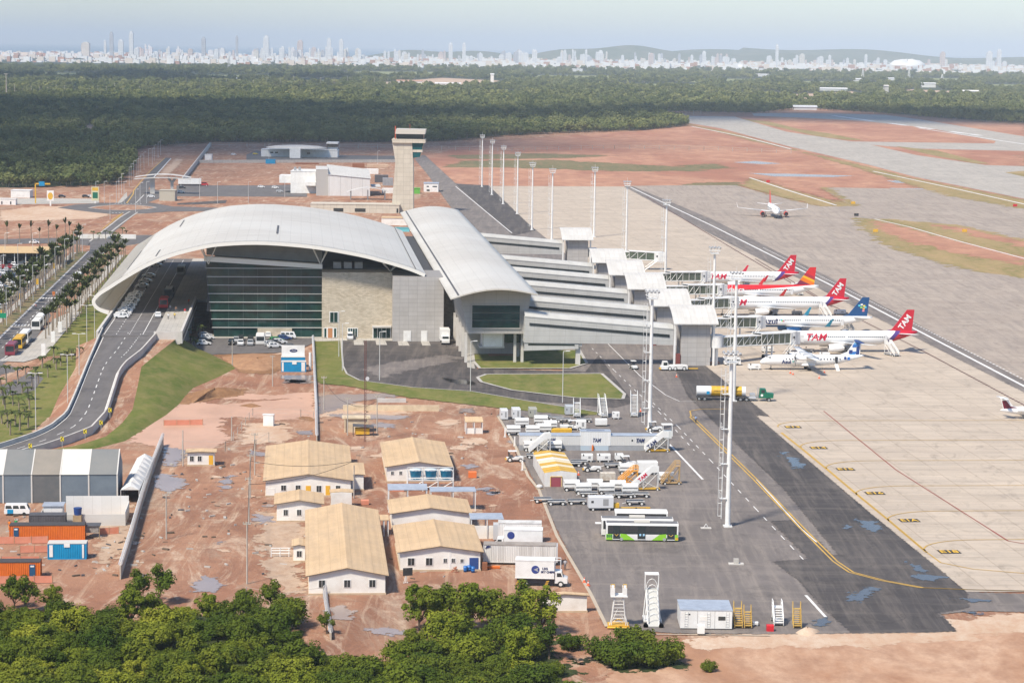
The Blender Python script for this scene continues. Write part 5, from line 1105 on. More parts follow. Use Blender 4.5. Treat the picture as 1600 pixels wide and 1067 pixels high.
# fuel tanker
tx, ty = P(1145, 626)
t = thing('fuel_tanker', 'white and yellow fuel tanker trailer with dark green tractor unit', 'tanker', tx - .3, ty, 0, radians(-2))
k = MB(); k.tube((-8.2, 0, 2.25), (3.2, 0, 2.25), 1.15, n=20); k.build('tank', mat('tank_white', (.74, .75, .75), .25), t)
k = MB(); k.tube((-4.8, 0, 2.25), (2.3, 0, 2.25), 1.17, n=20, cap=False); k.build('yellow_band', yellow, t)
text('transglobal', .55, black, t, front(-2.6, -1.18, 2.45), shear=.2, width=3.2); text('transglobal', .55, black, t, front(1.2, -1.18, 2.45), shear=.2, width=2.0)
k = MB(); k.box(-8.3, -4.9, -1.15, 1.15, .75, 1.05); k.box(.8, 3.5, -1.1, 1.1, .9, 1.1); k.box(-8.3, 3.3, -.4, .4, .9, 1.15); k.build('trailer_frame', dgrey, t)
k = MB(); k.box(-5.9, -5.2, -1.19, -1.15, 1.6, 2.3); k.build('placard', bluec, t)
wheels(t, (-7.6, -6.3), 1.05, .5, .35, grey)
k = MB(); k.box(1.2, 9.0, -.45, .45, .75, 1.05); k.build('tractor_frame', grey, t); k = MB(); k.box(4.2, 5.4, -.9, .9, 1.05, 1.8); k.tube((4.0, -.95, .85), (5.6, -.95, .85), .32, n=10); k.tube((6.0, -.8, 1.2), (6.0, -.8, 3.4), .09, n=6); k.build('engine_gear', silver, t)
k = MB(); k.extr_y([(6.3, .9), (9.6, .9), (9.7, 1.9), (8.1, 2.05), (7.8, 3.0), (6.5, 3.0)], -1.0, 1.0); k.build('cab', dgreen, t)
k = MB(); k.box(6.8, 7.6, -1.02, -1.0, 2.1, 2.8); k.quad((8.08, -.85, 2.1), (8.08, .85, 2.1), (7.84, .85, 2.9), (7.84, -.85, 2.9)); k.build('cab_glass', glass, t)
k = MB(); k.tube((6.95, -1.03, 1.55), (6.95, -1.05, 1.55), .3, n=12); k.build('round_badge', white, t); wheels(t, (2.0, 3.4, 8.6), 1.0, .5, .35, grey)
# ground support equipment
def cart(lab, x, y, rz_, group, side='mesh', top=white):
    t = thing('baggage_cart', lab, 'baggage cart', x, y, 0, rz_, group)
    k = MB(); k.box(-1.45, 1.45, -.75, .75, .72, .84); k.build('deck', dgrey, t)
    k = MB(); k.extr_x([(-.8, 1.55), (-.72, 2.0), (-.5, 2.12), (.5, 2.12), (.72, 2.0), (.8, 1.55), (.74, 1.55), (.6, 1.9), (-.6, 1.9), (-.74, 1.55)], -1.45, 1.45); k.build('canopy', top, t)
    k = MB()
    for sx in (-1.42, 1.42):
        for sy in (-.74, .74): k.bar((sx, sy, .6), (sx, sy, 1.9), .07)
    for z_ in (.75, .95, 1.15, 1.35):
        for sx in (-1.42, 1.42): k.bar((sx, -.74, z_), (sx, .74, z_), .04)
    k.build('cage', steelw, t); k = MB(); k.box(-1.4, 1.4, -.72, -.68, 1.3, 1.85); k.build('mesh_side', mat('mesh_grey', (.30, .30, .29), .7), t)
    k = MB(); k.box(-1.42, 1.42, -.78, -.74, .85, 1.25 if side == 'mesh' else 1.2); k.build('side_curtain', white if side == 'mesh' else mat('curtain_grey', (.4, .4, .38), .7), t)
    k = MB(); k.bar((1.45, 0, .45), (2.3, 0, .3), .08); k.build('tow_bar', yellow, t)
    wheels(t, (-1.0, 1.0), .74, .4, .2, white); return t
def dolly(lab, x, y, rz_, group):
    t = thing('baggage_dolly', lab, 'dolly', x, y, 0, rz_, group)
    k = MB(); k.box(-1.55, 1.55, -.8, .8, .78, .88); k.build('deck', mat('dolly_deck', (.035, .04, .05), .6), t); k = MB(); k.box(-1.62, 1.62, -.86, -.8, .76, .92); k.box(-1.62, 1.62, .8, .86, .76, .92); k.build('side_rail', steelw, t)
    k = MB(); k.bar((-1.6, 0, .5), (-2.3, 0, .35), .07); k.build('tow_bar', steelw, t)
    wheels(t, (-1.1, 1.1), .80, .4, .2, white); return t
g1 = 'baggage carts lined up by the striped tent'
A_ = [(893, 767, 'grey meshed baggage cart nearest the striped tent'), (911, 772, 'white canopied baggage cart next to the tent corner'), (947, 772, 'white canopied baggage cart left of the red lettered stairs'), (984, 773, 'grey curtained baggage cart under the red lettered stairs'), (1041, 755, 'white roofed baggage cart behind the brown ladder'), (979, 741, 'white roofed baggage cart above the orange ladder'),
      (802, 680, 'white canopied baggage cart at yard corner by the two grey generators'), (832, 680, 'white canopied baggage cart just left of the yellow bins'), (859, 672, 'low white baggage cart behind the yellow bins'), (829, 705, 'white baggage cart at the left end of the long cabin'), (866, 705, 'white baggage cart in front of the long cabin lettering'), (929, 766, 'white baggage cart wedged between two others by the tent'), (850, 677, 'white canopied baggage cart right beside the low one behind the bins'), (815, 668, 'white baggage cart behind the two at the yard corner'), (845, 664, 'white baggage cart in the back row left of the bins'), (965, 768, 'white baggage cart between the tent carts and the red lettered stairs')]
c0 = None
for x, y, l in A_:
    x_, y_ = P(x, y)
    if c0 is None: c0 = cart(l, x_, y_, TH, g1)
    else: dup(c0, x_, y_, TH + random.uniform(-.06, .06), l, g1)
g1 = 'empty flat baggage dollies'
d0 = None
for x, y, l in [(848, 785, 'empty flat dolly at the kerb, leftmost of the dolly row'), (869, 789, 'empty flat dolly second from the kerb'), (901, 788, 'empty flat dolly left of the grey power unit'), (920, 776, 'empty flat dolly behind the grey power unit'), (958, 777, 'empty flat dolly with a pink bag under the carts'), (1000, 777, 'empty flat dolly at the right of the grey curtained cart'), (992, 789, 'empty flat dolly over the long yellow towbar'), (835, 716, 'empty flat dolly by the parked tow tractor'), (895, 729, 'flat dolly left of the open topped tractor'), (905, 726, 'flat dolly behind the open topped tractor'), (957, 731, 'flat dolly behind the speckled cream unit'), (850, 655, 'flat dolly beside the greenish generator'), (868, 657, 'flat dolly in the back row of the yard'), (880, 660, 'flat dolly left of the white topped service cart'), (912, 660, 'flat dolly under the shortest grey stairs'), (975, 778, 'flat dolly below the red lettered stairs')]:
    x_, y_ = P(x, y)
    if d0 is None: d0 = dolly(l, x_, y_, TH, g1)
    else: dup(d0, x_, y_, TH + random.uniform(-.05, .05), l, g1)
def unit(name, lab, cat, x, y, rz_, L, Wd, Hh, m, zb=.45, wl=True, vent=True):
    t = thing(name, lab, cat, x, y, 0, rz_); k = MB()
    k.extr_x([(-Wd / 2, zb), (Wd / 2, zb), (Wd / 2, Hh - .12), (Wd / 2 - .12, Hh), (-Wd / 2 + .12, Hh), (-Wd / 2, Hh - .12)], -L / 2, L / 2); k.build('housing', m, t)
    if vent:
        k = MB(); k.box(L * .08, L * .3, -Wd / 2 - .02, -Wd / 2, zb + .4, Hh - .4); k.build('vent', mat('vent_grey', (.3, .3, .3), .6), t); k = MB(); k.box(-L * .4, -L * .3, -Wd / 2 - .02, -Wd / 2, zb + .9, zb + 1.3); k.build('control_panel', black, t)
    k = MB(); k.box(-L / 2, L / 2, -Wd / 2 + .15, Wd / 2 - .15, zb - .12, zb); k.build('chassis', dgrey, t)
    if wl: wheels(t, (-L * .32, L * .34), Wd / 2 - .2, .3, .2, white)
    return t
u = unit('ground_power_unit', 'large light grey power unit on wheels with yellow towbar', 'power unit', *P(938, 797), TH, 4.4, 1.9, 2.6, mat('unit_light', (.62, .63, .64), .5), .6)
k = MB(); k.box(2.2, 3.3, -.5, .5, .5, 1.3); k.build('engine_end', yellow, u)
tb = thing('towbar', 'long yellow aircraft towbar lying beside the grey power unit', 'towbar', *P(985, 796), 0, TH - .03); k = MB(); k.tube((-3.2, 0, .35), (3.0, 0, .35), .12, n=8); k.build('bar', yellow, tb); wheels(tb, (1.0,), .3, .22, .14); k = MB(); k.box(2.8, 3.5, -.35, .35, .25, .45); k.build('tow_head', yellow, tb)
unit('cargo_box', 'plain white box trailer behind the orange ladder', 'box trailer', *P(1011, 741), TH, 3.8, 2.0, 2.6, white, .5, True, False)
unit('water_cart', 'small white wheeled box with red lettering in front of cabin', 'service cart', *P(917, 722), TH, 2.2, 1.4, 1.7, white); 
unit('generator', 'pale grey generator box, leftmost behind the carts', 'generator', *P(787, 655), TH, 1.6, 3.2, 2.3, mat('unit_light', 0), .3, False); unit('generator', 'pale grey generator box, second behind the carts', 'generator', *P(806, 654), TH, 1.8, 3.4, 2.4, mat('unit_light', 0), .3, False)
unit('generator', 'greenish grey rounded generator, third behind the carts', 'generator', *P(832, 652), TH, 1.7, 3.0, 2.2, mat('unit_olive', (.36, .36, .31), .6), .3, False); unit('generator', 'bluish grey box unit beside the small grey stairs', 'generator', *P(889, 648), TH, 1.8, 2.6, 2.2, mat('unit_blue', (.42, .45, .48), .5), .3, False)
unit('service_cabinet', 'white twin door cabinet with yellow base by the tall grey stairs', 'cabinet', *P(962, 655), TH, 1.5, 1.2, 1.7, white, .4); unit('service_cabinet', 'plain white square cabinet above the long cabin roof', 'cabinet', *P(939, 666), TH, 2.5, 1.4, 1.7, white, .4, False, False)
unit('toilet_cart', 'white round ended tank cart with yellow stripe', 'service cart', *P(943, 722), TH, 2.6, 1.4, 1.7, white, .5); unit('lavatory_cart', 'small white cart with red dot near the tow tractor', 'service cart', *P(967, 720), TH, 1.6, 1.3, 1.5, white, .4); unit('air_start_unit', 'speckled cream box unit left of the orange ladder', 'service unit', *P(949, 752), TH, 2.8, 1.6, 1.8, mat('speckled_cream', (.6, .57, .5), .7, vary=(.4, .33, .26), vscale=2), .3, False, False)
unit('service_cabinet', 'white cab topped service cart behind the long cabin', 'service cart', *P(907, 672), TH, 2.2, 1.6, 2.2, white, .5); unit('equipment_trailer', 'white low equipment trailer behind the yellow bins', 'trailer', *P(885, 672), TH, 2.8, 1.5, 1.2, steelw, .5)
for x, l in ((867, 'yellow barred bin, left of the pair behind the cabin'), (884, 'yellow skip, right of the pair behind the cabin')): unit('yellow_bin', l, 'bin', *P(x, 677), TH, 2.4, 1.4, 1.1, yellow, .25, False, False)
def tractor(lab, x, y, rz_, canopy=True, long=False):
    t = thing('tow_tractor', lab, 'tow tractor', x, y, 0, rz_, 'airport tow tractors')
    k = MB(); k.extr_y([(-1.6, .5), (1.7, .5), (1.7, 1.0), (.4, 1.1), (-.2, .85), (-1.6, .9)], -.65, .65); k.build('body', white, t); k = MB(); k.box(-.9, -.35, -.5, .5, .85, 1.25); k.box(-1.05, -.9, -.5, .5, 1.0, 1.7); k.build('seat', dgrey, t)
    if canopy:
        k = MB(); k.box(-1.3, .4, -.65, .65, 2.1, 2.18); k.build('canopy', white, t); k = MB()
        for a, b in ((-1.25, -1.25), (.1, .38)): 
            for s in (-.6, .6): k.bar((b + .1, s, .9), (a, s, 2.1), .06)
        k.build('canopy_frame', black, t)
    k = MB(); k.box(-1.9, -1.6, -.4, .4, .4, .7); k.build('bumper', yellow, t)
    for x_, r_ in ((-1.0, .5), (1.1, .4)):
        for s in (-1, 1):
            k = MB(); k.tube((x_, s * .72 - .14, r_), (x_, s * .72 + .14, r_), r_, n=14); w_ = k.build('wheel', rubl, t); k = MB(); k.tube((x_, s * .87, r_), (x_, s * .89, r_), r_ * .55, n=10); k.build('hub', white, w_)
    return t
t0 = tractor('white tow tractor with canopy at the left kerb of the yard', *P(804, 721), TH); dup(t0, *P(980, 729), TH, 'white tow tractor with canopy beside the plain white trailer'); tractor('open topped tow tractor with dark body before the white carts', *P(925, 737), TH, False); dup(t0, *P(897, 672), TH, 'white tow tractor behind the long cabin roof'); dup(t0, *P(1022, 674), TH, 'white tow tractor right of the mast behind the cabin')
def stairs(name, lab, x, y, rz_, h, run, m, wd=1.5, base=yellow, rails=True, platform=1.2, side=None, wheels_=True):
    t = thing(name, lab, 'boarding stairs' if side or m is steelw else 'stairs', x, y, 0, rz_); k = MB(); n = max(5, int(h / .3))
    for i in range(n): z_ = .35 + (h - .35) * (i + 1) / n; x0 = run * i / n; k.box(x0, x0 + run / n + .05, -wd / 2, wd / 2, z_ - .07, z_)
    k.box(run, run + platform, -wd / 2, wd / 2, h - .1, h); k.build('steps', m, t)
    for s in (-1, 1):
        k = MB()
        if side: k.add([(0, s * wd / 2, .2), (run, s * wd / 2, h - .2), (run + platform, s * wd / 2, h - .2), (run + platform, s * wd / 2, h + 1.0), (run, s * wd / 2, h + 1.0), (0, s * wd / 2, 1.4), (0, s * (wd / 2 + .05), .2), (run, s * (wd / 2 + .05), h - .2), (run + platform, s * (wd / 2 + .05), h - .2), (run + platform, s * (wd / 2 + .05), h + 1.0), (run, s * (wd / 2 + .05), h + 1), (0, s * (wd / 2 + .05), 1.4)], [(0, 1, 2, 3, 4, 5), (11, 10, 9, 8, 7, 6), (5, 4, 10, 11), (4, 3, 9, 10), (0, 6, 7, 1), (3, 2, 8, 9)])
        else:
            for dz in ((0, 1.0, .55) if rails else (0, )): k.bar((0, s * wd / 2, .25 + dz), (run, s * wd / 2, h - .05 + dz), .09); k.bar((run, s * wd / 2, h - .05 + dz), (run + platform, s * wd / 2, h - .05 + dz), .09)
            for q in (0, .33, .66, 1): k.bar((run * q, s * wd / 2, .25 + (h - .3) * q), (run * q, s * wd / 2, 1.25 + (h - .3) * q), .07)
            k.bar((run + platform, s * wd / 2, h), (run + platform, s * wd / 2, h + 1), .07)
        k.build('side_panel' if side else 'handrail', side or m, t)
    k = MB()
    for s in (-1, 1):
        for x_ in (run + platform - .1, run * .55): k.bar((x_, s * wd / 2 * .9, .4), (x_, s * wd / 2 * .9, h - .2 if x_ > run else h * .55), .12)
        k.bar((run + platform - .1, s * wd / 2 * .9, h - .3), (run * .55, s * wd / 2 * .9, .5), .08); k.bar((run + platform - .1, s * wd / 2 * .9, .5), (run * .55, s * wd / 2 * .9, h * .5), .08)
    k.build('support_frame', steelw if m is steelw or side else m, t)
    k = MB(); k.box(run * .15, run + platform + .3, -wd / 2 * .9, wd / 2 * .9, .32, .5); k.build('base', base, t)
    if wheels_: wheels(t, (run * .25, run + platform - .2), wd / 2, .3, .18, white)
    return t
st = stairs('boarding_stairs', 'white boarding stairs with red side lettering in the yard', *P(987, 766), TH, 3.7, 3.7, white, side=white); text('TAM', .95, tamword, st, front(1.9, -.83, 2.6, radians(40)), bold=.03, width=1.9)
st = stairs('boarding_stairs', 'white covered boarding stairs with dark blue lettering at cabin end', *P(1007, 706), TH, 3.3, 3.6, white, side=white); text('TAM', 1.1, navy, st, front(1.4, -.83, 1.7, radians(38)), bold=.03, width=2.2)
k = MB(); k.box(3.4, 5.6, -.9, .9, 5.6, 5.75); k.bar((5.5, -.8, 3.3), (5.5, -.8, 5.6), .12); k.bar((5.5, .8, 3.3), (5.5, .8, 5.6), .12); k.bar((3.6, -.8, 4.3), (3.6, -.8, 5.6), .1); k.build('canopy', white, st); k = MB(); k.box(3.8, 5.4, -.75, .75, 2.9, 4.4); k.build('cabin', mat('pale_glass', (.6, .62, .6), .3), st)
st = stairs('boarding_stairs', 'white boarding stairs standing before the left end of the long cabin', *P(826, 708), TH, 3.2, 3.2, white, side=white)
for x, y, h, l in ((902, 656, 3.0, 'small grey boarding stairs behind the yard, shortest of three'), (945, 656, 4.0, 'tall grey boarding stairs with steep ramp, middle of three'), (992, 655, 4.6, 'grey lattice boarding stairs nearest the tall mast')):
    x_, y_ = P(x, y); stairs('boarding_stairs', l, x_, y_ + 2.2, radians(-90 + (10 if h == 4.0 else 0)) + pi, h, 2.8, steelw, base=steelw, side=None)
stairs('maintenance_ladder', 'orange maintenance ladder beside the red lettered stairs', *P(966, 757), TH, 2.7, 2.8, mat('ladder_orange', (.75, .33, .02), .5), 1.0, mat('ladder_orange', 0), platform=.9)
stairs('maintenance_ladder', 'brown wheeled maintenance ladder at right edge of the yard', *P(1033, 757), TH, 3.6, 2.6, mat('ladder_brown', (.50, .33, .15), .6), 1.0, mat('ladder_brown', 0), platform=.9)
x_, y_ = P(1217, 979); stairs('boarding_stairs', 'small white boarding stairs beside the red box', x_, y_, radians(90), 2.3, 2.2, white, 1.3, steelw)
lw = mat('ladder_yellow', (.60, .40, .10), .7, vary=(.5, .33, .1))
x_, y_ = P(1154, 983); stairs('step_ladder', 'double yellow step ladder against the white container block', x_, y_, radians(90), 2.6, 1.8, lw, 1.1, lw, False, .5, wheels_=False); x_, y_ = P(1169, 983); stairs('step_ladder', 'yellow step ladder standing alone right of the container block', x_, y_, radians(90), 2.2, 1.4, lw, 1.0, lw, False, .4, wheels_=False); x_, y_ = P(1246, 983); stairs('step_ladder', 'yellow A frame step ladder near the puddle', x_, y_, radians(90), 2.7, 1.3, lw, 1.1, lw, False, .4, wheels_=False)
# tall service tower and covered conveyor stairs
x_, y_ = P(966, 980); t = thing('access_tower', 'tall white access tower on yellow wheeled base', 'access platform', x_, y_, 0, 0)
k = MB()
for sx in (-.75, .75):
    for sy in (-.6, .6): k.bar((sx * 1.35, sy * 1.3, .5), (sx * .8, sy, 4.6), .11)
for j in range(8): z_ = 1 + j * .5; k.bar((-.75, -.65, z_), (.75, -.65, z_), .07)
k.bar((-.9, .7, .6), (.7, .7, 4.4), .07); k.bar((.9, .7, .6), (-.7, .7, 4.4), .07); k.bar((-1.3, -.9, .5), (-.75, -.6, 2.5), .09); k.bar((1.3, -.9, .5), (.75, -.6, 2.5), .09); k.build('frame', steelw, t)
k = MB(); k.box(-1.2, 1.2, -1, 1, 4.6, 4.75); k.build('platform', white, t)
for s in (-.95, .75): k = MB(); k.box(s - .25, s + .35, -.9, .9, 4.75, 5.9); k.build('side_box', white, t); k = MB(); k.bar((s - .2, -.8, 5.9), (s - .2, -.8, 6.4), .07); k.bar((s + .3, -.8, 5.9), (s + .3, -.8, 6.4), .07); k.bar((s - .2, -.8, 6.4), (s + .3, -.8, 6.4), .07); k.build('guard_rail', yellow, t)
k = MB(); k.box(-1.5, 1.5, -1.0, 1.0, .3, .55); k.bar((-1.6, -1.1, .25), (1.6, -1.1, .25), .2); k.bar((-1.1, 0, .55), (0, 0, 1.3), .12); k.bar((1.1, 0, .55), (0, 0, 1.3), .12); k.build('base', yellow, t)
x_, y_ = P(1021, 981); t = thing('passenger_ramp', 'white covered passenger ramp with arched hoops', 'boarding ramp', x_, y_, 0, 0)
k = MB(); k.add([(-.75, 0, .3), (.75, 0, .3), (.75, 5.5, 4.2), (-.75, 5.5, 4.2), (-.75, 0, .15), (.75, 0, .15), (.75, 5.5, 4.0), (-.75, 5.5, 4.0)], [(0, 1, 2, 3), (7, 6, 5, 4), (0, 4, 5, 1), (1, 5, 6, 2), (3, 7, 4, 0)]); k.box(-.95, .95, 5.5, 7.0, 4.0, 4.2); k.build('ramp_deck', mat('ramp_grey', (.48, .48, .45), .6), t)
k = MB()
for j in range(7):
    y__ = .2 + j * .88; z_ = .3 + y__ * .71; q0 = None
    for a in range(7):
        an = pi * a / 6; q = (-.8 * cos(an), y__, z_ + .35 + 1.3 * sin(an))
        if q0: k.bar(q0, q, .07)
        q0 = q
for s in (-.8, .8): k.bar((s, 0, 1.0), (s, 5.5, 4.9), .07); k.bar((s, 0, .3), (s, 5.5, 4.2), .14)
k.build('hoops', steelw, t)
k = MB(); k.box(-1.0, 1.0, 5.4, 7.0, 6.4, 6.5); 
for s in (-.95, .95): k.box(s - .04, s + .04, 5.4, 7.0, 4.2, 6.4)
k.build('top_cabin', white, t); k = MB(); 
for s in (-1, 1): k.bar((s * 1.2, 4.5, .5), (s * .8, 5.6, 4.0), .12); k.bar((s * 1.2, 2.0, .5), (s * .8, 3.4, 2.5), .1)
k.box(-1.3, 1.3, 1.8, 5.2, .4, .6); k.build('undercarriage', steelw, t); wheels(t, (-1.1, 1.1), 0.0, .35, .2)
x_, y_ = P(1103, 984); t = thing('office_container', 'white triple office container block with grey roof by the dirt edge', 'container block', x_, y_ + 3, .25, 0)
for j in range(3): k = MB(); k.box(-3.66 + j * 2.44 + .02, -3.66 + (j + 1) * 2.44 - .02, -3.03, 3.03, 0, 2.55); k.build('module', white, t)
k = MB(); k.box(-3.7, 3.7, -3.08, 3.08, 2.55, 2.68); k.build('roof', zincm, t)
k = MB(); k.box(-3.5, 3.5, -2.9, 2.9, -.22, 0); k.build('base', dgrey, t)
for x0, x1, z0, z1, m_ in ((1.7, 2.7, 1.2, 1.75, glass), (-2.5, -2.25, 1.9, 2.1, glass)): k = MB(); k.box(x0, x1, -3.06, -3.03, z0, z1); k.build('window', m_, t)
k = MB(); k.box(-.9, .1, -3.06, -3.03, 1.1, 1.75); k.build('panel', wall_white, t)
for j in (-2.8, .35, 3.0):
    k = MB()
    for z_ in [.3 + .35 * q for q in range(6)]: k.box(j - .22, j + .22, -3.09, -3.03, z_, z_ + .05)
    k.bar((j - .22, -3.07, .2), (j - .22, -3.07, 2.4), .05); k.bar((j + .22, -3.07, .2), (j + .22, -3.07, 2.4), .05); k.build('wall_ladder', steelw, t)
unit('red_box', 'bright red metal box standing beside the small white stairs', 'box', *P(1203, 986), 0, 1.0, .8, 1.0, mat('box_red', (.55, .01, .02), .5), .05, False, False); unit('meter_cabinet', 'white meter cabinet before the container block', 'cabinet', *P(1095, 992), 0, 1.0, .7, 1.6, white, .3, False, False)
unit('tow_hitch_cart', 'small white wheeled hitch between yellow ladder and red box', 'cart', *P(1180, 978), 0, .8, .6, .7, steelw, .3, True, False)
# long airline cabin with painted words
x0, y0 = P(812, 704); x1, y1 = P(1046, 705); Lc = hypot(x1 - x0, y1 - y0)
t = thing('airline_cabin', 'long white airline cabin with raised middle and dark blue lettering', 'site cabin', x0, y0, 0, atan2(y1 - y0, x1 - x0))
sid = corrugated('cabin_siding', (.74, .74, .73), (.70, .70, .69), (.68, .68, .67), .35)
k = MB(); k.box(0, Lc, 0, 3.2, 1.15, 3.1); k.build('wall', sid, t); k = MB(); k.box(-.05, Lc + .05, -.05, 3.25, 3.1, 3.2); k.build('roof', zincm, t); k = MB(); k.box(0, Lc, .04, 3.1, 0, 1.15); k.build('skirt', mat('skirt_grey', (.33, .34, .36), .6, vary=(.26, .27, .28), vscale=1.5), t)
xa, xb = Lc * .405, Lc * .605; k = MB(); k.box(xa, xb, -.08, 2.4, 1.1, 4.0); k.build('raised_wall', sid, t); k = MB(); k.box(xa - .05, xb + .05, -.12, 2.45, 4.0, 4.1); k.build('raised_roof', zincm, t); k = MB(); k.box(xa, xb - .4, -.06, .04, .05, 1.1); k.build('blue_panel', mat('pale_blue_panel', (.42, .50, .56), .6), t)
for f_ in (.205, .51, .80): text('TAM', 1.1, navy, t, front(Lc * f_, -.12, 2.2), shear=.3, bold=.03, width=1.7)
k = MB(); k.box(xa + 1.2, xb - 1.2, .6, 1.0, 4.1, 4.14); k.build('roof_lettering', navy, t)
for f_ in (.07, .745): k = MB(); k.box(Lc * f_, Lc * f_ + .3, -.03, 0, 2.0, 2.4); k.build('window', glass, t)
k = MB(); k.box(Lc * .575, Lc * .575 + .5, -.02, .04, .1, 1.1); k.build('door', dgrey, t)
fx_, fy_ = P(926, 704.5); t = thing('fire_extinguisher', 'red fire extinguisher trolley leaning by the cabin door', 'extinguisher', fx_, fy_ - .2); k = MB(); k.tube((0, 0, .1), (0, 0, 1.1), .22, .2, n=10); k.tube((0, 0, 1.1), (0, 0, 1.35), .08, n=6); k.build('cylinder', orange, t); k = MB(); k.tube((.1, -.1, 1.2), (.35, -.1, .4), .04, n=6); k.build('hose', black, t)
# striped tent
x0, y0 = P(851, 761); x1, y1 = P(901, 757); a0, b0 = AB(x0, y0); a1, b1 = AB(x1, y1); ab_, bb_ = PAB(837, 728); Lw = 6.0; Ld = 23.0
Ld = bb_ - b0; t = thing('striped_tent', 'white equipment tent with yellow and white striped roof', 'tent', x0, y0); sk = -.0
def sh(y): return y * .085
k = MB(); k.add([(0, 0, 0), (Lw, 0, 0), (Lw + 0, Ld, 0), (0, Ld, 0), (0, 0, 2.7), (Lw, 0, 2.7), (Lw, Ld, 2.7), (0, Ld, 2.7), (Lw / 2, 0, 3.1), (Lw / 2, Ld, 3.1)], [(0, 1, 5, 8, 4), (1, 2, 6, 5), (2, 3, 7, 9, 6), (3, 0, 4, 7)]); k.build('wall', tarp, t)
ns = 9; cols_ = [1, 1, 0, 1, 0, 2, 1, 0, 1]
for j in range(ns):
    y0_, y1_ = Ld * j / ns, Ld * (j + 1) / ns; k = MB(); k.add([(-.1, y0_, 2.68), (Lw / 2, y0_, 3.15), (Lw + .1, y0_, 2.68), (Lw + .1, y1_ - .15, 2.68), (Lw / 2, y1_ - .15, 3.15), (-.1, y1_ - .15, 2.68)], [(0, 1, 4, 5), (1, 2, 3, 4)]); k.add([(-.1, y1_ - .15, 2.66), (Lw / 2, y1_ - .15, 3.13), (Lw + .1, y1_ - .15, 2.66), (Lw + .1, y1_, 2.66), (Lw / 2, y1_, 3.13), (-.1, y1_, 2.66)], [(0, 1, 4, 5), (1, 2, 3, 4)], 1)
    k.build('roof_panel', [(yellow if cols_[j] == 1 else mat('cream_fabric', (.72, .62, .42), .7)) if cols_[j] < 2 else mat('pale_fabric', (.72, .68, .58), .7), mat('seam_brown', (.32, .2, .12), .8)], t)
k = MB(); k.box(1.2, 3.0, -.06, 0, .1, 1.8); d_ = k.build('doorway', mat('plum_red', (.3, .06, .08), .7), t); k = MB(); k.bar((1.1, -.1, 0), (1.1, -.1, 2.0), .1); k.bar((3.2, -.1, 0), (3.2, -.1, 2.0), .1); k.bar((1.1, -.1, 2.0), (3.2, -.1, 2.0), .1); k.build('frame', yellow, d_)
x_, y_ = P(843, 764); t = thing('sack_pallet', 'pallet of white sacks at the corner of the striped tent', 'pallet', x_, y_); k = MB(); k.box(-.7, .7, -.5, .5, 0, .15); k.build('pallet', wood, t); k = MB(); k.ball((0, 0, .5), .65, .45, .42); k.build('sacks', tarp, t)
# cones, posts, scattered kit
cone0 = None
for x, y, l in [(913, 911, 'orange cone on the yard kerb, left of a pair'), (919, 916, 'orange cone on the yard kerb, right of a pair'), (904, 743, 'white orange cone beside the striped tent'), (1001, 644, 'red cone at the foot of the tall mast'), (1057, 590, 'orange cone by the pushback tug'), (1235, 584, 'orange cone under the propeller plane nose'), (1239, 586, 'second orange cone under the propeller plane nose'), (1288, 583, 'orange cone under the propeller plane tail'), (1280, 592, 'lone orange cone in front of the propeller plane')]:
    x_, y_ = P(x, y)
    if cone0 is None:
        cone0 = thing('traffic_cone', l, 'cone', x_, y_, .15, 0, 'orange traffic cones'); k = MB(); k.tube((0, 0, .05), (0, 0, .8), .22, .05, n=10); k.build('cone', mat('cone_orange', (.75, .14, .05), .6), cone0); k = MB(); k.box(-.28, .28, -.28, .28, 0, .05); k.build('base', mat('cone_orange', 0), cone0); k = MB(); k.tube((0, 0, .4), (0, 0, .58), .14, .11, n=10, cap=False); k.build('white_band', white, cone0)
    else: dup(cone0, x_, y_, label=l)
pp0 = None
for x, y, l in [(789, 683, 'white marker post at the kerb beside the carts'), (816, 735, 'white marker post at the kerb near the tent'), (804, 697, 'white marker post with lamp at the cabin corner')]:
    x_, y_ = P(x, y)
    if pp0 is None: pp0 = thing('marker_post', l, 'post', x_, y_, 0, 0, 'white marker posts'); k = MB(); k.box(-.14, .14, -.14, .14, 0, 2.0); k.build('post', white, pp0); k = MB(); k.box(-.3, .3, -.3, .3, 0, .2); k.build('footing', concrete, pp0)
    else: dup(pp0, x_, y_, label=l)
# pushback tug, tug with driver, van, power cart near the planes
x_, y_ = P(1054, 579); t = thing('pushback_tug', 'low white pushback tug with yellow ends by the lift tower', 'tug', x_, y_, .1, TH); k = MB(); k.extr_y([(-3.6, .4), (3.2, .4), (3.2, 1.3), (1.5, 1.4), (-1.2, 1.3), (-1.6, 1.2), (-3.6, 1.1)], -1.2, 1.2); k.build('body', white, t); k = MB(); k.extr_y([(-3.3, 1.1), (-1.7, 1.15), (-1.9, 2.3), (-3.1, 2.3)], -.9, .9); k.build('cab', white, t); k = MB(); k.box(-3.0, -2.0, -.93, -.9, 1.35, 2.1); k.build('cab_window', glass, t); k = MB(); k.box(-3.9, -3.6, -1, 1, .3, .6); k.box(3.2, 6.0, -.3, .3, .35, .55); k.build('bumper', yellow, t); wheels(t, (-1.4, 0, 2.3), 1.0, .55, .4, white)
dup(t0, *P(990, 577), radians(-80), 'white canopied tow tractor driving down the service road')
car('white', *P(1144, 571), TH + pi, 'white minibus parked beside the orange sheeting', 'white vans on the apron', .1, 'van')
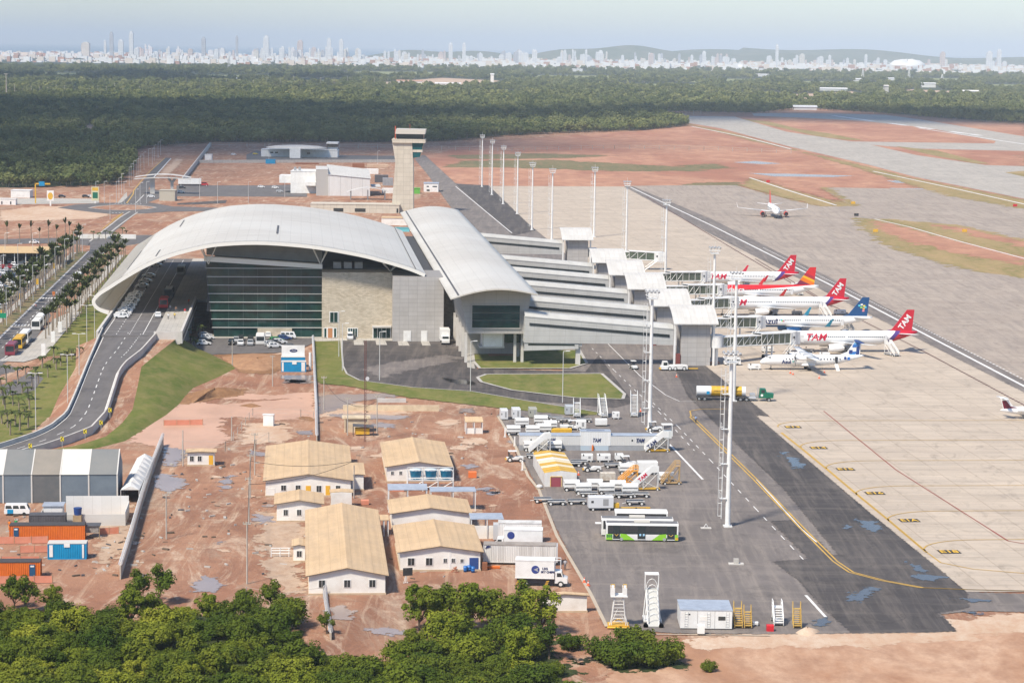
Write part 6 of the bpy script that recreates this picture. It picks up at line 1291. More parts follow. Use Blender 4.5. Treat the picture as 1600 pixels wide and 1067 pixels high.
x_, y_ = P(1100, 569); t = thing('safety_sheeting', 'crumpled orange plastic sheeting at the lift tower foot', 'sheeting', x_, y_, .1); random.seed(5); k = MB(); k.loft([[(x_ * .62 - 4, -.6 + y_ * .5, max(0, .55 + .35 * sin(x_ * 1.7 + y_) - (.5 if y_ in (0, 3) else 0)) + random.random() * .12) for y_ in range(4)] for x_ in range(14)], 0, False, False); k.build('sheet', orangenet, t)
unit('ground_power_unit', 'white power cart at the propeller plane nose', 'power unit', *P(1178, 578), TH, 3.0, 1.7, 1.5, white); unit('ground_power_unit', 'white power cart under the nearest jet bridge', 'power unit', *P(1199, 551), TH, 3.0, 1.7, 1.6, white); unit('service_cart', 'white service cart under the nearest airliner engine', 'service cart', *P(1288, 560), TH, 2.6, 1.6, 1.6, white); unit('baggage_pile', 'dark loaded dolly under the nearest airliner', 'dolly', *P(1264, 551), TH, 2.8, 1.4, 1.0, dgrey)
for x, y, l in ((1392, 557, 'white boarding stairs at the nearest red tail rear door'), (1288, 497, 'white boarding stairs at the middle red tail rear door'), (1323, 520, 'white boarding stairs at the blue tail rear door'), (1244, 462, 'white boarding stairs at the sunset tail rear door')):
    x_, y_ = P(x, y); stairs('boarding_stairs', l, x_ + 1.5, y_ - 1.0, TH + radians(112), 3.2, 3.6, steelw, 1.5, grey, side=steelw)
unit('belt_loader', 'belt loader with raised arm right of the middle red tail', 'belt loader', *P(1312, 492), TH, 3.6, 1.6, 1.6, steelw); unit('baggage_train', 'dark baggage dolly below the long airliner with red tail', 'dolly', *P(1245, 492), TH, 3.0, 1.4, 1.2, grey)
# signs and small boards on the airfield
for x, y, m_, l in ((1200, 286, red, 'small red airfield sign beside the grass wedge'), (1368, 364, yellow, 'yellow airfield sign on the grass island near edge'), (1507, 364, yellow, 'yellow airfield sign on the far taxiway edge'), (1586, 324, red, 'red airfield sign at the right picture edge'), (1333, 320, yellow, 'yellow airfield sign at the tip of the grass wedge'), (1338, 339, black, 'black airfield board at the grass island corner')):
    x_, y_ = P(x, y); t = thing('airfield_sign', l, 'sign', x_, y_, .1, 0); k = MB(); k.box(-1.1, 1.1, -.15, .15, .3, 1.6); k.build('panel', m_, t); k = MB(); k.box(-.8, -.7, -.05, .05, 0, .3); k.box(.7, .8, -.05, .05, 0, .3); k.build('feet', dgrey, t)
mk_ = P(1150, 882); t = thing('concrete_base', 'small pale concrete stub with pipe on the open asphalt', 'footing', *mk_, .1, 0); k = MB(); k.box(-1.2, 1.2, -.6, .6, 0, .15); k.build('slab', concrete, t); k = MB(); k.box(-.4, .4, -.3, .3, .15, .9); k.build('stub', kerbm, t)
x_, y_ = P(1103, 826); t = thing('concrete_base', 'small pale concrete footing left of the nearest mast', 'footing', x_, y_, .1, 0); k = MB(); k.box(-.9, .9, -.5, .5, 0, .12); k.build('slab', concrete, t); k = MB(); k.bar((-.4, 0, .1), (0, 0, .8), .08); k.bar((.4, 0, .1), (0, 0, .8), .08); k.build('hoop', steelw, t)
# --- site camp: cream roofed sheds
def shed(name, lab, fl, fr, fy, eave, ridge, backy, ov=.5, wins=(), doors=(), wallm=None, roofm_=None, group=None, annex=None, flat=False):
    # fl, fr: photo bearings of the front wall's foot; backy: bearing row of the rear eave
    x0, y0 = P(fl, fy); x1, y1 = P(fr, fy); Wd = hypot(x1 - x0, y1 - y0); xb, yb = P((fl + fr) / 2 - (fy - backy) * .2, backy, eave)
    D = AB(xb, yb)[1] - AB(*P((fl + fr) / 2, fy))[1] - ov
    t = thing(name, lab, 'shed', x0, y0, 0, TH, group)
    k = MB(); pr = [(0, 0), (Wd, 0), (Wd, eave), (Wd / 2, ridge), (0, eave)]; k.extr_y(pr, 0, D); k.build('wall', wallm or wall_white, t)
    k = MB(); k.box(-.12, Wd + .12, -.12, D + .12, -.05, .28); k.build('plinth', mat('plinth_beige', (.55, .43, .30), .85, vary=(.4, .3, .2)), t)
    sl_ = (ridge - eave) / (Wd / 2); e_ = eave - ov * sl_
    k = MB(); top = [(-ov, e_), (Wd / 2, ridge), (Wd + ov, e_)]; k.extr_y([(a, b + .14) for a, b in top] + [(a, b + .05) for a, b in reversed(top)], -ov, D + ov); ro = k.build('roof', roofm_ or creamroof, t)
    if not flat: k = MB(); k.extr_y([(Wd / 2 - .35, ridge + .16 - .35 * sl_), (Wd / 2, ridge + .2), (Wd / 2 + .35, ridge + .16 - .35 * sl_)], -ov - .02, D + ov + .02); k.build('ridge_cap', creamroof, ro)
    k = MB()
    for s in (0, 1): k.add([(-ov if s == 0 else Wd / 2, -ov + .02, (e_ if s == 0 else ridge) - .06), (Wd / 2 if s == 0 else Wd + ov, -ov + .02, (ridge if s == 0 else e_) - .06), (Wd / 2 if s == 0 else Wd + ov, -ov + .02, (ridge if s == 0 else e_) + .04), (-ov if s == 0 else Wd / 2, -ov + .02, (e_ if s == 0 else ridge) + .04)], [(0, 1, 2, 3)])
    k.build('barge_board', dgrey, ro)
    for (u, wd, z0, h) in wins:
        k = MB(); x_ = Wd * u; k.box(x_ - wd / 2 - .08, x_ + wd / 2 + .08, -.06, 0, z0 - .08, z0 + h + .08); fr_ = k.build('window', white, t)
        for q in (0, 1): k = MB(); k.box(x_ - wd / 2 + q * wd / 2 + .03, x_ + q * wd / 2 - .03, -.09, -.06, z0, z0 + h); k.build('pane', glass, fr_)
    for (u, wd, h, m_) in doors: k = MB(); x_ = Wd * u; k.box(x_ - wd / 2, x_ + wd / 2, -.07, 0, .05, h); k.build('door', m_, t)
    return t, Wd, D
wy = mat('door_yellow', (.72, .40, .03), .6); gw = 'cream roofed site sheds'
shed('site_shed', 'largest cream roofed shed with three windows, closest to the trees', 482.6, 602, 929.5, 3.0, 4.1, 797, wins=((.17, .95, 1.2, 1.05), (.5, .95, 1.2, 1.05), (.83, .95, 1.2, 1.05)), group=gw)
sB, wB, dB = shed('site_shed', 'cream roofed shed with blue door and barrels by its front', 625.4, 750.5, 892.5, 3.1, 4.0, 821, wins=((.135, 1.05, 1.0, 1.1), (.36, 1.05, 1.0, 1.1), (.56, .55, 1.4, .6), (.66, .55, 1.4, .6), (.77, .5, 1.4, .5)), doors=((.92, 1.4, 2.1, mat('door_blue', (.02, .06, .22), .6)),), group=gw)
k = MB(); k.box(wB * .61, wB * .63, -.05, 0, .1, 3.6); k.build('downpipe', white, sB)
shed('site_shed', 'cream roofed shed behind the barrel shed, below the blue grey roof', 613, 733, 829, 3.0, 3.9, 781, group=gw)
shed('site_shed', 'wide cream roofed shed with yellow doors at the left of the tanks', 415, 548, 776, 3.0, 4.1, 697, wins=((.21, .9, 1.2, .9), (.38, .9, 1.2, .9), (.625, .9, .9, 1.1), (.85, .8, 1.2, .8)), doors=((.50, .9, 2.0, wy), (.73, .8, 2.0, wy), (.07, 1.2, 1.6, wall_white)), group=gw)
shed('site_shed', 'small cream roofed shed with two windows before the wide one', 432.5, 502, 815.5, 3.2, 3.8, 771, wins=((.2, .75, 1.2, .95), (.5, .75, 1.2, .95)), group=gw)
shed('site_shed', 'cream roofed shed behind the blue water tanks', 605, 704, 753.5, 3.0, 3.9, 691, wins=((.08, .5, 1.5, .6), (.21, .5, 1.5, .6)), group=gw)
shed('site_hut', 'tiny flat topped white hut wedged between small and large sheds', 517, 549, 789, 2.8, 2.95, 770, .25, wins=((.68, .5, 1.2, .45),), flat=True); shed('site_hut', 'small side hut with window left of the largest shed', 458.5, 476.5, 878, 2.6, 2.8, 843, .3, wins=((.5, .8, .9, .9),), flat=True)
shed('site_hut', 'narrow lean to shed at right end of the wide cream shed', 549, 568, 766, 2.9, 3.0, 724, .3, flat=True); shed('guard_hut', 'small white guard hut with yellow door and flat cream roof', 293, 335, 728, 2.7, 2.8, 702, .4, wins=((.16, .75, 1.0, .95), (.45, .75, 1.0, .95)), doors=((.87, .8, 2.1, wy),), flat=True)
shed('store_hut', 'low white store hut with cream roof beside the yard kerb', 847, 917, 957, 2.5, 2.75, 928, .3, flat=True)
def leanto(lab, fl, fr, fy, h0, h1, D, m_, wallz=0):
    x0, y0 = P(fl, fy); x1, y1 = P(fr, fy); L_ = hypot(x1 - x0, y1 - y0); t = thing('lean_to', lab, 'lean-to', x0, y0)
    k = MB(); k.add([(0, 0, h0), (L_, 0, h0), (L_, D, h1), (0, D, h1), (0, 0, h0 - .1), (L_, 0, h0 - .1), (L_, D, h1 - .1), (0, D, h1 - .1)], [(0, 1, 2, 3), (7, 6, 5, 4), (0, 4, 5, 1), (1, 5, 6, 2), (2, 6, 7, 3), (3, 7, 4, 0)]); k.build('roof', m_, t)
    for x_ in (.15, L_ / 2, L_ - .15):
        for y_ in (.15, D - .15): k = MB(); k.box(x_ - .08, x_ + .08, y_ - .08, y_ + .08, 0, h0 - .12); k.build('post', steelw, t)
    if wallz: k = MB(); k.box(.1, L_ - .1, .3, .4, 0, wallz); k.build('wall', wall_white, t)
    return t
leanto('blue grey zinc roof rising behind the middle cream shed', 606, 668, 801, 4.1, 4.6, 3.0, zincm); leanto('blue grey zinc canopy stretching right of the middle cream shed', 672, 744, 799, 3.6, 3.7, 3.6, zincm); leanto('pale zinc lean to above the white wall by the reefer boxes', 735, 787, 842, 3.4, 3.6, 4.0, zincm, 2.2)
leanto('cream walkway roof between the largest shed and the barrel shed', 592, 608, 838, 2.8, 2.9, 4.0, creamroof); leanto('cream roofed open brick shelter in the middle of the red yard', 727, 755, 678, 2.6, 3.2, 3.2, creamroof, 1.2)
# tanks on their frame
x0, y0 = P(637, 767); t = thing('tank_stand', 'white steel stand carrying three blue water tanks', 'stand', x0, y0); k = MB()
for x_ in (0, 2.8, 5.6, 8.4):
    for y_ in (0, 2.4): k.bar((x_, y_, 0), (x_, y_, 3.4), .16)
for z_ in (1.6, 3.3):
    for y_ in (0, 2.4): k.bar((0, y_, z_ - .9), (8.4, y_, z_ - .9), .14)
for y_ in (0, 2.4): k.bar((0, y_, 3.9), (8.4, y_, 3.9), .08); k.bar((0, y_, 1.9), (8.4, y_, 1.9), .12)
for x_ in (0, 2.8, 5.6): k.bar((x_, 0, .1), (x_ + 2.8, 0, 1.8), .09)
for x_ in (0, 2.8, 5.6, 8.4): k.bar((x_, 0, 3.3), (x_, 0, 4.4), .08)
k.bar((0, 0, 4.4), (8.4, 0, 4.4), .08); k.build('frame', steelw, t); k = MB(); k.box(-.1, 8.5, -.1, 2.5, 1.95, 2.05); k.build('deck', steelw, t)
for j, l in enumerate(('leftmost', 'middle', 'rightmost')):
    xx, yy = x0 + (1.4 + 2.8 * j) * cos(TH), y0 + 1.2 + (1.4 + 2.8 * j) * sin(TH); q = thing('water_tank', f'blue ribbed water tank, {l} of three on the white stand', 'water tank', xx, yy, 2.06, TH, 'blue water tanks on the stand'); k = MB(); k.loft([[(r_ * cos(2 * pi * i / 16), r_ * sin(2 * pi * i / 16), z_) for i in range(16)] for r_, z_ in ((.85, 0), (.95, .6), (1.0, .65), (1.05, 1.3), (1.1, 1.35), (1.12, 1.65))], 0, True, True, (True, False)); k.build('tank', mat('tank_blue', (.0, .20, .36), .5), q); k = MB(); k.loft([[(r_ * cos(2 * pi * i / 16), r_ * sin(2 * pi * i / 16), z_) for i in range(16)] for r_, z_ in ((1.16, 1.6), (1.16, 1.75), (.5, 1.9), (.02, 1.92))], 0, True); k.build('lid', mat('lid_pale', (.55, .66, .7), .5), q)
# blue barrels, orange bits, board
b0 = None
for x, y, l in ((727, 893, 'leftmost blue barrel by the blue door'), (733, 892, 'middle blue barrel by the blue door'), (739, 894, 'rightmost blue barrel by the blue door')):
    x_, y_ = P(x, y)
    if not b0: b0 = thing('barrel', l, 'barrel', x_, y_, 0, 0, 'blue barrels'); k = MB(); k.loft([[(r_ * cos(2 * pi * i / 12), r_ * sin(2 * pi * i / 12), z_) for i in range(12)] for r_, z_ in ((.29, 0), (.3, .3), (.32, .32), (.3, .34), (.3, .62), (.32, .64), (.3, .66), (.29, .95))], 0, True, True, (True, True)); k.build('body', mat('barrel_blue', (.01, .13, .42), .45), b0)
    else: dup(b0, x_, y_, label=l)
x_, y_ = P(711, 893); t = thing('brick_pile', 'heap of reddish bricks leaning on the barrel shed wall', 'bricks', x_, y_ - .4); k = MB(); random.seed(3)
for j in range(26): a_, c_, z_ = random.uniform(-.5, .5), random.uniform(-.25, .25), random.random() ** 1.5 * .8; k.box(a_ * (1 - z_ * .7) - .12, a_ * (1 - z_ * .7) + .12, c_ - .06, c_ + .06, z_, z_ + .12)
k.build('bricks', mat('brick_red', (.45, .19, .11), .9, vary=(.3, .12, .08), vscale=2), t)
for x, y, L_, Wd, Hh, m_, l, nm_ in ((738, 746, 1.5, 1.2, 1.2, mat('crate_orange', (.7, .17, .04), .6), 'bright orange crate alone on the red yard', 'orange_crate'), (570, 788, 1.4, 1, .9, orangenet, 'faded orange bin beside the tiny hut', 'orange_bin'), (622, 767, 2.2, 1.2, 1.0, orangenet, 'faded orange netting roll at the tank shed wall', 'net_roll'), (769, 888, 2.4, .5, .45, orange, 'orange pipe section by the streaked trailer', 'pipe'), (757, 890, .8, .8, 1.3, mat('rust_brown', (.25, .1, .05), .9), 'rusty brown bin right of the blue door', 'rusty_bin'), (440, 553, 1.2, .9, 1.3, mat('skip_blue', (.0, .16, .5), .5), 'blue wheeled bin against the terminal glass', 'wheeled_bin')): unit(nm_, l, nm_.split('_')[-1], *(P(x, y) if nm_ != 'wheeled_bin' else P(465, 524)), TH, L_, Wd, Hh, m_, .05, False, False)
x_, y_ = P(637, 911); t = thing('notice_board', 'black notice board on white legs by the foreground trees', 'board', x_, y_, 0, radians(18)); k = MB(); k.box(-.75, .75, -.04, .04, 1.2, 2.4); k.build('panel', black, t); k = MB(); k.bar((-.6, .1, 0), (-.3, 0, 1.3), .07); k.bar((.0, .1, 0), (-.3, 0, 1.3), .07); k.bar((-.3, .05, .1), (-.3, 0, 2.3), .07); k.bar((-.7, .1, .1), (.1, .1, .1), .07); k.build('legs', white, t)
x_, y_ = P(424, 870); t = thing('railing', 'low white wooden railing left of the side hut', 'railing', x_, y_, 0, TH); k = MB()
for x__ in (0, 1.4, 2.8): k.bar((x__, 0, 0), (x__, 0, 1.5), .12)
for z_ in (.6, 1.05, 1.45): k.bar((0, 0, z_), (3.0, 0, z_), .1)
k.build('rails', white, t)
# generator shelter, fuel kiosk, mast
x_, y_ = P(566, 680); t = thing('generator_set', 'yellow generator under a thin dark roof near the lattice mast', 'generator', x_, y_, 0, TH); k = MB(); k.box(-1.5, 1.5, -.7, .7, .3, 1.6); k.build('housing', yellow, t); k = MB(); k.add([(-2, -1.3, 2.2), (2.4, -1.3, 1.9), (2.4, 1.3, 2.0), (-2, 1.3, 2.3), (-2, -1.3, 2.1), (2.4, -1.3, 1.8), (2.4, 1.3, 1.9), (-2, 1.3, 2.2)], [(0, 1, 2, 3), (7, 6, 5, 4), (0, 4, 5, 1)]); k.build('roof', dgrey, t); k = MB()
for a_ in (-1.9, 2.3):
    for c_ in (-1.2, 1.2): k.bar((a_, c_, 0), (a_, c_, 2.0), .1)
k.build('posts', dgrey, t)
x_, y_ = P(555, 677); t = thing('pump_house', 'weathered cream block house with overhanging roof behind the yellow generator', 'pump house', x_, y_ + 3, 0, TH); k = MB(); k.box(-2.4, 2.4, -1.6, 1.6, 0, 2.9); k.build('wall', mat('cream_wall', (.66, .55, .38), .8, vary=(.48, .38, .25)), t); k = MB(); k.box(-3, 3, -2, 2, 2.9, 3.1); k.build('roof', mat('cream_wall', 0), t); k = MB()
for a_ in (-2.4, 2.4): k.box(a_ - .15, a_ + .15, -1.9, -1.6, 0, 3.4)
k.build('posts', mat('cream_wall', 0), t)
x0, y0 = P(536, 642); t = thing('low_wall', 'long low cream precast wall section lying in the yard', 'wall', x0, y0, 0, TH - .02); k = MB(); k.box(0, 21.5, 0, .5, 0, 1.3); k.build('panels', mat('cream_wall', 0), t)
x0, y0 = P(590, 629); t = thing('low_wall', 'short pale precast block behind the long cream one', 'wall', x0, y0, 0, TH); k = MB(); k.box(0, 6.5, 0, .8, 0, .9); k.build('panels', concrete, t)
x_, y_ = P(575, 768 - 78); t = thing('radio_mast', 'slender brown lattice radio mast with white dish', 'radio mast', *P(570, 690), 0, 0); k = MB(); zt_ = 21
for a in range(3):
    an = a * 2.094; k.bar((.22 * cos(an), .22 * sin(an), 0), (.22 * cos(an), .22 * sin(an), zt_), .06)
for j in range(34):
    for a in range(3): an, a2 = a * 2.094, (a + 1) * 2.094; k.bar((.22 * cos(an), .22 * sin(an), zt_ * j / 34), (.22 * cos(a2), .22 * sin(a2), zt_ * (j + 1) / 34), .035)
k.build('lattice', mat('mast_brown', (.16, .06, .05), .7), t); k = MB(); k.tube((.4, -.3, 13.2), (.5, -.5, 13.2), .1, .42, n=14); k.build('dish', white, t)
# left compound
x0, y0 = P(-6, 786); x1, y1 = P(183, 786); Lt = hypot(x1 - x0, y1 - y0); t = thing('event_tent', 'big slate sided marquee with grey, tan and white roof bays', 'marquee', x0, y0, 0, TH); bays = 4.25; bw = Lt / bays; x = Lt
rm_ = [slateroof, mat('ivory_fabric', (.64, .62, .56), .7, vary=(.58, .56, .5)), tanroof, slateroof, mat('ivory_fabric', 0)]; Dt = 12.0; ev, rg = 5.2, 8.6
for j in range(5):
    xa, xb = max(-3, x - bw), x; k = MB(); k.add([(xa, -.15, ev - .1), (xb, -.15, ev - .1), (xb, Dt / 2, rg), (xa, Dt / 2, rg), (xb, Dt + .15, ev - .1), (xa, Dt + .15, ev - .1)], [(0, 1, 2, 3), (3, 2, 4, 5)]); k.build('roof_panel', rm_[j], t)
    k = MB(); k.quad((xa + .12, 0, .1), (xb - .12, 0, .1), (xb - .12, 0, ev - .1), (xa + .12, 0, ev - .1)); k.build('wall_panel', slate if j != 2 else mat('dark_mesh', (.10, .11, .115), .7, vary=(.14, .14, .14)), t)
    k = MB(); k.box(xb - .12, xb + .12, -.12, .12, 0, ev); k.add([(xb - .1, -.2, ev - .06), (xb + .1, -.2, ev - .06), (xb + .1, Dt / 2, rg + .04), (xb - .1, Dt / 2, rg + .04)], [(0, 1, 2, 3)]); k.build('frame', mat('frame_pale', (.6, .58, .54), .5), t); x -= bw
k = MB(); k.add([(Lt + .02, 0, 0), (Lt + .02, Dt, 0), (Lt + .02, Dt, ev), (Lt + .02, Dt / 2, rg - .05), (Lt + .02, 0, ev)], [(0, 1, 2, 3, 4)]); k.box(Lt + .02, Lt + .1, 1.5, 3.5, 0, 4.2); k.build('gable_wall', slate, t)
x0, y0 = P(189, 787); t = thing('canopy_row', 'white pleated tunnel canopy on legs beside the slate marquee', 'canopy', x0, y0, 0, TH - .02); nb = 8; Lb = 32.0
for j in range(nb):
    y0_, y1_ = Lb * j / nb, Lb * (j + 1) / nb; ym = (y0_ + y1_) / 2; k = MB(); k.add([(0, y0_, 2.5), (3.2, y0_, 2.5), (1.6, y0_, 3.2), (1.6, ym, 3.7), (1.6, y1_, 3.2), (0, y1_, 2.5), (3.2, y1_, 2.5)], [(0, 2, 3), (0, 3, 5), (5, 3, 4), (2, 1, 3), (1, 6, 3), (6, 4, 3), (0, 1, 2)]); k.build('roof_panel', tarp, t)
k = MB()
for j in range(nb + 1):
    for x_ in (0, 3.2): k.bar((x_, Lb * j / nb, 0), (x_, Lb * j / nb, 2.5), .08)
k.build('legs', steelw, t); k = MB(); k.box(3.2, 3.25, 0, Lb, 0, 2.5); k.build('side_sheet', mat('shade_grey', (.33, .33, .32), .7), t)
x0, y0 = P(62, 822); t = thing('hoarding', 'white corrugated hoarding enclosure with a small cabin', 'hoarding', x0, y0, 0, TH); k = MB(); sid2 = corrugated('hoarding_sheet', (.72, .72, .70), (.64, .63, .6), (.68, .67, .65), .3, 1); k.box(0, 14.2, 0, .08, 0, 2.0); k.box(3.5, 14.2, 9, 9.08, 0, 3.4); k.box(14.2, 14.28, 0, 9, 0, 2.4); k.box(0, .08, 0, 9, 0, 2.0); k.build('fence_panel', sid2, t)
k = MB(); k.box(.2, 3.4, 4.0, 7.0, 0, 2.6); k.build('cabin', sid2, t); k = MB(); k.box(0, 3.6, 3.8, 7.2, 2.6, 2.75); k.build('cabin_roof', zincm, t)
tx_, ty_ = P(27, 804); v = car('white', tx_, ty_, TH, 'white minibus with blue panel beside the slate marquee', 'white vans on the apron', 0, 'van'); v['group'] = 'white vans in the compound'
k = MB(); k.box(-1.6, -.6, -.86, -.82, .4, 1.1); k.build('blue_panel', bluec, v)
container('shipping_container', 'long orange container with dark blue door behind the blue one', *P(75, 842), TH, 12.2, orange, door=(-5.4, .8, mat('door_petrol', (.015, .08, .17), .5)), roofm_=mat('roof_dark', (.06, .055, .055), .8)); container('shipping_container', 'orange container with dark blue door at the left edge by the trees', *P(30, 901), TH, 6.6, orange, door=(4.0 - 2.3, .85, mat('door_petrol', 0)), roofm_=mat('roof_dark', 0)); container('shipping_container', 'dark roofed container row behind the long orange one', *P(75, 826), TH, 6.0, dgrey)
bc = container('shipping_container', 'bright blue container in front of the long orange one', *P(106, 871), TH, 6.06, bluec, roofm_=mat('roof_pale', (.55, .54, .5), .7)); k = MB(); k.box(-2.75, -2.2, -1.26, -1.2, .4, 2.3); k.box(2.35, 2.65, -1.26, -1.2, .2, 2.4); k.build('white_panel', white, bc); k = MB(); k.box(-.45, .45, -1.27, -1.2, 1.95, 2.5); k.build('sign', white, bc)
bc = container('shipping_container', 'blue container standing in a puddle by the terminal lawn', *P(459, 580), TH, 6.2, bluec, roofm_=mat('roof_pale', 0)); k = MB(); k.box(-2.95, -2.5, -1.26, -1.2, .2, 2.4); k.box(1.9, 2.8, -1.26, -1.2, .2, 2.4); k.box(-.4, .7, -1.27, -1.2, 1.9, 2.5); k.build('white_panel', white, bc)
bc = container('shipping_container', 'second blue container half hidden behind the puddle container', *P(458, 572.5), TH, 6.1, bluec, roofm_=mat('roof_pale', 0)); k = MB(); k.box(-2.9, 2.9, .2, .3, 2.62, 5.4); k.build('sign_board', white, bc); k = MB(); k.loft([[(1.0 * r_ * cos(2 * pi * i / 24) + .1, .17, 4.0 + .42 * r_ * sin(2 * pi * i / 24)) for i in range(24)] for r_ in (1, .02)], 0, False); k.build('oval_mark', navy, bc); text('Ford', .5, white, bc, front(.1, .15, 4.0), 'oval_lettering', shear=.2)
x_, y_ = P(479, 578); t = thing('white_pipe_stack', 'upright white pipe beside the puddle container', 'pipe', x_ + .9, y_, 0, 0); k = MB(); k.tube((0, 0, 0), (0, 0, 4.4), .35, n=10); k.build('pipe', white, t)
x_, y_ = P(144, 840); t = thing('scrap_hut', 'ramshackle dark roofed hut beside the long orange container', 'hut', x_, y_ + .4, 0, TH); k = MB(); k.box(-1.2, 1.0, -.6, 1.6, .9, 2.0); k.build('wall', mat('patchwork', (.35, .33, .3), .9, vary=(.15, .13, .12), vscale=3), t); k = MB(); k.box(-1.3, 1.3, -.8, 1.8, 2.0, 2.1); k.build('roof', dgrey, t); k = MB(); [k.bar((a_, -.7, 0), (a_, -.7, 2), .1) for a_ in (-1.2, 1.2)]; k.build('posts', wood, t)
x_, y_ = P(120, 824); t = thing('water_tank', 'dark blue water tank on the container roof at left', 'water tank', x_, y_ + 1, 2.0, 0); k = MB(); k.tube((0, 0, 0), (0, 0, 1.1), .6, .7, n=14); k.build('tank', dblue, t); k = MB(); k.tube((0, 0, 1.1), (0, 0, 1.2), .72, n=14); k.build('lid', dblue, t); k = MB(); k.box(-.7, .7, -.7, .7, -2, -.02); k.build('stand', wood, t)
def netfence(lab, a, b, h=1.2):
    x0, y0 = P(*a); x1, y1 = P(*b); L_ = hypot(x1 - x0, y1 - y0); t = thing('net_barrier', lab, 'barrier', x0, y0, 0, atan2(y1 - y0, x1 - x0)); n = max(2, int(L_ / 2.6)); k = MB()
    for j in range(n): x_ = L_ * j / n; k.add([(x_ + .05, .02 * (-1) ** j, .08), (x_ + L_ / n - .05, 0, .08), (x_ + L_ / n - .05, .05, h + random.uniform(-.08, .05)), (x_ + .05, .02, h)], [(0, 1, 2, 3)])
    k.build('net', orangenet, t); k = MB()
    for j in range(n + 1): k.bar((L_ * j / n, 0, 0), (L_ * j / n, 0, h + .15), .07)
    k.build('stakes', wood, t)
for l, a, b in (('orange net barrier across the flooded clay', (256, 665), (317, 664)), ('orange net barrier left of the bright blue container', (-4, 850), (75, 849)), ('short orange net barrier just below the other at left', (31, 864), (76, 863)), ('orange net barrier in front of the left edge container', (-4, 912), (82, 911)), ('orange net barrier right of the scrap hut', (155, 836), (186, 834)), ('pale orange net barrier behind the left edge container', (2, 881), (62, 880))): netfence(l, a, b)
# concrete walls topped with razor coil
def razorwall(lab, pts, h=2.1, coil=True):
    P_ = [P(*q) for q in pts]; x0, y0 = P_[0]; t = thing('razor_wire_wall', lab, 'wall', x0, y0, 0, 0); k = MB(); co_ = MB(); random.seed(9)
    for (ax, ay), (bx, by) in zip(P_, P_[1:]):
        d = Vector((bx - ax, by - ay, 0)); n = Vector((-d.y, d.x, 0)).normalized() * .09; A = Vector((ax - x0, ay - y0, 0)); B = A + d
        k.add([A - n, B - n, B + n, A + n] + [q + Vector((0, 0, h)) for q in (A - n, B - n, B + n, A + n)], [(4, 5, 6, 7), (0, 1, 5, 4), (2, 3, 7, 6), (1, 2, 6, 5), (3, 0, 4, 7)])
        m = int(d.length / .55); u = d.normalized(); q0 = None
        for j in range(m * 6):
            an = j * pi / 3; r_ = .3; q = A + d * (j / (m * 6)) + Vector((0, 0, h + .28)) + n.normalized() * (r_ * cos(an)) + Vector((0, 0, r_ * sin(an)))
            if q0 is not None: co_.bar(q0, q, .045)
            q0 = q
    k.build('wall_panel', mat('precast_beige', (.52, .46, .37), .85, vary=(.4, .34, .27), vscale=.4), t); co_.build('razor_coil', mat('coil_grey', (.58, .59, .60), .5), t)
razorwall('long beige razor wire wall on the left between marquee and red road', [(188, 905), (205, 850), (222, 790), (240, 735), (255, 696)]); razorwall('razor wire wall beside the terminal lawn and puddle container', [(495, 690), (494, 640), (491, 575), (489, 533)], 1.2); razorwall('short razor wire fence rising from the foreground trees', [(517, 1000), (509, 950), (507, 912)], 1.0)
# poles
def pole(name, lab, x, y, h, cat, group, arm=0, m_=None, tilt=0.0, heads=0, r=.13):
    t = thing(name, lab, cat, *P(x, y), 0, TH if heads else 0, group); k = MB(); k.tube((0, 0, 0), (tilt * h, 0, h), r, r * .7, n=7); k.build('post', m_ or cpole, t)
    if arm: k = MB(); k.bar((tilt * h - arm / 2, 0, h - .3), (tilt * h + arm / 2, 0, h - .3), .1); [k.tube((tilt * h + a_ * arm / 2, 0, h - .25), (tilt * h + a_ * arm / 2, 0, h + .05), .06, n=6) for a_ in (-.9, -.3, .3, .9)]; k.build('crossarm', cpole, t)
    if heads:
        k = MB()
        for s in ((-1, 1) if heads == 2 else (1,)): k.bar((0, 0, h), (s * 1.1, 0, h + .12), .07); k.box(s * 1.1 - .45, s * 1.1 + .45, -.14, .14, h + .04, h + .2)
        k.build('lamp_head', white, t)
    return t
for x, y, h, l in ((286, 728, 7, 'concrete pole beside the guard hut, left one'), (260, 842, 7.6, 'concrete pole on the red road right of razor wall'), (398, 742, 8, 'tallest of the concrete poles left of wide shed'), (391, 778, 8, 'concrete pole beside the wide shed gutter'), (389, 818, 8, 'concrete pole by puddle left of small shed'), (386, 912, 9.5, 'concrete pole rising from foreground bushes'), (554, 570, 5, ''), (363, 571, 6.5, 'concrete pole on the brown spoil by the car park'), (426, 604, 7.5, 'concrete pole in front of the puddle container'), (506, 640, 7.5, 'concrete pole in the blue puddle by the lawn'), (543, 680, 8, 'concrete pole left of the pump house'), (589, 676, 8, 'concrete pole right of the pump house'), (553, 778, 6, 'concrete pole at right end of wide shed'), (362, 688, 5, 'thin post beside the flooded clay')):
    if l: pole('utility_pole', l, x, y, h, 'utility pole', 'concrete utility poles', 1.2 if h > 7.4 else 0)
wn = MB()
for a, b in (((391, 778), (553, 778)), ((389, 818), (553, 778)), ((398, 742), (391, 778)), ((391, 778), (389, 818)), ((389, 818), (386, 912)), ((506, 640), (543, 680)), ((543, 680), (589, 676))):
    p, q = P(*a), P(*b); prev = None
    for j in range(11): u = j / 10; v_ = (p[0] + (q[0] - p[0]) * u, p[1] + (q[1] - p[1]) * u, 6.8 - 1.6 * u * (1 - u) * 4 * .6); (wn.bar(prev, v_, .06) if prev else None); prev = v_
tag(wn.build('power_cable', black), 'black cables sagging between the concrete poles of the camp', 'cable')
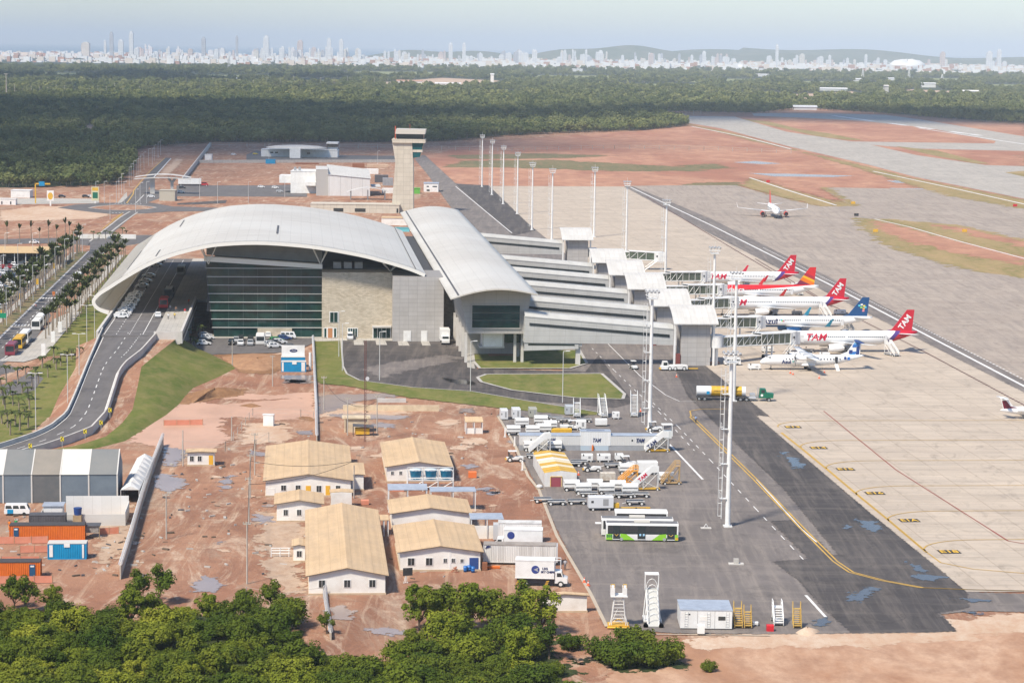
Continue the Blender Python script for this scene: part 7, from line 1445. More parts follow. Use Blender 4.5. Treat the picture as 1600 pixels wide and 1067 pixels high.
def wirefence(name, lab, pts, sp, h, m_, t_=.1, rail=True, up=0):
    P_ = [P(*q) for q in pts]; x0, y0 = P_[0]; t = thing(name, lab, 'fence', x0, y0, 0, 0); k = MB(); rl = MB()
    for (ax, ay), (bx, by) in zip(P_, P_[1:]):
        L_ = hypot(bx - ax, by - ay); n = max(1, int(L_ / sp))
        for j in range(n + 1): x_, y_ = ax + (bx - ax) * j / n - x0, ay + (by - ay) * j / n - y0; k.bar((x_, y_, 0), (x_, y_, h), t_)
        for z_ in (h * .45, h * .95): rl.bar((ax - x0, ay - y0, z_), (bx - x0, by - y0, z_), t_ * .35)
    k.build('posts', m_, t); rl.build('wires', m_, t)
wirefence('wire_fence', 'post and wire fence along the flooded clay edge', [(365, 688), (395, 650), (470, 652), (490, 655)], 6, 1.8, cpole); wirefence('wire_fence', 'post and wire fence in front of the guard hut yard', [(285, 704), (352, 705), (400, 702), (420, 690)], 6, 2, cpole); wirefence('wire_fence', 'thin post fence before the largest shed', [(385, 935), (440, 945), (505, 935)], 5, 1.8, cpole)
def perimeter(lab, pts, sp=7, h=3): wirefence('perimeter_fence', lab, pts, sp, h, cpole, .28)
perimeter('white posted perimeter fence in front of the forest', [(330, 229), (470, 231), (620, 233), (655, 230)], 14, 3.2); perimeter('white posted fence crossing the far red field', [(690, 235), (800, 237), (960, 233), (1100, 235), (1236, 240)], 11, 3.2); perimeter('distant fence at the forest gap near the taxiway', [(1005, 180), (1060, 180), (1095, 179)], 16, 5)
x_, y_ = P(420, 665); t = thing('white_cabinet', 'tilted white cabinet standing by the flooded clay', 'cabinet', x_, y_, 0, TH - .2); k = MB(); k.box(-1.1, 1.1, -.6, .6, 0, 2.4); k.build('body', white, t); k = MB(); k.box(-1.3, 1.2, -.7, .7, 2.4, 2.5); k.build('roof', white, t)
# chevron signs along the ramp
for i, (x, y) in enumerate(((170, 655), (156, 675), (131, 689), (95, 701), (45, 712))):
    X, Y, z_ = onramp(x, y, 0); t = thing('chevron_sign', ['topmost', 'second from top', 'middle', 'second from bottom', 'bottommost'][i] + ' yellow chevron sign along the ramp curve', 'road sign', X, Y + 1.5, z_ + .9, 0, 'yellow chevron signs'); k = MB(); k.tube((0, 0, -.9), (0, 0, .6), .05, n=6); k.build('post', polem, t)
    k = MB(); k.box(-.32, .32, -.08, -.05, .4, 1.3); pn = k.build('panel', mat('sign_yellow', (.75, .6, .02), .5), t); k = MB(); k.add([(.25, -.1, 1.25), (-.1, -.1, .85), (.25, -.1, .45), (.03, -.1, .45), (-.28, -.1, .85), (.03, -.1, 1.25)], [(0, 1, 4, 5), (1, 2, 3, 4)]); k.build('chevron', black, pn)
# --- street life
random.seed(21)
def frond(mb, L, az, up, droop, wd=.28):
    prev = None
    for j in range(5):
        u = j / 4; r_ = L * (u * cos(up) * (1 - .15 * u)); z_ = L * (u * sin(up) - droop * u * u); w_ = wd * (1 - .75 * abs(u - .45)) * (0.1 if j == 4 else 1)
        c = Vector((r_ * cos(az), r_ * sin(az), z_)); n = Vector((-sin(az), cos(az), 0)) * w_; q = (c - n + Vector((0, 0, -w_ * .5)), c, c + n + Vector((0, 0, -w_ * .5)))
        if prev: mb.quad(prev[0], q[0], q[1], prev[1]); mb.quad(prev[1], q[1], q[2], prev[2])
        prev = q
def palm(lab, x, y, h, nf, L, up, droop, grp, seed):
    random.seed(seed); t = thing('palm_tree', lab, 'palm', x, y, 0, random.random() * 6, grp); k = MB(); k.tube((0, 0, 0), (.05, 0, h * .55), .2, .16, n=7); k.tube((.05, 0, h * .55), (.1, .05, h), .16, .11, n=7); k.build('trunk', palmt, t)
    k = MB(); k.M = Matrix.Translation((.1, .05, h))
    for j in range(nf): frond(k, L * random.uniform(.8, 1.1), j * 2.4 + random.random() * .4, up * random.uniform(.55, 1.15), droop * random.uniform(.6, 1.3), .34)
    k.build('crown', leafP, t); return t
protos = {}
def palms(kind, pts, lab, grp, args, js=.15):
    if kind not in protos: protos[kind] = [palm(lab, 0, 0, *a, grp, 100 + i * 7 + len(kind)) for i, a in enumerate(args)]; used = set()
    else: used = set(range(len(args)))
    for n, (x, y) in enumerate(pts):
        i = n % len(args); p = protos[kind][i]
        if i not in used: used.add(i); p.location = (x, y, 0); p['label'] = lab
        else: dup(p, x, y, random.random() * 6, lab, grp, random.uniform(1 - js, 1 + js))
A1 = [(6.8, 20, 3.4, 1.15, .35), (6.2, 19, 3.1, 1.05, .4), (7.4, 21, 3.5, 1.2, .3), (5.8, 18, 3.1, 1.0, .45)]
row = lambda a, b0, b1, st, j=.7: [W(a + random.uniform(-j, j) * .5, b + random.uniform(-1, 1)) for b in [b0 + st * i for i in range(int((b1 - b0) / st))]]
palms('row', row(-85.6, 600, 912, 5.2), 'tall palm in the row along the near kerb of the avenue, car park side', 'palms on the car park side', A1)
palms('row', row(-89.5, 690, 905, 8), 'palm in the second row between car park and avenue', 'palms behind the car park row', A1)
palms('row', row(-69.3, 636, 895, 6.0), 'tall palm in the row between avenue and terminal roof', 'palms on the terminal side', A1)
palms('row', row(-65.5, 650, 880, 9), 'palm in the inner row closest to the curling terminal roof', 'palms next to the roof', A1)
palms('brush', [P(x, y) for x, y in [(11, 381), (31, 381), (49, 382), (62, 383), (76, 381), (89, 383), (102, 375), (109, 377), (-6, 381)]], 'brush topped palm in the widely spaced line by the access road', 'palms by the access road', [(7.0, 11, 2.6, 1.45, .05), (6.4, 12, 2.4, 1.35, .12)])
palms('young', [P(x, y) for x, y in [(16, 680), (3, 662), (31, 673), (44, 668), (38, 653), (12, 668), (46, 640), (24, 664), (8, 648), (30, 645), (43, 625), (20, 634), (5, 632), (35, 615), (50, 607), (60, 600), (16, 618), (28, 600), (75, 590), (88, 578), (2, 615), (40, 592), (66, 575), (95, 572), (104, 566), (112, 562), (84, 568), (125, 560), (55, 588), (10, 600)]], 'young drooping palm on the sloping lawn beside the ramp', 'young palms on the lawn', [(3.0, 9, 2.3, .85, .75), (2.5, 8, 2.1, .8, .8), (3.6, 9, 2.4, .9, .7)])
palms('young', [P(x, y) for x, y in [(146, 374), (155, 374), (165, 374), (172, 373), (180, 373), (191, 372), (197, 371)]], 'young palm along the pale wall beyond the avenue bend', 'young palms beyond the bend', [(3.0, 9, 2.3, .85, .75)] * 3)
palms('young', [P(x, y) for x, y in [(300, 542), (306, 548), (296, 534), (312, 530), (318, 524), (340, 523), (363, 523), (380, 523), (396, 522)]], 'young palm in front of the glass hall', 'young palms by the glass hall', [(3.0, 9, 2.3, .85, .75)] * 3)
for x, y, l in ((532, 527, 'potted shrub left of the glazed entrance'), (568, 527, 'potted shrub between window and glazed entrance'), (580, 527, 'potted shrub at the entrance canopy left post'), (622, 530, 'potted shrub right of the glazed entrance')):
    x_, y_ = P(x, y); t = thing('potted_shrub', l, 'plant', x_, y_ - .6, .15); k = MB(); k.tube((0, 0, 0), (0, 0, .5), .28, .34, n=10); k.build('pot', black, t); k = MB(); random.seed(x); [k.quad(*[(q.x, q.y, 1.2 + q.z) for q in [Vector((random.gauss(0, .28), random.gauss(0, .28), random.gauss(0, .38))) + Vector(c) for c in ((0, 0, 0), (.22, 0, .05), (.2, .1, .25), (0, .05, .2))]]) for _ in range(60)]; k.build('leaves', leafA, t)
lm = {}
def lamps(kind, pts, lab, grp, h, heads, rot=TH):
    for x, y in pts:
        if kind not in lm: lm[kind] = pole('street_lamp', lab, 0, 300, h, 'street lamp', grp, 0, polem, 0, heads, .11); lm[kind].location = (x, y, 0); lm[kind].rotation_euler[2] = rot
        else: dup(lm[kind], x, y, rot, lab, grp)
lamps('one', [W(-84, b) for b in range(600, 930, 33)], 'galvanised single arm street lamp along the car park side of the avenue', 'lamps of the avenue', 11, 1)
lamps('two', [P(*q) for q in [(56, 672), (106, 638), (124, 600)]], 'double headed street lamp on the lawn beside the ramp', 'lamps of the ramp lawn', 12, 2); lamps('two', [P(136, 548), P(148, 530)], 'double headed street lamp at the bottom lip of the curling roof', 'lamps under the roof lip', 12, 2)
lamps('one', [P(*q) for q in [(182, 318), (186, 311), (190, 304), (194, 318), (202, 291), (205, 286), (209, 281), (214, 277), (217, 273), (220, 269), (225, 265), (232, 259), (238, 258), (241, 252), (247, 247), (251, 243), (212, 332), (219, 320), (229, 318), (163, 318), (172, 343), (150, 318)]], 'slim street lamp in the dense line beside the forest road', 'lamps of the forest road', 10, 1)
lamps('thin', [P(*q) for q in [(593, 595), (529.5, 558), (535, 580), (735, 612), (879, 630)]], 'thin tall lamp post on the lawn edge around the forecourt', 'lamps of the forecourt', 12, 1)
lamps('one', [W(a, b) for a in (-118, -108, -98) for b in (720, 765, 810, 855)], 'lamp post standing among the parked cars', 'lamps of the car park', 9, 1); lamps('one', [P(*q) for q in [(340, 318), (388, 318), (312, 310), (445, 308), (420, 250), (590, 262)]], 'lone lamp post around the cargo yard', 'lamps of the cargo yard', 11, 1)
# cars
cl = ['white', 'silver', 'grey', 'black', 'white', 'silver', 'red', 'blue', 'white', 'beige']; kd = ['hatchback', 'sedan', 'hatchback']
for i, b in enumerate([698 + 10.5 * j for j in range(17)]):
    for j in range(12):
        c = random.choice(cl)
        if random.random() < .86: car(c, *W(-119 + j * 2.55, b + random.uniform(-.3, .3)), TH + pi / 2 + (pi if (i + j) % 2 else 0), f'{c} car among the packed rows of the big car park', f'{c} cars in the big car park', .06, kd[(i * 5 + j) % 3] if c in ('white', 'silver', 'grey', 'black') else 'hatchback')
for j, b in enumerate([625 + 4.1 * q for q in range(15)]): car('white', *W(-48.3 + random.uniform(-.2, .2), b), TH + pi, 'white taxi parked side by side under the roof edge', 'white taxis on the viaduct', 7.02, 'sedan' if j % 3 else 'hatchback')
for x, y, c in [(347, 524, 'white'), (363, 524, 'white'), (376, 524, 'white'), (390, 524, 'grey'), (419, 527, 'white'), (361.5, 539, 'black'), (369, 535.5, 'silver'), (376, 533, 'black'), (376, 540, 'white'), (391.5, 534, 'black'), (391, 540, 'silver')]: car(c, *P(x, y), radians(90) * (1 if y < 528 else -1) + TH, f'{c} car parked nose in before the glass hall', f'{c} cars before the glass hall', .15)
for x, y, c in [(320, 527, 'silver'), (323, 531, 'white'), (320, 536, 'black'), (318, 540, 'white')]: car(c, *P(x, y), TH + .2, f'{c} car parked beside the embankment end', f'{c} cars by the embankment', .15)
for x, y, c in [(429, 544, 'white'), (427, 539, 'black'), (432, 535, 'green'), (437, 538, 'white'), (444, 532, 'blue'), (424, 541, 'silver'), (455, 546, 'grey')]: car(c, *P(x, y), TH + .3, f'{c} car parked left of the puddle container', f'{c} cars by the container', .15)
car('white', *P(450, 530), TH, 'white van parked in front of the stone base', 'white vans at the terminal', .15, 'van'); car('white', *P(547, 531), TH - radians(90), 'white van parked by the timber door', 'white vans at the terminal', .15, 'van')
car('white', *P(54, 381), TH, 'white car driving on the access road behind the palms', 'moving cars', .08, 'sedan')
busm('minibus', 'red and white minibus in the hall car park', *P(407, 537), TH - radians(90), 6.5, white, white, 2.7, ac=False)
for a_, b_, L_, s_, l in ((-75.0, 604, 8, mat('maroon_bus', (.22, .03, .05), .4), 'maroon fronted bus first at the bus island'), (-74.7, 618, 9, yellow, 'yellow bus second at the bus island'), (-74.5, 630, 9, white, 'white bus third at the bus island'), (-74.4, 657, 7, white, 'white bus fourth at the bus island'), (-74.6, 668, 8, white, 'white and grey bus last at the bus island'), (-75.5, 790, 9, white, 'white bus with green roof edge among the avenue palms')): busm('city_bus', l, *W(a_, b_), TH - radians(90), L_, s_, s_, 3.0, ac=False)
for b_ in (700, 712, 724, 735): car('white', *W(-74.6, b_), TH + radians(90), 'white car in the line behind the buses', 'white cars behind the buses', .08)
tk = boxtruck('delivery_truck', 'white box truck parked at the recess beside the pier', *P(695, 537), TH - radians(90), 8, white, white, (1.0, 3.9)); tk.location.z = .15
tk = busm('red_bus', 'red bus standing at the departures kerb', *W(-38.4, 651), TH + radians(90), 7.0, red, red, 2.9, ac=False); tk.location.z = 7.02
tk = busm('coach', 'dark coach behind the red bus at the kerb', *W(-38.4, 676), TH + radians(90), 9, dgrey, steelw, 3.0, ac=False); tk.location.z = 7.02; tk = busm('coach', 'grey coach farthest along the departures kerb', *W(-38.4, 745), TH + radians(90), 9, grey, grey, 3.0, ac=False); tk.location.z = 7.02
car('white', *W(-38.6, 628), TH + radians(90), 'white car at the near end of the departures kerb', 'cars at the departures kerb', 7.02); 
for b_ in (790, 785, 770, 735, 718, 704): car('silver', *W(-48.0, b_), TH + pi, 'silver car deep in the shade under the roof', 'silver cars in the shade', 7.02, 'sedan')
# people
def person(lab, x, y, z, shirt, pants, rz_=0):
    t = thing('person', lab, 'person', x, y, z, rz_); k = MB()
    def ring(c, rx, ry, n=8): return [(c[0] + rx * cos(2 * pi * i / n), c[1] + ry * sin(2 * pi * i / n), c[2]) for i in range(n)]
    for s in (-1, 1): k.loft([ring((s * .1, .12, .02), .06, .12), ring((s * .1, .02 * s, .1), .05, .06), ring((s * .1, .03 * s, .48), .065, .07), ring((s * .09, 0, .88), .09, .1)], 1, True, True, (True, True))
    k.loft([ring((0, 0, .84), .17, .12), ring((0, 0, 1.1), .15, .1), ring((0, 0, 1.36), .21, .12), ring((0, 0, 1.46), .1, .08)], 0, True, True, (True, True))
    for s in (-1, 1): k.loft([ring((s * .22, 0, 1.42), .055, .055), ring((s * .27, .02, 1.12), .045, .045)], 0); k.loft([ring((s * .27, .02, 1.12), .04, .04), ring((s * .28, .1, .86), .035, .035), ring((s * .28, .12, .76), .03, .045)], 2, True, True, (False, True))
    k.tube((0, 0, 1.44), (0, .01, 1.54), .05, .05, n=8, mi=2); k.ball((0, .02, 1.64), .085, .1, .12, 10, 8, 2); k.build('body', [shirt, pants, skin], t)
    k = MB(); k.ball((0, -.005, 1.68), .092, .1, .1, 10, 6); k.build('hair', black, t)
sh_ = lambda n, c: mat('cloth_' + n, c, .9)
for x, y, z, s, p, l in ((263, 499, 7.2, sh_('white', (.7, .7, .7)), dgrey, 'person in white shirt and dark trousers near the raised pavement end'), (273, 498, 7.2, sh_('yellow', (.7, .5, .1)), dgrey, 'person in yellow shirt near the raised pavement end'), (275, 488, 7.2, sh_('brown', (.25, .15, .1)), dgrey, 'person in brown shirt behind the yellow shirted one'), (289, 491, 7.2, sh_('red', (.6, .03, .03)), sh_('white', 0), 'person in red shirt beside the pavement parapet'), (295, 476, 7.2, sh_('rust', (.5, .1, .05)), dgrey, 'person in rust shirt farther along the parapet'), (266, 486, 7.2, sh_('grey', (.4, .4, .42)), dgrey, 'person in grey by the white car at the kerb'),
    (51.5, 501, .1, sh_('white', 0), black, 'person in white shirt on the lower street crossing'), (58, 500, .1, sh_('teal', (.0, .25, .3)), dblue, 'person in teal on the lower street crossing'), (85, 463, .1, sh_('orange', (.7, .2, .02)), sh_('orange', 0), 'person in orange overalls at the upper street crossing'), (83, 463, .1, sh_('orange', 0), sh_('orange', 0), 'second person in orange overalls at the upper crossing'), (56, 483, .1, sh_('pink', (.5, .25, .25)), dgrey, 'person in pink at the left avenue kerb'),
    (1087, 661, .15, sh_('blue', (.25, .35, .55)), black, 'person in pale blue shirt on the yellow taxi line'), (883, 890, .05, sh_('grey', 0), dgrey, 'person in grey beside the front catering truck'), (15, 828, 0, sh_('orange', 0), sh_('orange', 0), 'worker in orange suit behind the long orange container'), (25, 826, 0, sh_('green', (.03, .3, .1)), sh_('green', 0), 'worker in green suit behind the long orange container'), (684, 530, .2, dblue, dblue, 'person in dark blue beside the delivery truck'), (711, 531, .2, black, black, 'person in black at the pier wall'), (1120, 566, .15, sh_('yellow', 0), dgrey, 'person in yellow vest at the lift tower')): person(l, *P(x, y, z), z, s, p)
# car park shelter, site hoardings at left
x0, y0 = P(-30, 414); t = thing('car_park_canopy', 'long cream roofed shelter at the top of the car park', 'shelter', x0, y0, 0, TH); Lx = 29; k = MB(); k.add([(0, -1, 4.6), (Lx, -1, 4.6), (Lx, 17, 5.4), (0, 17, 5.4), (0, -1, 4.4), (Lx, -1, 4.4), (Lx, 17, 5.2), (0, 17, 5.2)], [(0, 1, 2, 3), (7, 6, 5, 4), (0, 4, 5, 1), (1, 5, 6, 2)]); k.build('roof', mat('tan_sheet', (.60, .42, .21), .7, vary=(.52, .37, .2)), t)
for j in range(8): k = MB(); k.box(j * 4, j * 4 + .25, -.2, .05, 0, 4.4); k.build('post', steelw, t)
k = MB(); k.box(0, Lx, 12, 12.3, 0, 4.8); k.build('rear_wall', dgrey, t)
x_, y_ = P(-2, 509); t = thing('road_sign', 'green road sign at the left picture edge', 'road sign', *W(-85, 640), 0, TH); k = MB(); k.bar((0, 0, 0), (0, 0, 6.5), .15); k.bar((0, 0, 6.2), (2.5, 0, 6.2), .12); k.build('post', polem, t); k = MB(); k.box(-.6, 4.2, -.12, -.06, 5.2, 6.6); k.build('panel', mat('sign_green', (.0, .25, .12), .5), t)
for x, y, l in ((68, 556, 'white totem at the near end of the bus island'), (83, 536, 'white totem in the middle of the bus island'), (94, 520, 'white totem at the far end of the bus island')): t = thing('info_totem', l, 'totem', *P(x, y), .15); k = MB(); k.box(-.55, .55, -.15, .15, 0, 3.0); k.build('panel', white, t); k = MB(); k.box(-.7, .7, -.3, .3, 0, .12); k.build('plinth', concrete, t)
for b in (655, 668, 684, 730, 775, 830): t = thing('advert_panel', 'yellow advert panel on the pavement by the car park palms', 'advert panel', *W(-87.5, b), 0, TH, 'yellow advert panels'); k = MB(); k.box(-.5, .5, -.1, .1, .5, 2.4); k.build('panel', yellow, t); k = MB(); k.box(-.1, .1, -.05, .05, 0, .5); k.build('foot', dgrey, t)
x0, y0 = P(121, 373); t = thing('low_wall', 'pale low wall behind the avenue bend', 'wall', x0, y0, 0, TH); k = MB(); k.box(0, 24, 0, .3, 0, 1.9); k.build('panels', wall_white, t)
# fuel station and signs
def zb(x, y, py): # height of a point straight above ground bearing (x, y), seen at row py
    X, Y = P(x, y); lo, hi = -5, 200
    for _ in range(40):
        m_ = (lo + hi) / 2; d = ray(x, py); zz = H + d[2] / d[1] * Y; return zz
def slab(name, lab, cat, x0, x1, yb, yt, D, m_, roof=None, win=()):
    X0, Y0 = P(x0, yb); X1, _ = P(x1, yb); h = zb((x0 + x1) / 2, yb, yt); t = thing(name, lab, cat, X0, Y0, 0, 0); Wd = X1 - X0; k = MB(); k.box(0, Wd, 0, D, 0, h); k.build('wall', m_, t); k = MB(); k.box(-.2, Wd + .2, -.2, D + .2, h, h + .25); k.build('roof', roof or m_, t)
    for u0, u1, v0, v1 in win: k = MB(); k.box(Wd * u0, Wd * u1, -.12, 0, h * v0, h * v1); k.build('window', glass, t)
    return t, Wd, h
slab('fuel_kiosk', 'pale grey fuel station shop at the left forest edge', 'fuel station', 17, 48, 309, 298, 8, white); slab('site_cabin', 'white cabin at the extreme left below the fuel station', 'cabin', -10, 26, 320, 311, 4, white, win=((.35, .4, .1, .6), (.75, .8, .1, .6)))
def sign(lab, x, yb, yt, panel, ph, bits, wd=3.4):
    X, Y = P(x, yb); h = zb(x, yb, yt); t = thing('sign_pylon', lab, 'sign', X, Y, 0, 0); k = MB(); k.box(-.35, .35, -.2, .2, 0, h - ph); k.build('post', white, t); k = MB(); k.box(-wd / 2, wd / 2, -.3, .3, h - ph, h); po = k.build('panel', panel, t)
    for m_, pts in bits: k = MB(); k.add([(px_, -.34, h - ph + q) for px_, q in pts], [tuple(range(len(pts)))]); k.build('logo', m_, po)
sign('tall white sign pylon with an orange yellow shell emblem', 79, 322, 298, white, 5.0, [(yellow, [(-.5, .6), (.5, .6), (1.2, 1.6), (1.3, 2.8), (.6, 4.0), (-.6, 4.0), (-1.3, 2.8), (-1.2, 1.6)])]); sign('sign pylon with green square on a yellow and white panel', 149, 318, 292, mat('panel_sand', (.6, .55, .35), .6), 7, [(dgreen, [(-1.3, 1.2), (1.3, 1.2), (1.3, 4.2), (-1.3, 4.2)]), (yellow, [(-1.5, 5.0), (1.5, 5.0), (1.5, 6.6), (-1.5, 6.6)])], 3.8)
t = thing('fuel_gantry', 'yellow framed fuel gantry with blue topped sign', 'gantry', *P(60, 318)); k = MB(); k.box(-1.7, -1.1, -.3, .3, 0, 10.2); k.box(-1.7, 6, -.3, .3, 9.5, 10.2); k.build('frame', yellow, t); k = MB(); k.box(.4, 3.2, -.5, -.3, 8.8, 11); k.build('blue_sign', bluec, t)
# cargo shed, fire station, toll plaza, tower and small works behind the terminal
pw_ = panelwall('warehouse_white', (.66, .66, .65), (.63, .63, .62), 6, 30, .1)
X0, Y0 = P(494, 306); t = thing('cargo_warehouse', 'big white cargo warehouse with sloped roof behind the terminal', 'warehouse', X0, Y0, 0, TH); k = MB(); k.box(0, 6.5, 0, 34, 0, 14); k.build('grey_bay', mat('bay_grey', (.42, .41, .39), .7), t); k = MB(); k.add([(6.5, -1, 0), (29, -1, 0), (29, 36, 0), (6.5, 36, 0), (6.5, -1, 11.5), (29, -1, 9.5), (29, 36, 12.5), (6.5, 36, 15)], [(0, 1, 5, 4), (1, 2, 6, 5), (2, 3, 7, 6), (3, 0, 4, 7)]); k.build('wall', pw_, t); k = MB(); k.add([(6, -1.4, 11.55), (29.5, -1.4, 9.5), (29.5, 36.5, 12.6), (6, 36.5, 15.1)], [(0, 1, 2, 3)]); k.build('roof', whiteroof, t); k = MB(); k.box(-.1, 6.4, -.1, 34, 14, 14.3); k.build('bay_roof', whiteroof, t)
k = MB(); k.box(30, 35, 4, 25, 4.6, 5.0); k.build('side_canopy', whiteroof, t)
o_, wd_, h_ = slab('cargo_office', 'white cubic office block left of the cargo warehouse', 'office', 454, 494, 302, 268, 22, white); k = MB(); k.box(wd_ * .6, wd_ + .5, -6, 0, h_ * .38, h_ * .55); k.build('canopy', white, o_); k = MB(); [k.box(q, q + 1.2, 3, 5, h_ + .25, h_ + 2.2) for q in (1.5, 4)]; k.build('roof_units', grey, o_); k = MB(); k.box(-6.5, 0, 3, 14, h_ * .45, h_ * .8); k.build('side_annex', white, o_)
o_, wd_, h_ = slab('fire_station', 'low white fire station with raised round canopy near the forest', 'fire station', 408, 530, 245, 234, 14, white, win=((.12, .16, .5, .7), (.18, .22, .5, .7), (.6, .64, .4, .75))); k = MB(); k.box(wd_ * .40, wd_ * .54, -16, 2, 0, h_ * 1.35); k.build('gate_block', white, o_); k = MB(); k.loft([[(wd_ * .47 + 22 * r_ * cos(2 * pi * i / 28), -2 + 13 * r_ * sin(2 * pi * i / 28), zz) for i in range(28)] for r_, zz in ((1, h_ * 1.3), (1, h_ * 1.42), (.7, h_ * 1.62), (.3, h_ * 1.72), (.01, h_ * 1.74))], 0, True); k.build('round_canopy', whiteroof, o_); k = MB(); k.box(wd_ * .87, wd_ * .99, 0, 12, h_, h_ * 1.5); k.build('lookout', white, o_); k = MB(); k.box(wd_ * .86, wd_, -1, 12, h_ * 1.5, h_ * 1.95); k.build('lookout_glass', glass, o_); k = MB(); k.box(wd_ * .855, wd_ * 1.005, -1.5, 12.5, h_ * 1.95, h_ * 2.15); k.build('lookout_roof', steelw, o_)
t = thing('toll_canopy', 'white wing shaped canopy on thick posts at the cargo gate', 'canopy', *P(255, 303), 0, TH); k = MB(); k.loft([[(-15 + 30 * i / 16, y_, 8.5 + 1.6 * sin(pi * i / 16) + (.5 if y_ else 0)) for i in range(17)] for y_ in (-5, 5)], 0, False, False); k.loft([[(-15 + 30 * i / 16, -5, 7.9 + .8 * sin(pi * i / 16) + s_) for i in range(17)] for s_ in (0, .6)], 0, False, False); k.build('roof', whiteroof, t); k = MB(); k.box(-7, -4.5, -1, 1, 0, 8.6); k.box(4, 5.5, -1, 1, 0, 6); k.bar((4.7, 0, 6), (2.5, 0, 9), 1); k.bar((4.7, 0, 6), (7, 0, 9), 1); k.build('post', concrete, t)
slab('gate_house', 'square beige gate block with small blue sign', 'gate house', 249, 274, 314, 298, 8, mat('gate_beige', (.42, .40, .33), .8)); slab('guard_post', 'small white flat roofed post by the far wall', 'guard post', 320, 331, 252, 242, 6, white)
tk = boxtruck('semi_truck', 'white box lorry with red cab at the cargo gate', *P(302, 291), TH, 17, white, red, (1.2, 4.4), cabl=4)
for x, y, c, l in ((283, 302, 'white', 'white car under the gate canopy'), (285, 295, 'black', 'black car behind the gate canopy'), (236, 309, 'white', 'white car left of the gate block'), (408, 294, 'white', 'white car at the right of cargo yard'), (430, 295, 'white', 'white car nearest the cargo office'), (437, 301, 'silver', 'silver car by the cargo office wall'), (97, 309, 'black', 'dark car behind the fuel yard'), (134, 309, 'black', 'black car left of the green sign'), (143, 309, 'white', 'white car left of the green sign'), (365, 243, 'white', 'white truck cab near the far blue cabin'), (399, 242, 'yellow', 'yellow vehicle by the fire station')): car(c, *P(x, y), TH, l, 'cars around the cargo gate', .1)
X, Y = P(630, 333); Y -= 0; t = thing('control_tower', 'pale concrete control tower with bent shaft and glazed top', 'control tower', X, Y, 0, 0); sc_ = Y / (F * 1.008); Z = lambda py: H - (py - 74 - .0135 * (630 - 800)) * sc_; XX = lambda q: (q - 630) * sc_
k = MB(); k.loft([[(XX(a), y_, Z(py)) for a, y_ in ((l_, 0), (r_, 0), (r_, 9), (l_, 9))] for l_, r_, py in ((611, 646, 334), (617, 645, 253), (612, 643, 222), (611, 643, 218))], 0, False, True, (True, True)); k.build('shaft', towerconc, t)
k = MB(); k.box(XX(612), XX(664), -1, 10, Z(223), Z(217)); k.build('balcony', towerconc, t); k = MB(); k.box(XX(619), XX(661), -.5, 9.5, Z(217), Z(208)); k.build('cab_glazing', glass, t); k = MB(); k.extr_y([(XX(617), Z(209)), (XX(663.5), Z(209)), (XX(664.5), Z(202)), (XX(618), Z(201.5))], -2, 11); k.build('cab_roof', mat('tower_roof', (.55, .52, .46), .6), t)
k = MB(); k.extr_y([(XX(643), Z(247)), (XX(655.5), Z(245)), (XX(661), Z(223)), (XX(643), Z(223))], .4, 8.5); k.build('side_glazing', mat('teal_glass', (.01, .09, .10), .1), t); k = MB(); k.box(XX(643), XX(659.3), .2, 8.7, Z(237.5), Z(233.5)); k.build('floor_band', towerconc, t); k = MB(); k.tube((XX(617), 0, Z(217)), (XX(617), 0, Z(197)), .3, n=6); k.tube((XX(639), 4, Z(202)), (XX(639), 4, Z(194)), .1, n=4); k.build('antenna', mat('antenna_red', (.5, .1, .05), .6), t)
slab('tower_annex', 'long low raw concrete annex at the foot of the tower', 'annex', 485, 625, 332, 319, 12, towerconc, win=((.26, .37, .15, .55), (.5, .62, .15, .55), (.97, .99, .1, .6)))
slab('technical_house', 'small white house with blue roof right of the tower', 'house', 662, 685, 300, 287, 10, white, zincm, win=((.2, .35, .6, .72), (.6, .9, .6, .72), (.2, .4, .1, .3))); slab('green_shed', 'small bright green shed between tower and white house', 'shed', 647, 656, 303, 295, 5, mat('shed_green', (.12, .4, .05), .6)); slab('site_cabin', 'blue site cabins by the fire station yard', 'cabin', 415, 430, 256, 250, 5, bluec)
slab('arched_shed', 'cream arched shed with turquoise hoarding behind the roofs', 'shed', 596, 636, 352, 341, 10, wall_white, creamroof); slab('hoarding', 'turquoise hoarding strip between the two terminal roofs', 'hoarding', 606, 640, 362, 356, 1, mat('turquoise', (.15, .5, .55), .6)); slab('service_block', 'grey service plant in the gap between the roofs', 'plant room', 640, 658, 400, 385, 12, concrete)
t = thing('membrane_canopy', 'small white arched canopy in front of the warehouse', 'canopy', *P(575, 313)); k = MB(); k.loft([[(-11 + 22 * i / 12, y_, 4.2 + 2.4 * sin(pi * i / 12)) for i in range(13)] for y_ in (0, 8)], 0, False, False); k.build('roof', whiteroof, t); k = MB(); [k.bar((q, y_, 0), (q, y_, 5), .3) for q in (-9, 0, 9) for y_ in (.5, 7.5)]; k.build('legs', grey, t)
x0, y0 = P(286, 286); x1, y1 = P(329, 229); t = thing('boundary_wall', 'long pale boundary wall climbing toward the forest', 'wall', x0, y0, 0, atan2(y1 - y0, x1 - x0)); k = MB(); k.box(0, hypot(x1 - x0, y1 - y0), 0, .6, 0, 3.2); k.build('panels', concrete, t)
x0, y0 = P(310, 255); x1, y1 = P(630, 254); t = thing('boundary_wall', 'long low pale wall before the fire station', 'wall', x0, y0, 0, atan2(y1 - y0, x1 - x0)); k = MB(); k.box(0, hypot(x1 - x0, y1 - y0), 0, .6, 0, 2.0); k.build('panels', kerbm, t)
random.seed(31)
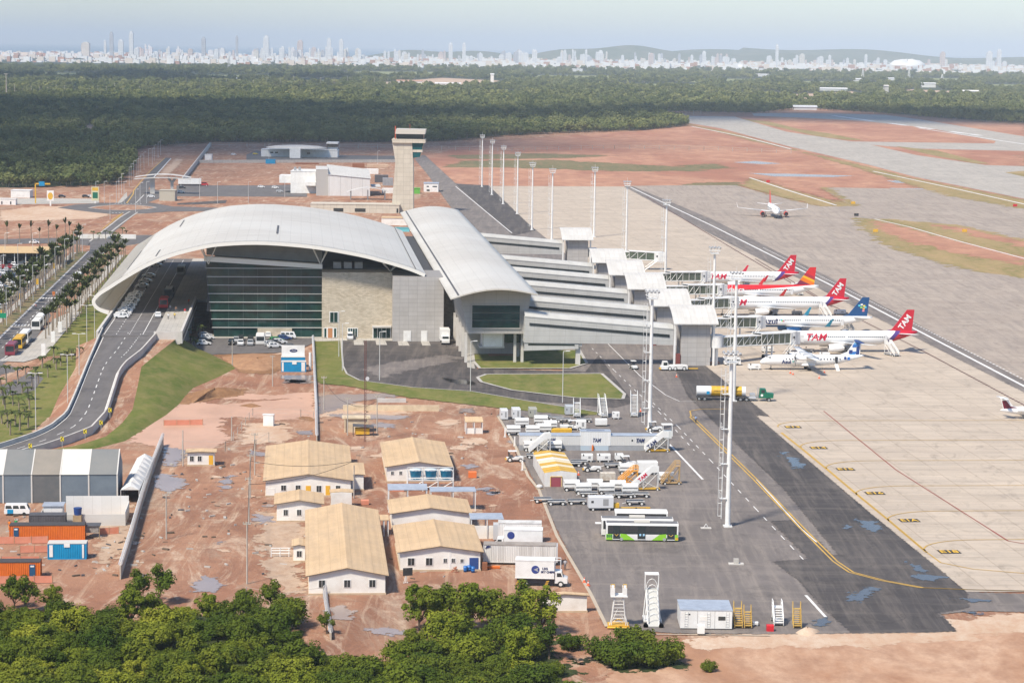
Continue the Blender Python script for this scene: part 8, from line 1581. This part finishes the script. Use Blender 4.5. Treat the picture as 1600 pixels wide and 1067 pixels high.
for i, (x, y, w_, h_, m_, nm_) in enumerate([(580, 272, 9, 6, white, 'white stacked'), (596, 285, 8, 8, dgrey, 'dark'), (606, 290, 6, 8, grey, 'grey tall'), (590, 262, 14, 4, palesand, 'cream'), (560, 262, 8, 5, mat('rust_brown', 0), 'rust brown'), (608, 302, 8, 5, white, 'white low'), (480, 257, 16, 2, mat('rust_brown', 0), 'long low')]): unit('site_cabin', f'{nm_} site cabin in the works beside the control tower', 'cabin', *P(x, y), TH, w_, 4, h_ * .55, m_, .05, False, False)
# --- vegetation
def crown(seed, rad, hgt, n, m, base, clumps, ls):
    random.seed(seed); k = MB(); cs = []
    for j in range(clumps):
        a = random.random() * 6.28; q = random.random() ** .6; u = random.random(); cs.append((Vector((rad * .8 * q * cos(a), rad * .8 * q * sin(a), base + hgt * (.15 + .8 * u * (1 - .35 * q)))), rad * random.uniform(.14, .36)))
    for j in range(n):
        c, r_ = random.choice(cs); v = Vector((random.gauss(0, 1), random.gauss(0, 1), random.gauss(.25, .9))).normalized(); p = c + v * r_ * random.uniform(.65, 1.08); nrm = (v + Vector((random.gauss(0, .5), random.gauss(0, .5), .5))).normalized()
        a = nrm.orthogonal().normalized(); b = nrm.cross(a); s_ = ls * random.uniform(.4, 1.6); t_ = random.random() * 6.28; a, b = a * cos(t_) + b * sin(t_), b * cos(t_) - a * sin(t_)
        k.add([p - a * s_, p + b * s_ * .55, p + a * s_, p - b * s_ * .55], [(0, 1, 2, 3)])
    return k.mesh('crown', m), cs
def trunk(cs, base, r_, seed):
    random.seed(seed); k = MB(); k.tube((0, 0, -.2), (.1, .05, base * .8), r_, r_ * .75, n=7)
    for c, q in cs[::3]: k.tube((.1, .05, base * .7), c * 1.12, r_ * .45, r_ * .1, n=5)
    return k.mesh('trunk', trunkm)
TP = []
for i, (rad, hg, n, m, base, cl_, ls) in enumerate([(2.6, 3.8, 5200, leafA, 1.4, 44, .16), (3.2, 3.2, 5600, leafA, 1.0, 52, .17), (2.2, 4.6, 4600, leafB, 1.3, 38, .15), (3.3, 3.4, 5600, leafB, .9, 50, .17), (2.6, 2.6, 4200, leafA, .3, 40, .15), (2.4, 4.0, 2400, leafA, 1.2, 26, .16)]):
    me, cs = crown(50 + i, rad, hg, n, m, base, cl_, ls); TP.append((me, trunk(cs, base, .16, i)))
def tree(x, y, i, s, lab, grp, sz=1.0):
    t = thing('tree', lab, 'tree', x, y, 0, random.random() * 6.28, grp); t.scale = (s, s, s * sz)
    for me, nm_ in zip(TP[i], ('crown', 'trunk')): o = bpy.data.objects.new(nm_, me); C.objects.link(o); o.parent = t
random.seed(77)
def ystart(x):
    pts = [(-60, 938), (60, 948), (180, 962), (300, 960), (380, 955), (450, 975), (485, 1010), (520, 1062), (620, 1055), (640, 1010), (850, 1010), (880, 1080), (935, 1120), (960, 1200)]
    for (a, u), (b, v) in zip(pts, pts[1:]):
        if a <= x <= b: return u + (v - u) * (x - a) / (b - a)
    return 1300
SOFT['undergrowth'] = (3, 1.2); sheet('undergrowth', [(-120, 955), (60, 955), (180, 968), (380, 962), (450, 985), (490, 1020), (540, 1064), (630, 1060), (640, 1005), (860, 1005), (900, 1060), (940, 1120), (960, 1240), (-160, 1240)], variant('undergrowth_green', (.03, .045, .012), (.06, .075, .02), (.015, .022, .008), .3, 1.2), .05); sheet('undergrowth', [(915, 1030), (990, 1005), (1060, 1030), (1070, 1044), (960, 1050)], MATS['undergrowth_green'], .05)
kinds = ['dark round', 'broad spreading', 'bright tall', 'bright spreading', 'low bushy', 'sparse open']
y = 938.0
while y < 1165:
    x = -50 + random.random() * 30
    while x < 950:
        if y >= ystart(x):
            i = random.choice([0, 1, 1, 2, 3, 3, 4, 0, 5]); clr = x > 600
            tree(*P(x + random.uniform(-8, 8), y + random.uniform(-6, 6)), i, random.uniform(.65, 1.1), f'{kinds[i]} tree in the thicket at the bottom {"centre" if clr else "left"}', 'trees of the foreground thicket', random.uniform(.7, 1.05))
        x += random.uniform(28, 42)
    y += random.uniform(16, 22)
for x, yy, i, s, l in ((212, 945, 5, 1.0, 'left of two small trees at the foot of the razor wall'), (248, 943, 5, 1.1, 'right of two small trees at the foot of the razor wall'), (510, 990, 5, .6, 'small lone tree beside the short razor fence'), (655, 985, 2, 1.25, 'tall tree at the left of the central clump by the notice board'), (690, 975, 0, 1.2, 'dark tree in the central clump behind the notice board'), (735, 985, 2, 1.3, 'tall bright tree in the middle of the central clump'), (775, 980, 1, 1.25, 'broad tree in the central clump below the catering truck'), (815, 975, 5, 1.2, 'open crowned tree below the catering truck'), (845, 992, 2, 1.3, 'tall tree at the right end of the central clump'), (700, 1010, 3, 1.2, 'bright spreading tree at the front of the central clump'), (800, 1012, 1, 1.1, 'broad tree at the front of the central clump'),
    (940, 1030, 4, 1.1, 'dark shrub at the left of the bush group below the container block'), (975, 1040, 4, 1.35, 'large shrub in the middle of the bush group below the container block'), (1010, 1038, 4, 1.3, 'large shrub right of middle in the bush group below the block'), (1045, 1035, 4, 1.1, 'shrub at the right end of the bush group below the block'), (990, 1015, 4, 1.2, 'shrub at the top of the bush group below the container block'), (895, 1015, 4, .8, 'small shrub between the clump and the yard kerb'), (1108, 1048, 4, .5, 'tiny shrub on the sand right of the bush group'), (428, 962, 5, 1.0, 'sparse tree poking above the thicket right edge'), (450, 980, 1, 1.0, 'broad tree at the thicket right edge'), (345, 968, 4, 1.0, 'thin tree above the thicket beside the grey puddle'), (385, 968, 0, .9, 'rounded tree above the thicket beside the pole')):
    tree(*P(x, yy), i, s, l, 'single trees by the thicket')
# the far forest: one mass of crowns
from mathutils.geometry import intersect_point_line
def inside(x, y, poly):
    c = False; j = len(poly) - 1
    for i in range(len(poly)):
        if (poly[i][1] > y) != (poly[j][1] > y) and x < (poly[j][0] - poly[i][0]) * (y - poly[i][1]) / (poly[j][1] - poly[i][1]) + poly[i][0]: c = not c
        j = i
    return c
FP = [(-300, 302), (0, 294), (150, 291), (176, 286), (199, 264), (197, 237), (224, 230), (330, 223), (520, 223), (640, 223), (700, 221), (760, 215), (850, 209), (1000, 204), (1070, 197), (1058, 187), (1000, 181), (1040, 176), (1180, 178), (1250, 170), (1400, 180), (1480, 187), (1600, 194), (1750, 200), (1750, 122), (1200, 114), (800, 109), (400, 107), (-200, 104), (-300, 104)]
CLR = [[(124, 212), (128, 197), (142, 192), (147, 196), (138, 208), (148, 216), (132, 214)], [(-20, 149), (130, 140), (135, 146), (-20, 157)], [(560, 132), (690, 122), (790, 127), (780, 135), (600, 138)], [(1200, 150), (1330, 143), (1360, 150), (1240, 158)], [(1420, 140), (1500, 143), (1480, 152), (1400, 148)], [(300, 141), (540, 134), (540, 138), (300, 145)]]
DB = [(640, 131, 40), (700, 134, 40), (769, 131, 5), (654, 108, 3), (900, 112, 20), (1384, 148, 6), (1300, 142, 46), (1450, 137, 22), (1515, 148, 26), (1390, 128, 12), (1340, 127, 12), (1190, 120, 22), (160, 143, 6), (370, 127, 8)]
FLD = [[(x - w_, y), (x - w_ * .3, y - 4), (x + w_ * .8, y - 3), (x + w_, y + 2), (x + w_ * .2, y + 5)] for x, y, w_ in ((90, 118, 90), (330, 121, 130), (600, 116, 110), (760, 146, 60), (880, 122, 120), (1010, 135, 90), (1120, 127, 80), (1290, 131, 90), (1440, 126, 70), (1560, 136, 60), (480, 128, 60), (1180, 147, 40))]
for l in FLD: sheet('forest_clearing', l, mat('field_green', 0) if 'field_green' in MATS else variant('field_green', (.22, .25, .10), (.30, .30, .14), (.16, .18, .07), .01, .1), .09)
for l in CLR: sheet('forest_clearing', l, palesand, .08)
random.seed(5); vs_, sc_ = [], []
for y0, y1, dx, dyf, s0 in ((302, 240, 5.5, 10, .85), (240, 195, 6.5, 14, .95), (195, 160, 9, 21, 1.1), (160, 130, 12, 34, 1.3), (130, 112, 17, 60, 1.5), (112, 92, 28, 100, 1.8)):
    Y = P(800, y0)[1]; Y1 = P(800, y1)[1]
    while Y < Y1:
        X = -.27 * Y
        while X < .26 * Y:
            x_, y_ = X + random.uniform(-dx, dx) * .5, Y + random.uniform(-dyf, dyf) * .5; dd = (y_ * sin(PIT) * 0 + y_)
            px_ = 800 + F * 1.008 * x_ / y_; py_ = 74 + H * F * 1.008 / y_ + .0135 * (px_ - 800)
            if inside(px_, py_, FP) and not any(inside(px_, py_, c) for c in CLR + FLD) and not any(abs(px_ - bx) < bw / 2 + 3 and by - .6 < py_ < by + 4.5 for bx, by, bw in DB): vs_.append((x_, y_, 0)); sc_.append(s0 * random.choice([.5, .7, .8, .9, 1, 1.1, 1.5]))
            X += dx
        Y += dyf * .8
edge = []
for a, b in zip(FP[1:16], FP[2:17]):   # a denser front row along the near edge
    (ax, ay), (bx, by) = P(*a), P(*b); L_ = hypot(bx - ax, by - ay)
    for j in range(int(L_ / 4.5)): u = random.random(); vs_.append((ax + (bx - ax) * u + random.uniform(-3, 3), ay + (by - ay) * u + random.uniform(0, 10), 0)); sc_.append(random.uniform(.7, 1.1))
pc = bpy.data.collections.new('forest_crowns')
for i in range(5):
    me, cs = crown(200 + i, 4.2, 5.4, 800, leafF, 2.6, 18, .62); bm = bmesh.new(); bm.from_mesh(me); kk = MB(); kk.tube((0, 0, 0), (0, 0, 4.5), .25, .15, n=5); tm = kk.mesh('t', leafF)
    for p in tm.polygons: bm.faces.new([bm.verts.new(tm.vertices[v].co) for v in p.vertices]).material_index = 1
    bm.to_mesh(me); bm.free(); me.materials.append(palmt); o = bpy.data.objects.new('forest_crown', me); pc.objects.link(o)
me = bpy.data.meshes.new('forest'); me.from_pydata(vs_, [], []); at = me.attributes.new('scl', 'FLOAT', 'POINT'); at.data.foreach_set('value', sc_)
fo = bpy.data.objects.new('forest', me); C.objects.link(fo); fo['kind'] = 'stuff'; fo['label'] = 'dark green broadleaf forest spreading behind the airport'
ng = bpy.data.node_groups.new('scatter', 'GeometryNodeTree'); ng.interface.new_socket('Geometry', in_out='INPUT', socket_type='NodeSocketGeometry'); ng.interface.new_socket('Geometry', in_out='OUTPUT', socket_type='NodeSocketGeometry')
N_ = ng.nodes; gi, go = N_.new('NodeGroupInput'), N_.new('NodeGroupOutput'); ip = N_.new('GeometryNodeInstanceOnPoints'); ci = N_.new('GeometryNodeCollectionInfo'); ci.inputs[0].default_value = pc; ci.inputs['Separate Children'].default_value = True; ci.inputs['Reset Children'].default_value = True
rv = N_.new('FunctionNodeRandomValue'); rv.data_type = 'FLOAT_VECTOR'; rv.inputs[0].default_value = (0, 0, 0); rv.inputs[1].default_value = (.1, .1, 6.28); na = N_.new('GeometryNodeInputNamedAttribute'); na.data_type = 'FLOAT'; na.inputs[0].default_value = 'scl'
lk = ng.links.new; lk(gi.outputs[0], ip.inputs['Points']); lk(ci.outputs[0], ip.inputs['Instance']); ip.inputs['Pick Instance'].default_value = True; lk(rv.outputs[0], ip.inputs['Rotation']); lk(na.outputs[0], ip.inputs['Scale']); lk(ip.outputs[0], go.inputs[0])
md = fo.modifiers.new('scatter', 'NODES'); md.node_group = ng
# passing cloud whose shade darkens the near forest
random.seed(8); cb_ = MB()
for cx0, cy0, rx, ry, n in ((-1121, 1560, 420, 900, 60), (-1180, 640, 130, 220, 14), (-1650, 4250, 520, 650, 40), (-330, 2010, 260, 130, 14)):
    for j in range(n):
        u, v = random.uniform(-1, 1), random.uniform(-1, 1)
        if u * u + v * v < 1: cb_.ball((cx0 + rx * u, cy0 + ry * v, 1500 + random.uniform(-40, 60)), random.uniform(90, 190), random.uniform(90, 190), random.uniform(40, 80), 14, 8)
co = cb_.build('cloud', mat('cloud_white', (.85, .85, .86), 1.0)); co['kind'] = 'stuff'; co['label'] = 'passing cumulus cloud high over the forest'
random.seed(12); db = MB()
for j in range(230):
    x_, y_ = P(*random.choice([(random.uniform(375, 790), random.uniform(640, 905)), (random.uniform(250, 420), random.uniform(700, 890)), (random.uniform(0, 240), random.uniform(795, 905))])); l_, w_, h_ = random.uniform(.2, 1.3), random.uniform(.1, .45), random.uniform(.06, .3)
    db.M = Matrix.Translation((x_, y_, 0)) @ Matrix.Rotation(random.random() * 3, 4, 'Z'); db.box(-l_ / 2, l_ / 2, -w_ / 2, w_ / 2, 0, h_, random.choice([0, 0, 1, 2]))
o = db.build('rubble', [kerbm, trunkm, dgrey]); o['kind'] = 'stuff'; o['label'] = 'scattered boards and rubble on the red construction yard'
# --- the city on the horizon
random.seed(4)
tm_ = []
for nm_, c in (('white', (.86, .86, .84)), ('cream', (.82, .76, .66)), ('grey', (.55, .56, .58)), ('pinkish', (.72, .60, .54))):
    k = NT('tower_' + nm_); br = k.new('TexBrick'); sx = k.new('SeparateXYZ'); k.inp(sx.inputs[0], k.coord(obj=True)); cx_ = k.new('CombineXYZ'); k.inp(cx_.inputs[0], k.math('ADD', sx.outputs[0], sx.outputs[1])); k.inp(cx_.inputs[1], sx.outputs[2]); k.inp(br.inputs[0], cx_)
    br.inputs['Scale'].default_value = 1; br.inputs['Brick Width'].default_value = 9; br.inputs['Row Height'].default_value = 9; br.inputs['Mortar Size'].default_value = 1.6; br.offset = 0
    br.inputs['Color1'].default_value = (*c, 1); br.inputs['Color2'].default_value = (c[0] * .8, c[1] * .8, c[2] * .82, 1); br.inputs['Mortar'].default_value = (c[0] * .72, c[1] * .74, c[2] * .78, 1); k.inp(k.b.inputs['Base Color'], br.outputs[0]); tm_.append((nm_, k.m))
def hi(x, py, Y): return H - (py - 74 - .0135 * (x - 800)) * Y / (F * 1.008)
def ctower(x, wd, top, Y, mi, lab):
    X = (x - 800) * Y / (F * 1.008); h = hi(x, top + 2, Y); w_ = .9 * wd * Y / (F * 1.008) / 2; k = MB(); k.box(-w_, w_, -w_, w_, 0, h * .93); k.box(-w_ * .6, w_ * .6, -w_ * .6, w_ * .6, h * .93, h)
    if wd > 7: k.box(-w_ * 1.15, -w_ * .4, -w_ * .8, w_ * .8, 0, h * .8)
    o = k.build('city_tower', tm_[mi][1]); o.location = (X, Y, 0); tag(o, lab, 'tower block', 'tower blocks of the distant city')
for x, wd, top, mi, l in ((199, 7, 47, 0, 'tallest white tower of the left skyline'), (168, 6, 48, 2, 'slim grey tower left of the tallest white one'), (128, 13, 64, 1, 'wide cream tower block at the left end of the skyline'), (158, 4, 61, 0, 'thin white tower beside the slim grey one'), (183, 8, 60, 0, 'white tower between the slim grey and tallest ones'), (312, 7, 56, 2, 'grey tower right of the left cluster'), (364, 4, 54, 2, 'thin grey tower near the centre left skyline'), (410, 9, 54, 0, 'bright white tower at centre left skyline'), (463, 9, 61, 3, 'pinkish tower left of the white pair'), (508, 7, 58, 0, 'white tower of the pair at left centre'), (527, 7, 59, 0, 'right tower of the white pair at left centre'), (698, 7, 65, 0, 'white tower standing alone right of centre'), (719, 6, 65, 0, 'second lone white tower right of centre'), (1180, 2, 70, 0, ''), (1208, 5, 68, 0, 'slim white tower above the runway end'), (1467, 8, 79, 3, 'pinkish tower right of the white stadium'), (1555, 7, 75, 0, 'tall white tower near the right picture edge'), (1540, 9, 78, 0, 'left white tower near the right picture edge')):
    if l: ctower(x, wd, top, 11600, mi, l)
cnt = 0
for x0, x1, n, t0, t1 in ((140, 200, 8, 74, 82), (205, 280, 34, 60, 80), (280, 420, 32, 64, 82), (420, 470, 12, 62, 76), (470, 565, 22, 61, 80), (590, 690, 22, 68, 80), (690, 780, 10, 70, 82), (780, 840, 16, 68, 78), (865, 935, 24, 67, 82), (935, 1055, 18, 70, 86), (1055, 1110, 10, 70, 82), (1110, 1150, 9, 72, 84), (1190, 1380, 26, 75, 88), (1400, 1480, 4, 82, 90), (1525, 1600, 8, 82, 92)):
    for j in range(n):
        x = random.uniform(x0, x1); top = t0 + 7 + .9 * (t1 - t0) * random.random() ** .8; mi = random.choice([0, 0, 0, 1, 2, 0, 3]); tall = top < t0 + (t1 - t0) * .35; side = 'left' if x < 560 else 'middle' if x < 1060 else 'right'
        ctower(x, random.choice([3, 4, 4.5, 6, 8]), top, random.uniform(11300, 12600), mi, f'{"tall" if tall else "short"} {tm_[mi][0]} block in the {side} part of the hazy skyline')
lr = MB()
for j in range(6000):
    x = random.uniform(-20, 1640); y = random.choice([random.uniform(91, 99), random.uniform(92, 101), random.uniform(93, 108)]) + .0135 * (x - 800); Y = H * F * 1.008 / max(6, y - 74 - .0135 * (x - 800)); X = (x - 800) * Y / (F * 1.008)
    if Y > 14500: continue
    a, b, h = random.uniform(5, 15), random.uniform(5, 12), random.choice([4, 6, 8, 12, 20]); lr.box(X - a, X + a, Y - b, Y + b, 0, h, random.choice([0, 0, 0, 0, 1, 1, 2]))
o = lr.build('low_rise_city', [mat('house_white', (.85, .84, .82), .8), mat('house_cream', (.78, .68, .58), .8), mat('house_tile', (.48, .27, .19), .9)]); o['kind'] = 'stuff'; o['label'] = 'pale low rise houses of the distant city'
X = (1412 - 800) * 11500 / 3629; t = thing('stadium', 'white domed stadium among the distant houses', 'stadium', X, 11500, 0, 0); k = MB(); k.loft([[(90 * r_ * cos(2 * pi * i / 32), 70 * r_ * sin(2 * pi * i / 32), zz * (1 + .15 * cos(2 * pi * i / 32 * 2))) for i in range(32)] for r_, zz in ((.97, 0), (1, 14), (.95, 24), (.7, 36), (.3, 41), (.02, 42))], 0); k.build('shell', white, t)
hl = MB()
for Y0, x0, x1, f in ((14200, 480, 1680, lambda x: 8 + 30 * max(0, sin((x - 560) / 240)) ** 2 + 22 * max(0, sin((x - 830) / 150)) + 14 * sin(x / 47) + 8 * sin(x / 19)), (15600, 900, 1750, lambda x: 30 + 24 * sin((x - 1000) / 130) + 12 * sin(x / 41) + 18 * (x > 1150))):
    rows = []
    for j in range(121):
        x = x0 + (x1 - x0) * j / 120; X = (x - 800) * Y0 / 3629; e = min(1, j / 10, (120 - j) / 6 + .3); h = max(4, (f(x) + 26) * e); rows.append([(X, Y0 - 700, -1), (X, Y0 - 250, h * .6), (X, Y0, h), (X, Y0 + 500, -1)])
    hl.loft(rows, 0, True, False)
structure('hills', hl, mat('hill_green', (.09, .12, .07), .95, vary=(.16, .16, .11), vscale=.01))
for x, y, w_, h_, c, l in ((640, 131, 40, 4, mat('house_tile', 0), 'long red roofed compound in the forest'), (700, 134, 40, 3, white, 'long white roofed compound in the forest'), (769, 131, 5, 14, white, 'white water tower in the mid forest'), (654, 108, 3, 10, white, 'small white block in the far forest'), (900, 112, 20, 3, white, 'pale sheds beyond the forest'), (1384, 148, 6, 13, concrete, 'round pale water tank beyond the runway'), (1300, 142, 46, 3, white, 'line of white roofs beyond the runway'), (1450, 137, 22, 6, white, 'white houses at the right forest edge'), (1515, 148, 26, 5, wall_white, 'cream houses at the far right forest edge'), (1390, 128, 12, 5, white, 'lone white building in the right forest'), (1340, 127, 12, 3, white, 'low white shed in the right forest'), (1190, 120, 22, 3, white, 'pale row of sheds above the runway end'), (160, 143, 6, 5, white, 'white hut by the forest road at left'), (255, 109, 60, 4, white, 'long white sheds before the left skyline'), (445, 100, 10, 5, white, 'white hall before the left skyline'), (525, 107, 3, 7, white, 'white silo before the skyline'), (370, 127, 8, 4, white, 'white pump house in the left forest'), (1257, 172, 36, 4, white, 'white barred structure at the taxiway end')):
    X, Y = P(x, y); s_ = Y / 3629; t = thing('distant_building', l, 'building', X, Y, 0, 0); k = MB(); k.box(-w_ * s_ / 2, w_ * s_ / 2, -10, 10, 0, max(4, h_ * s_)); k.build('walls', white if c.name == 'house_tile' else c, t); k = MB(); k.extr_x([(-11, max(4, h_ * s_)), (11, max(4, h_ * s_)), (0, max(4, h_ * s_) + 2.5)], -w_ * s_ / 2 - 1, w_ * s_ / 2 + 1); k.build('roof', c, t)
lp = None
for x in list(range(10, 230, 13)) + list(range(270, 660, 21)):
    y = (152 if x < 230 else 140) - (x % 5) + (0 if x < 230 else (x - 270) * -.01); X, Y = P(x, y); h = Y / 3629 * (12 + x % 6)
    if lp is None: lp = thing('power_pylon', 'pale pole in the line crossing the far forest', 'pylon', X, Y, 0, 0, 'poles crossing the far forest'); k = MB(); k.tube((0, 0, 0), (0, 0, 34), .9, .5, n=5); k.bar((-3, 0, 33), (3, 0, 33), .5); k.build('post', cpole, lp)
    else: dup(lp, X, Y, scale=h / 34)
for x, y, yt, l in ((358, 110, 88, 'lattice pylon before the left skyline'), (719, 108, 88, 'tall pylon before the middle skyline'), (817, 110, 86, 'white banded mast before the middle skyline'), (1420, 128, 108, 'white mast in the right forest'), (1348, 126, 108, 'pale pylon in the right forest'), (1472, 126, 116, 'short mast at the right forest')):
    X, Y = P(x, y); h = hi(x, yt, Y); t = thing('lattice_mast', l, 'mast', X, Y, 0, 0); k = MB(); [k.bar((a * 4, b * 4, 0), (a * .5, b * .5, h), 1.1) for a in (-1, 1) for b in (-1, 1)]; [k.bar((-4 * (1 - q / 6), -4 * (1 - q / 6), h * q / 6), (4 * (1 - q / 6), -4 * (1 - q / 6), h * q / 6), .7) for q in range(6)]; k.build('lattice', steelw, t)
# --- haze: the air between
hz = MB(); hz.box(-46000, 46000, -600, 80500, -1.7, 330); ho = hz.build('haze', []); ho['kind'] = 'stuff'
hm = bpy.data.materials.new('haze_air'); hm.use_nodes = True; hm.node_tree.nodes.clear()
vo = hm.node_tree.nodes.new('ShaderNodeOutputMaterial'); vv = hm.node_tree.nodes.new('ShaderNodeVolumePrincipled')
vv.inputs['Color'].default_value = (.80, .90, 1.0, 1); vv.inputs['Density'].default_value = 5.8e-5; vv.inputs['Anisotropy'].default_value = -.3
hm.node_tree.links.new(vv.outputs[0], vo.inputs['Volume']); ho.data.materials.append(hm)
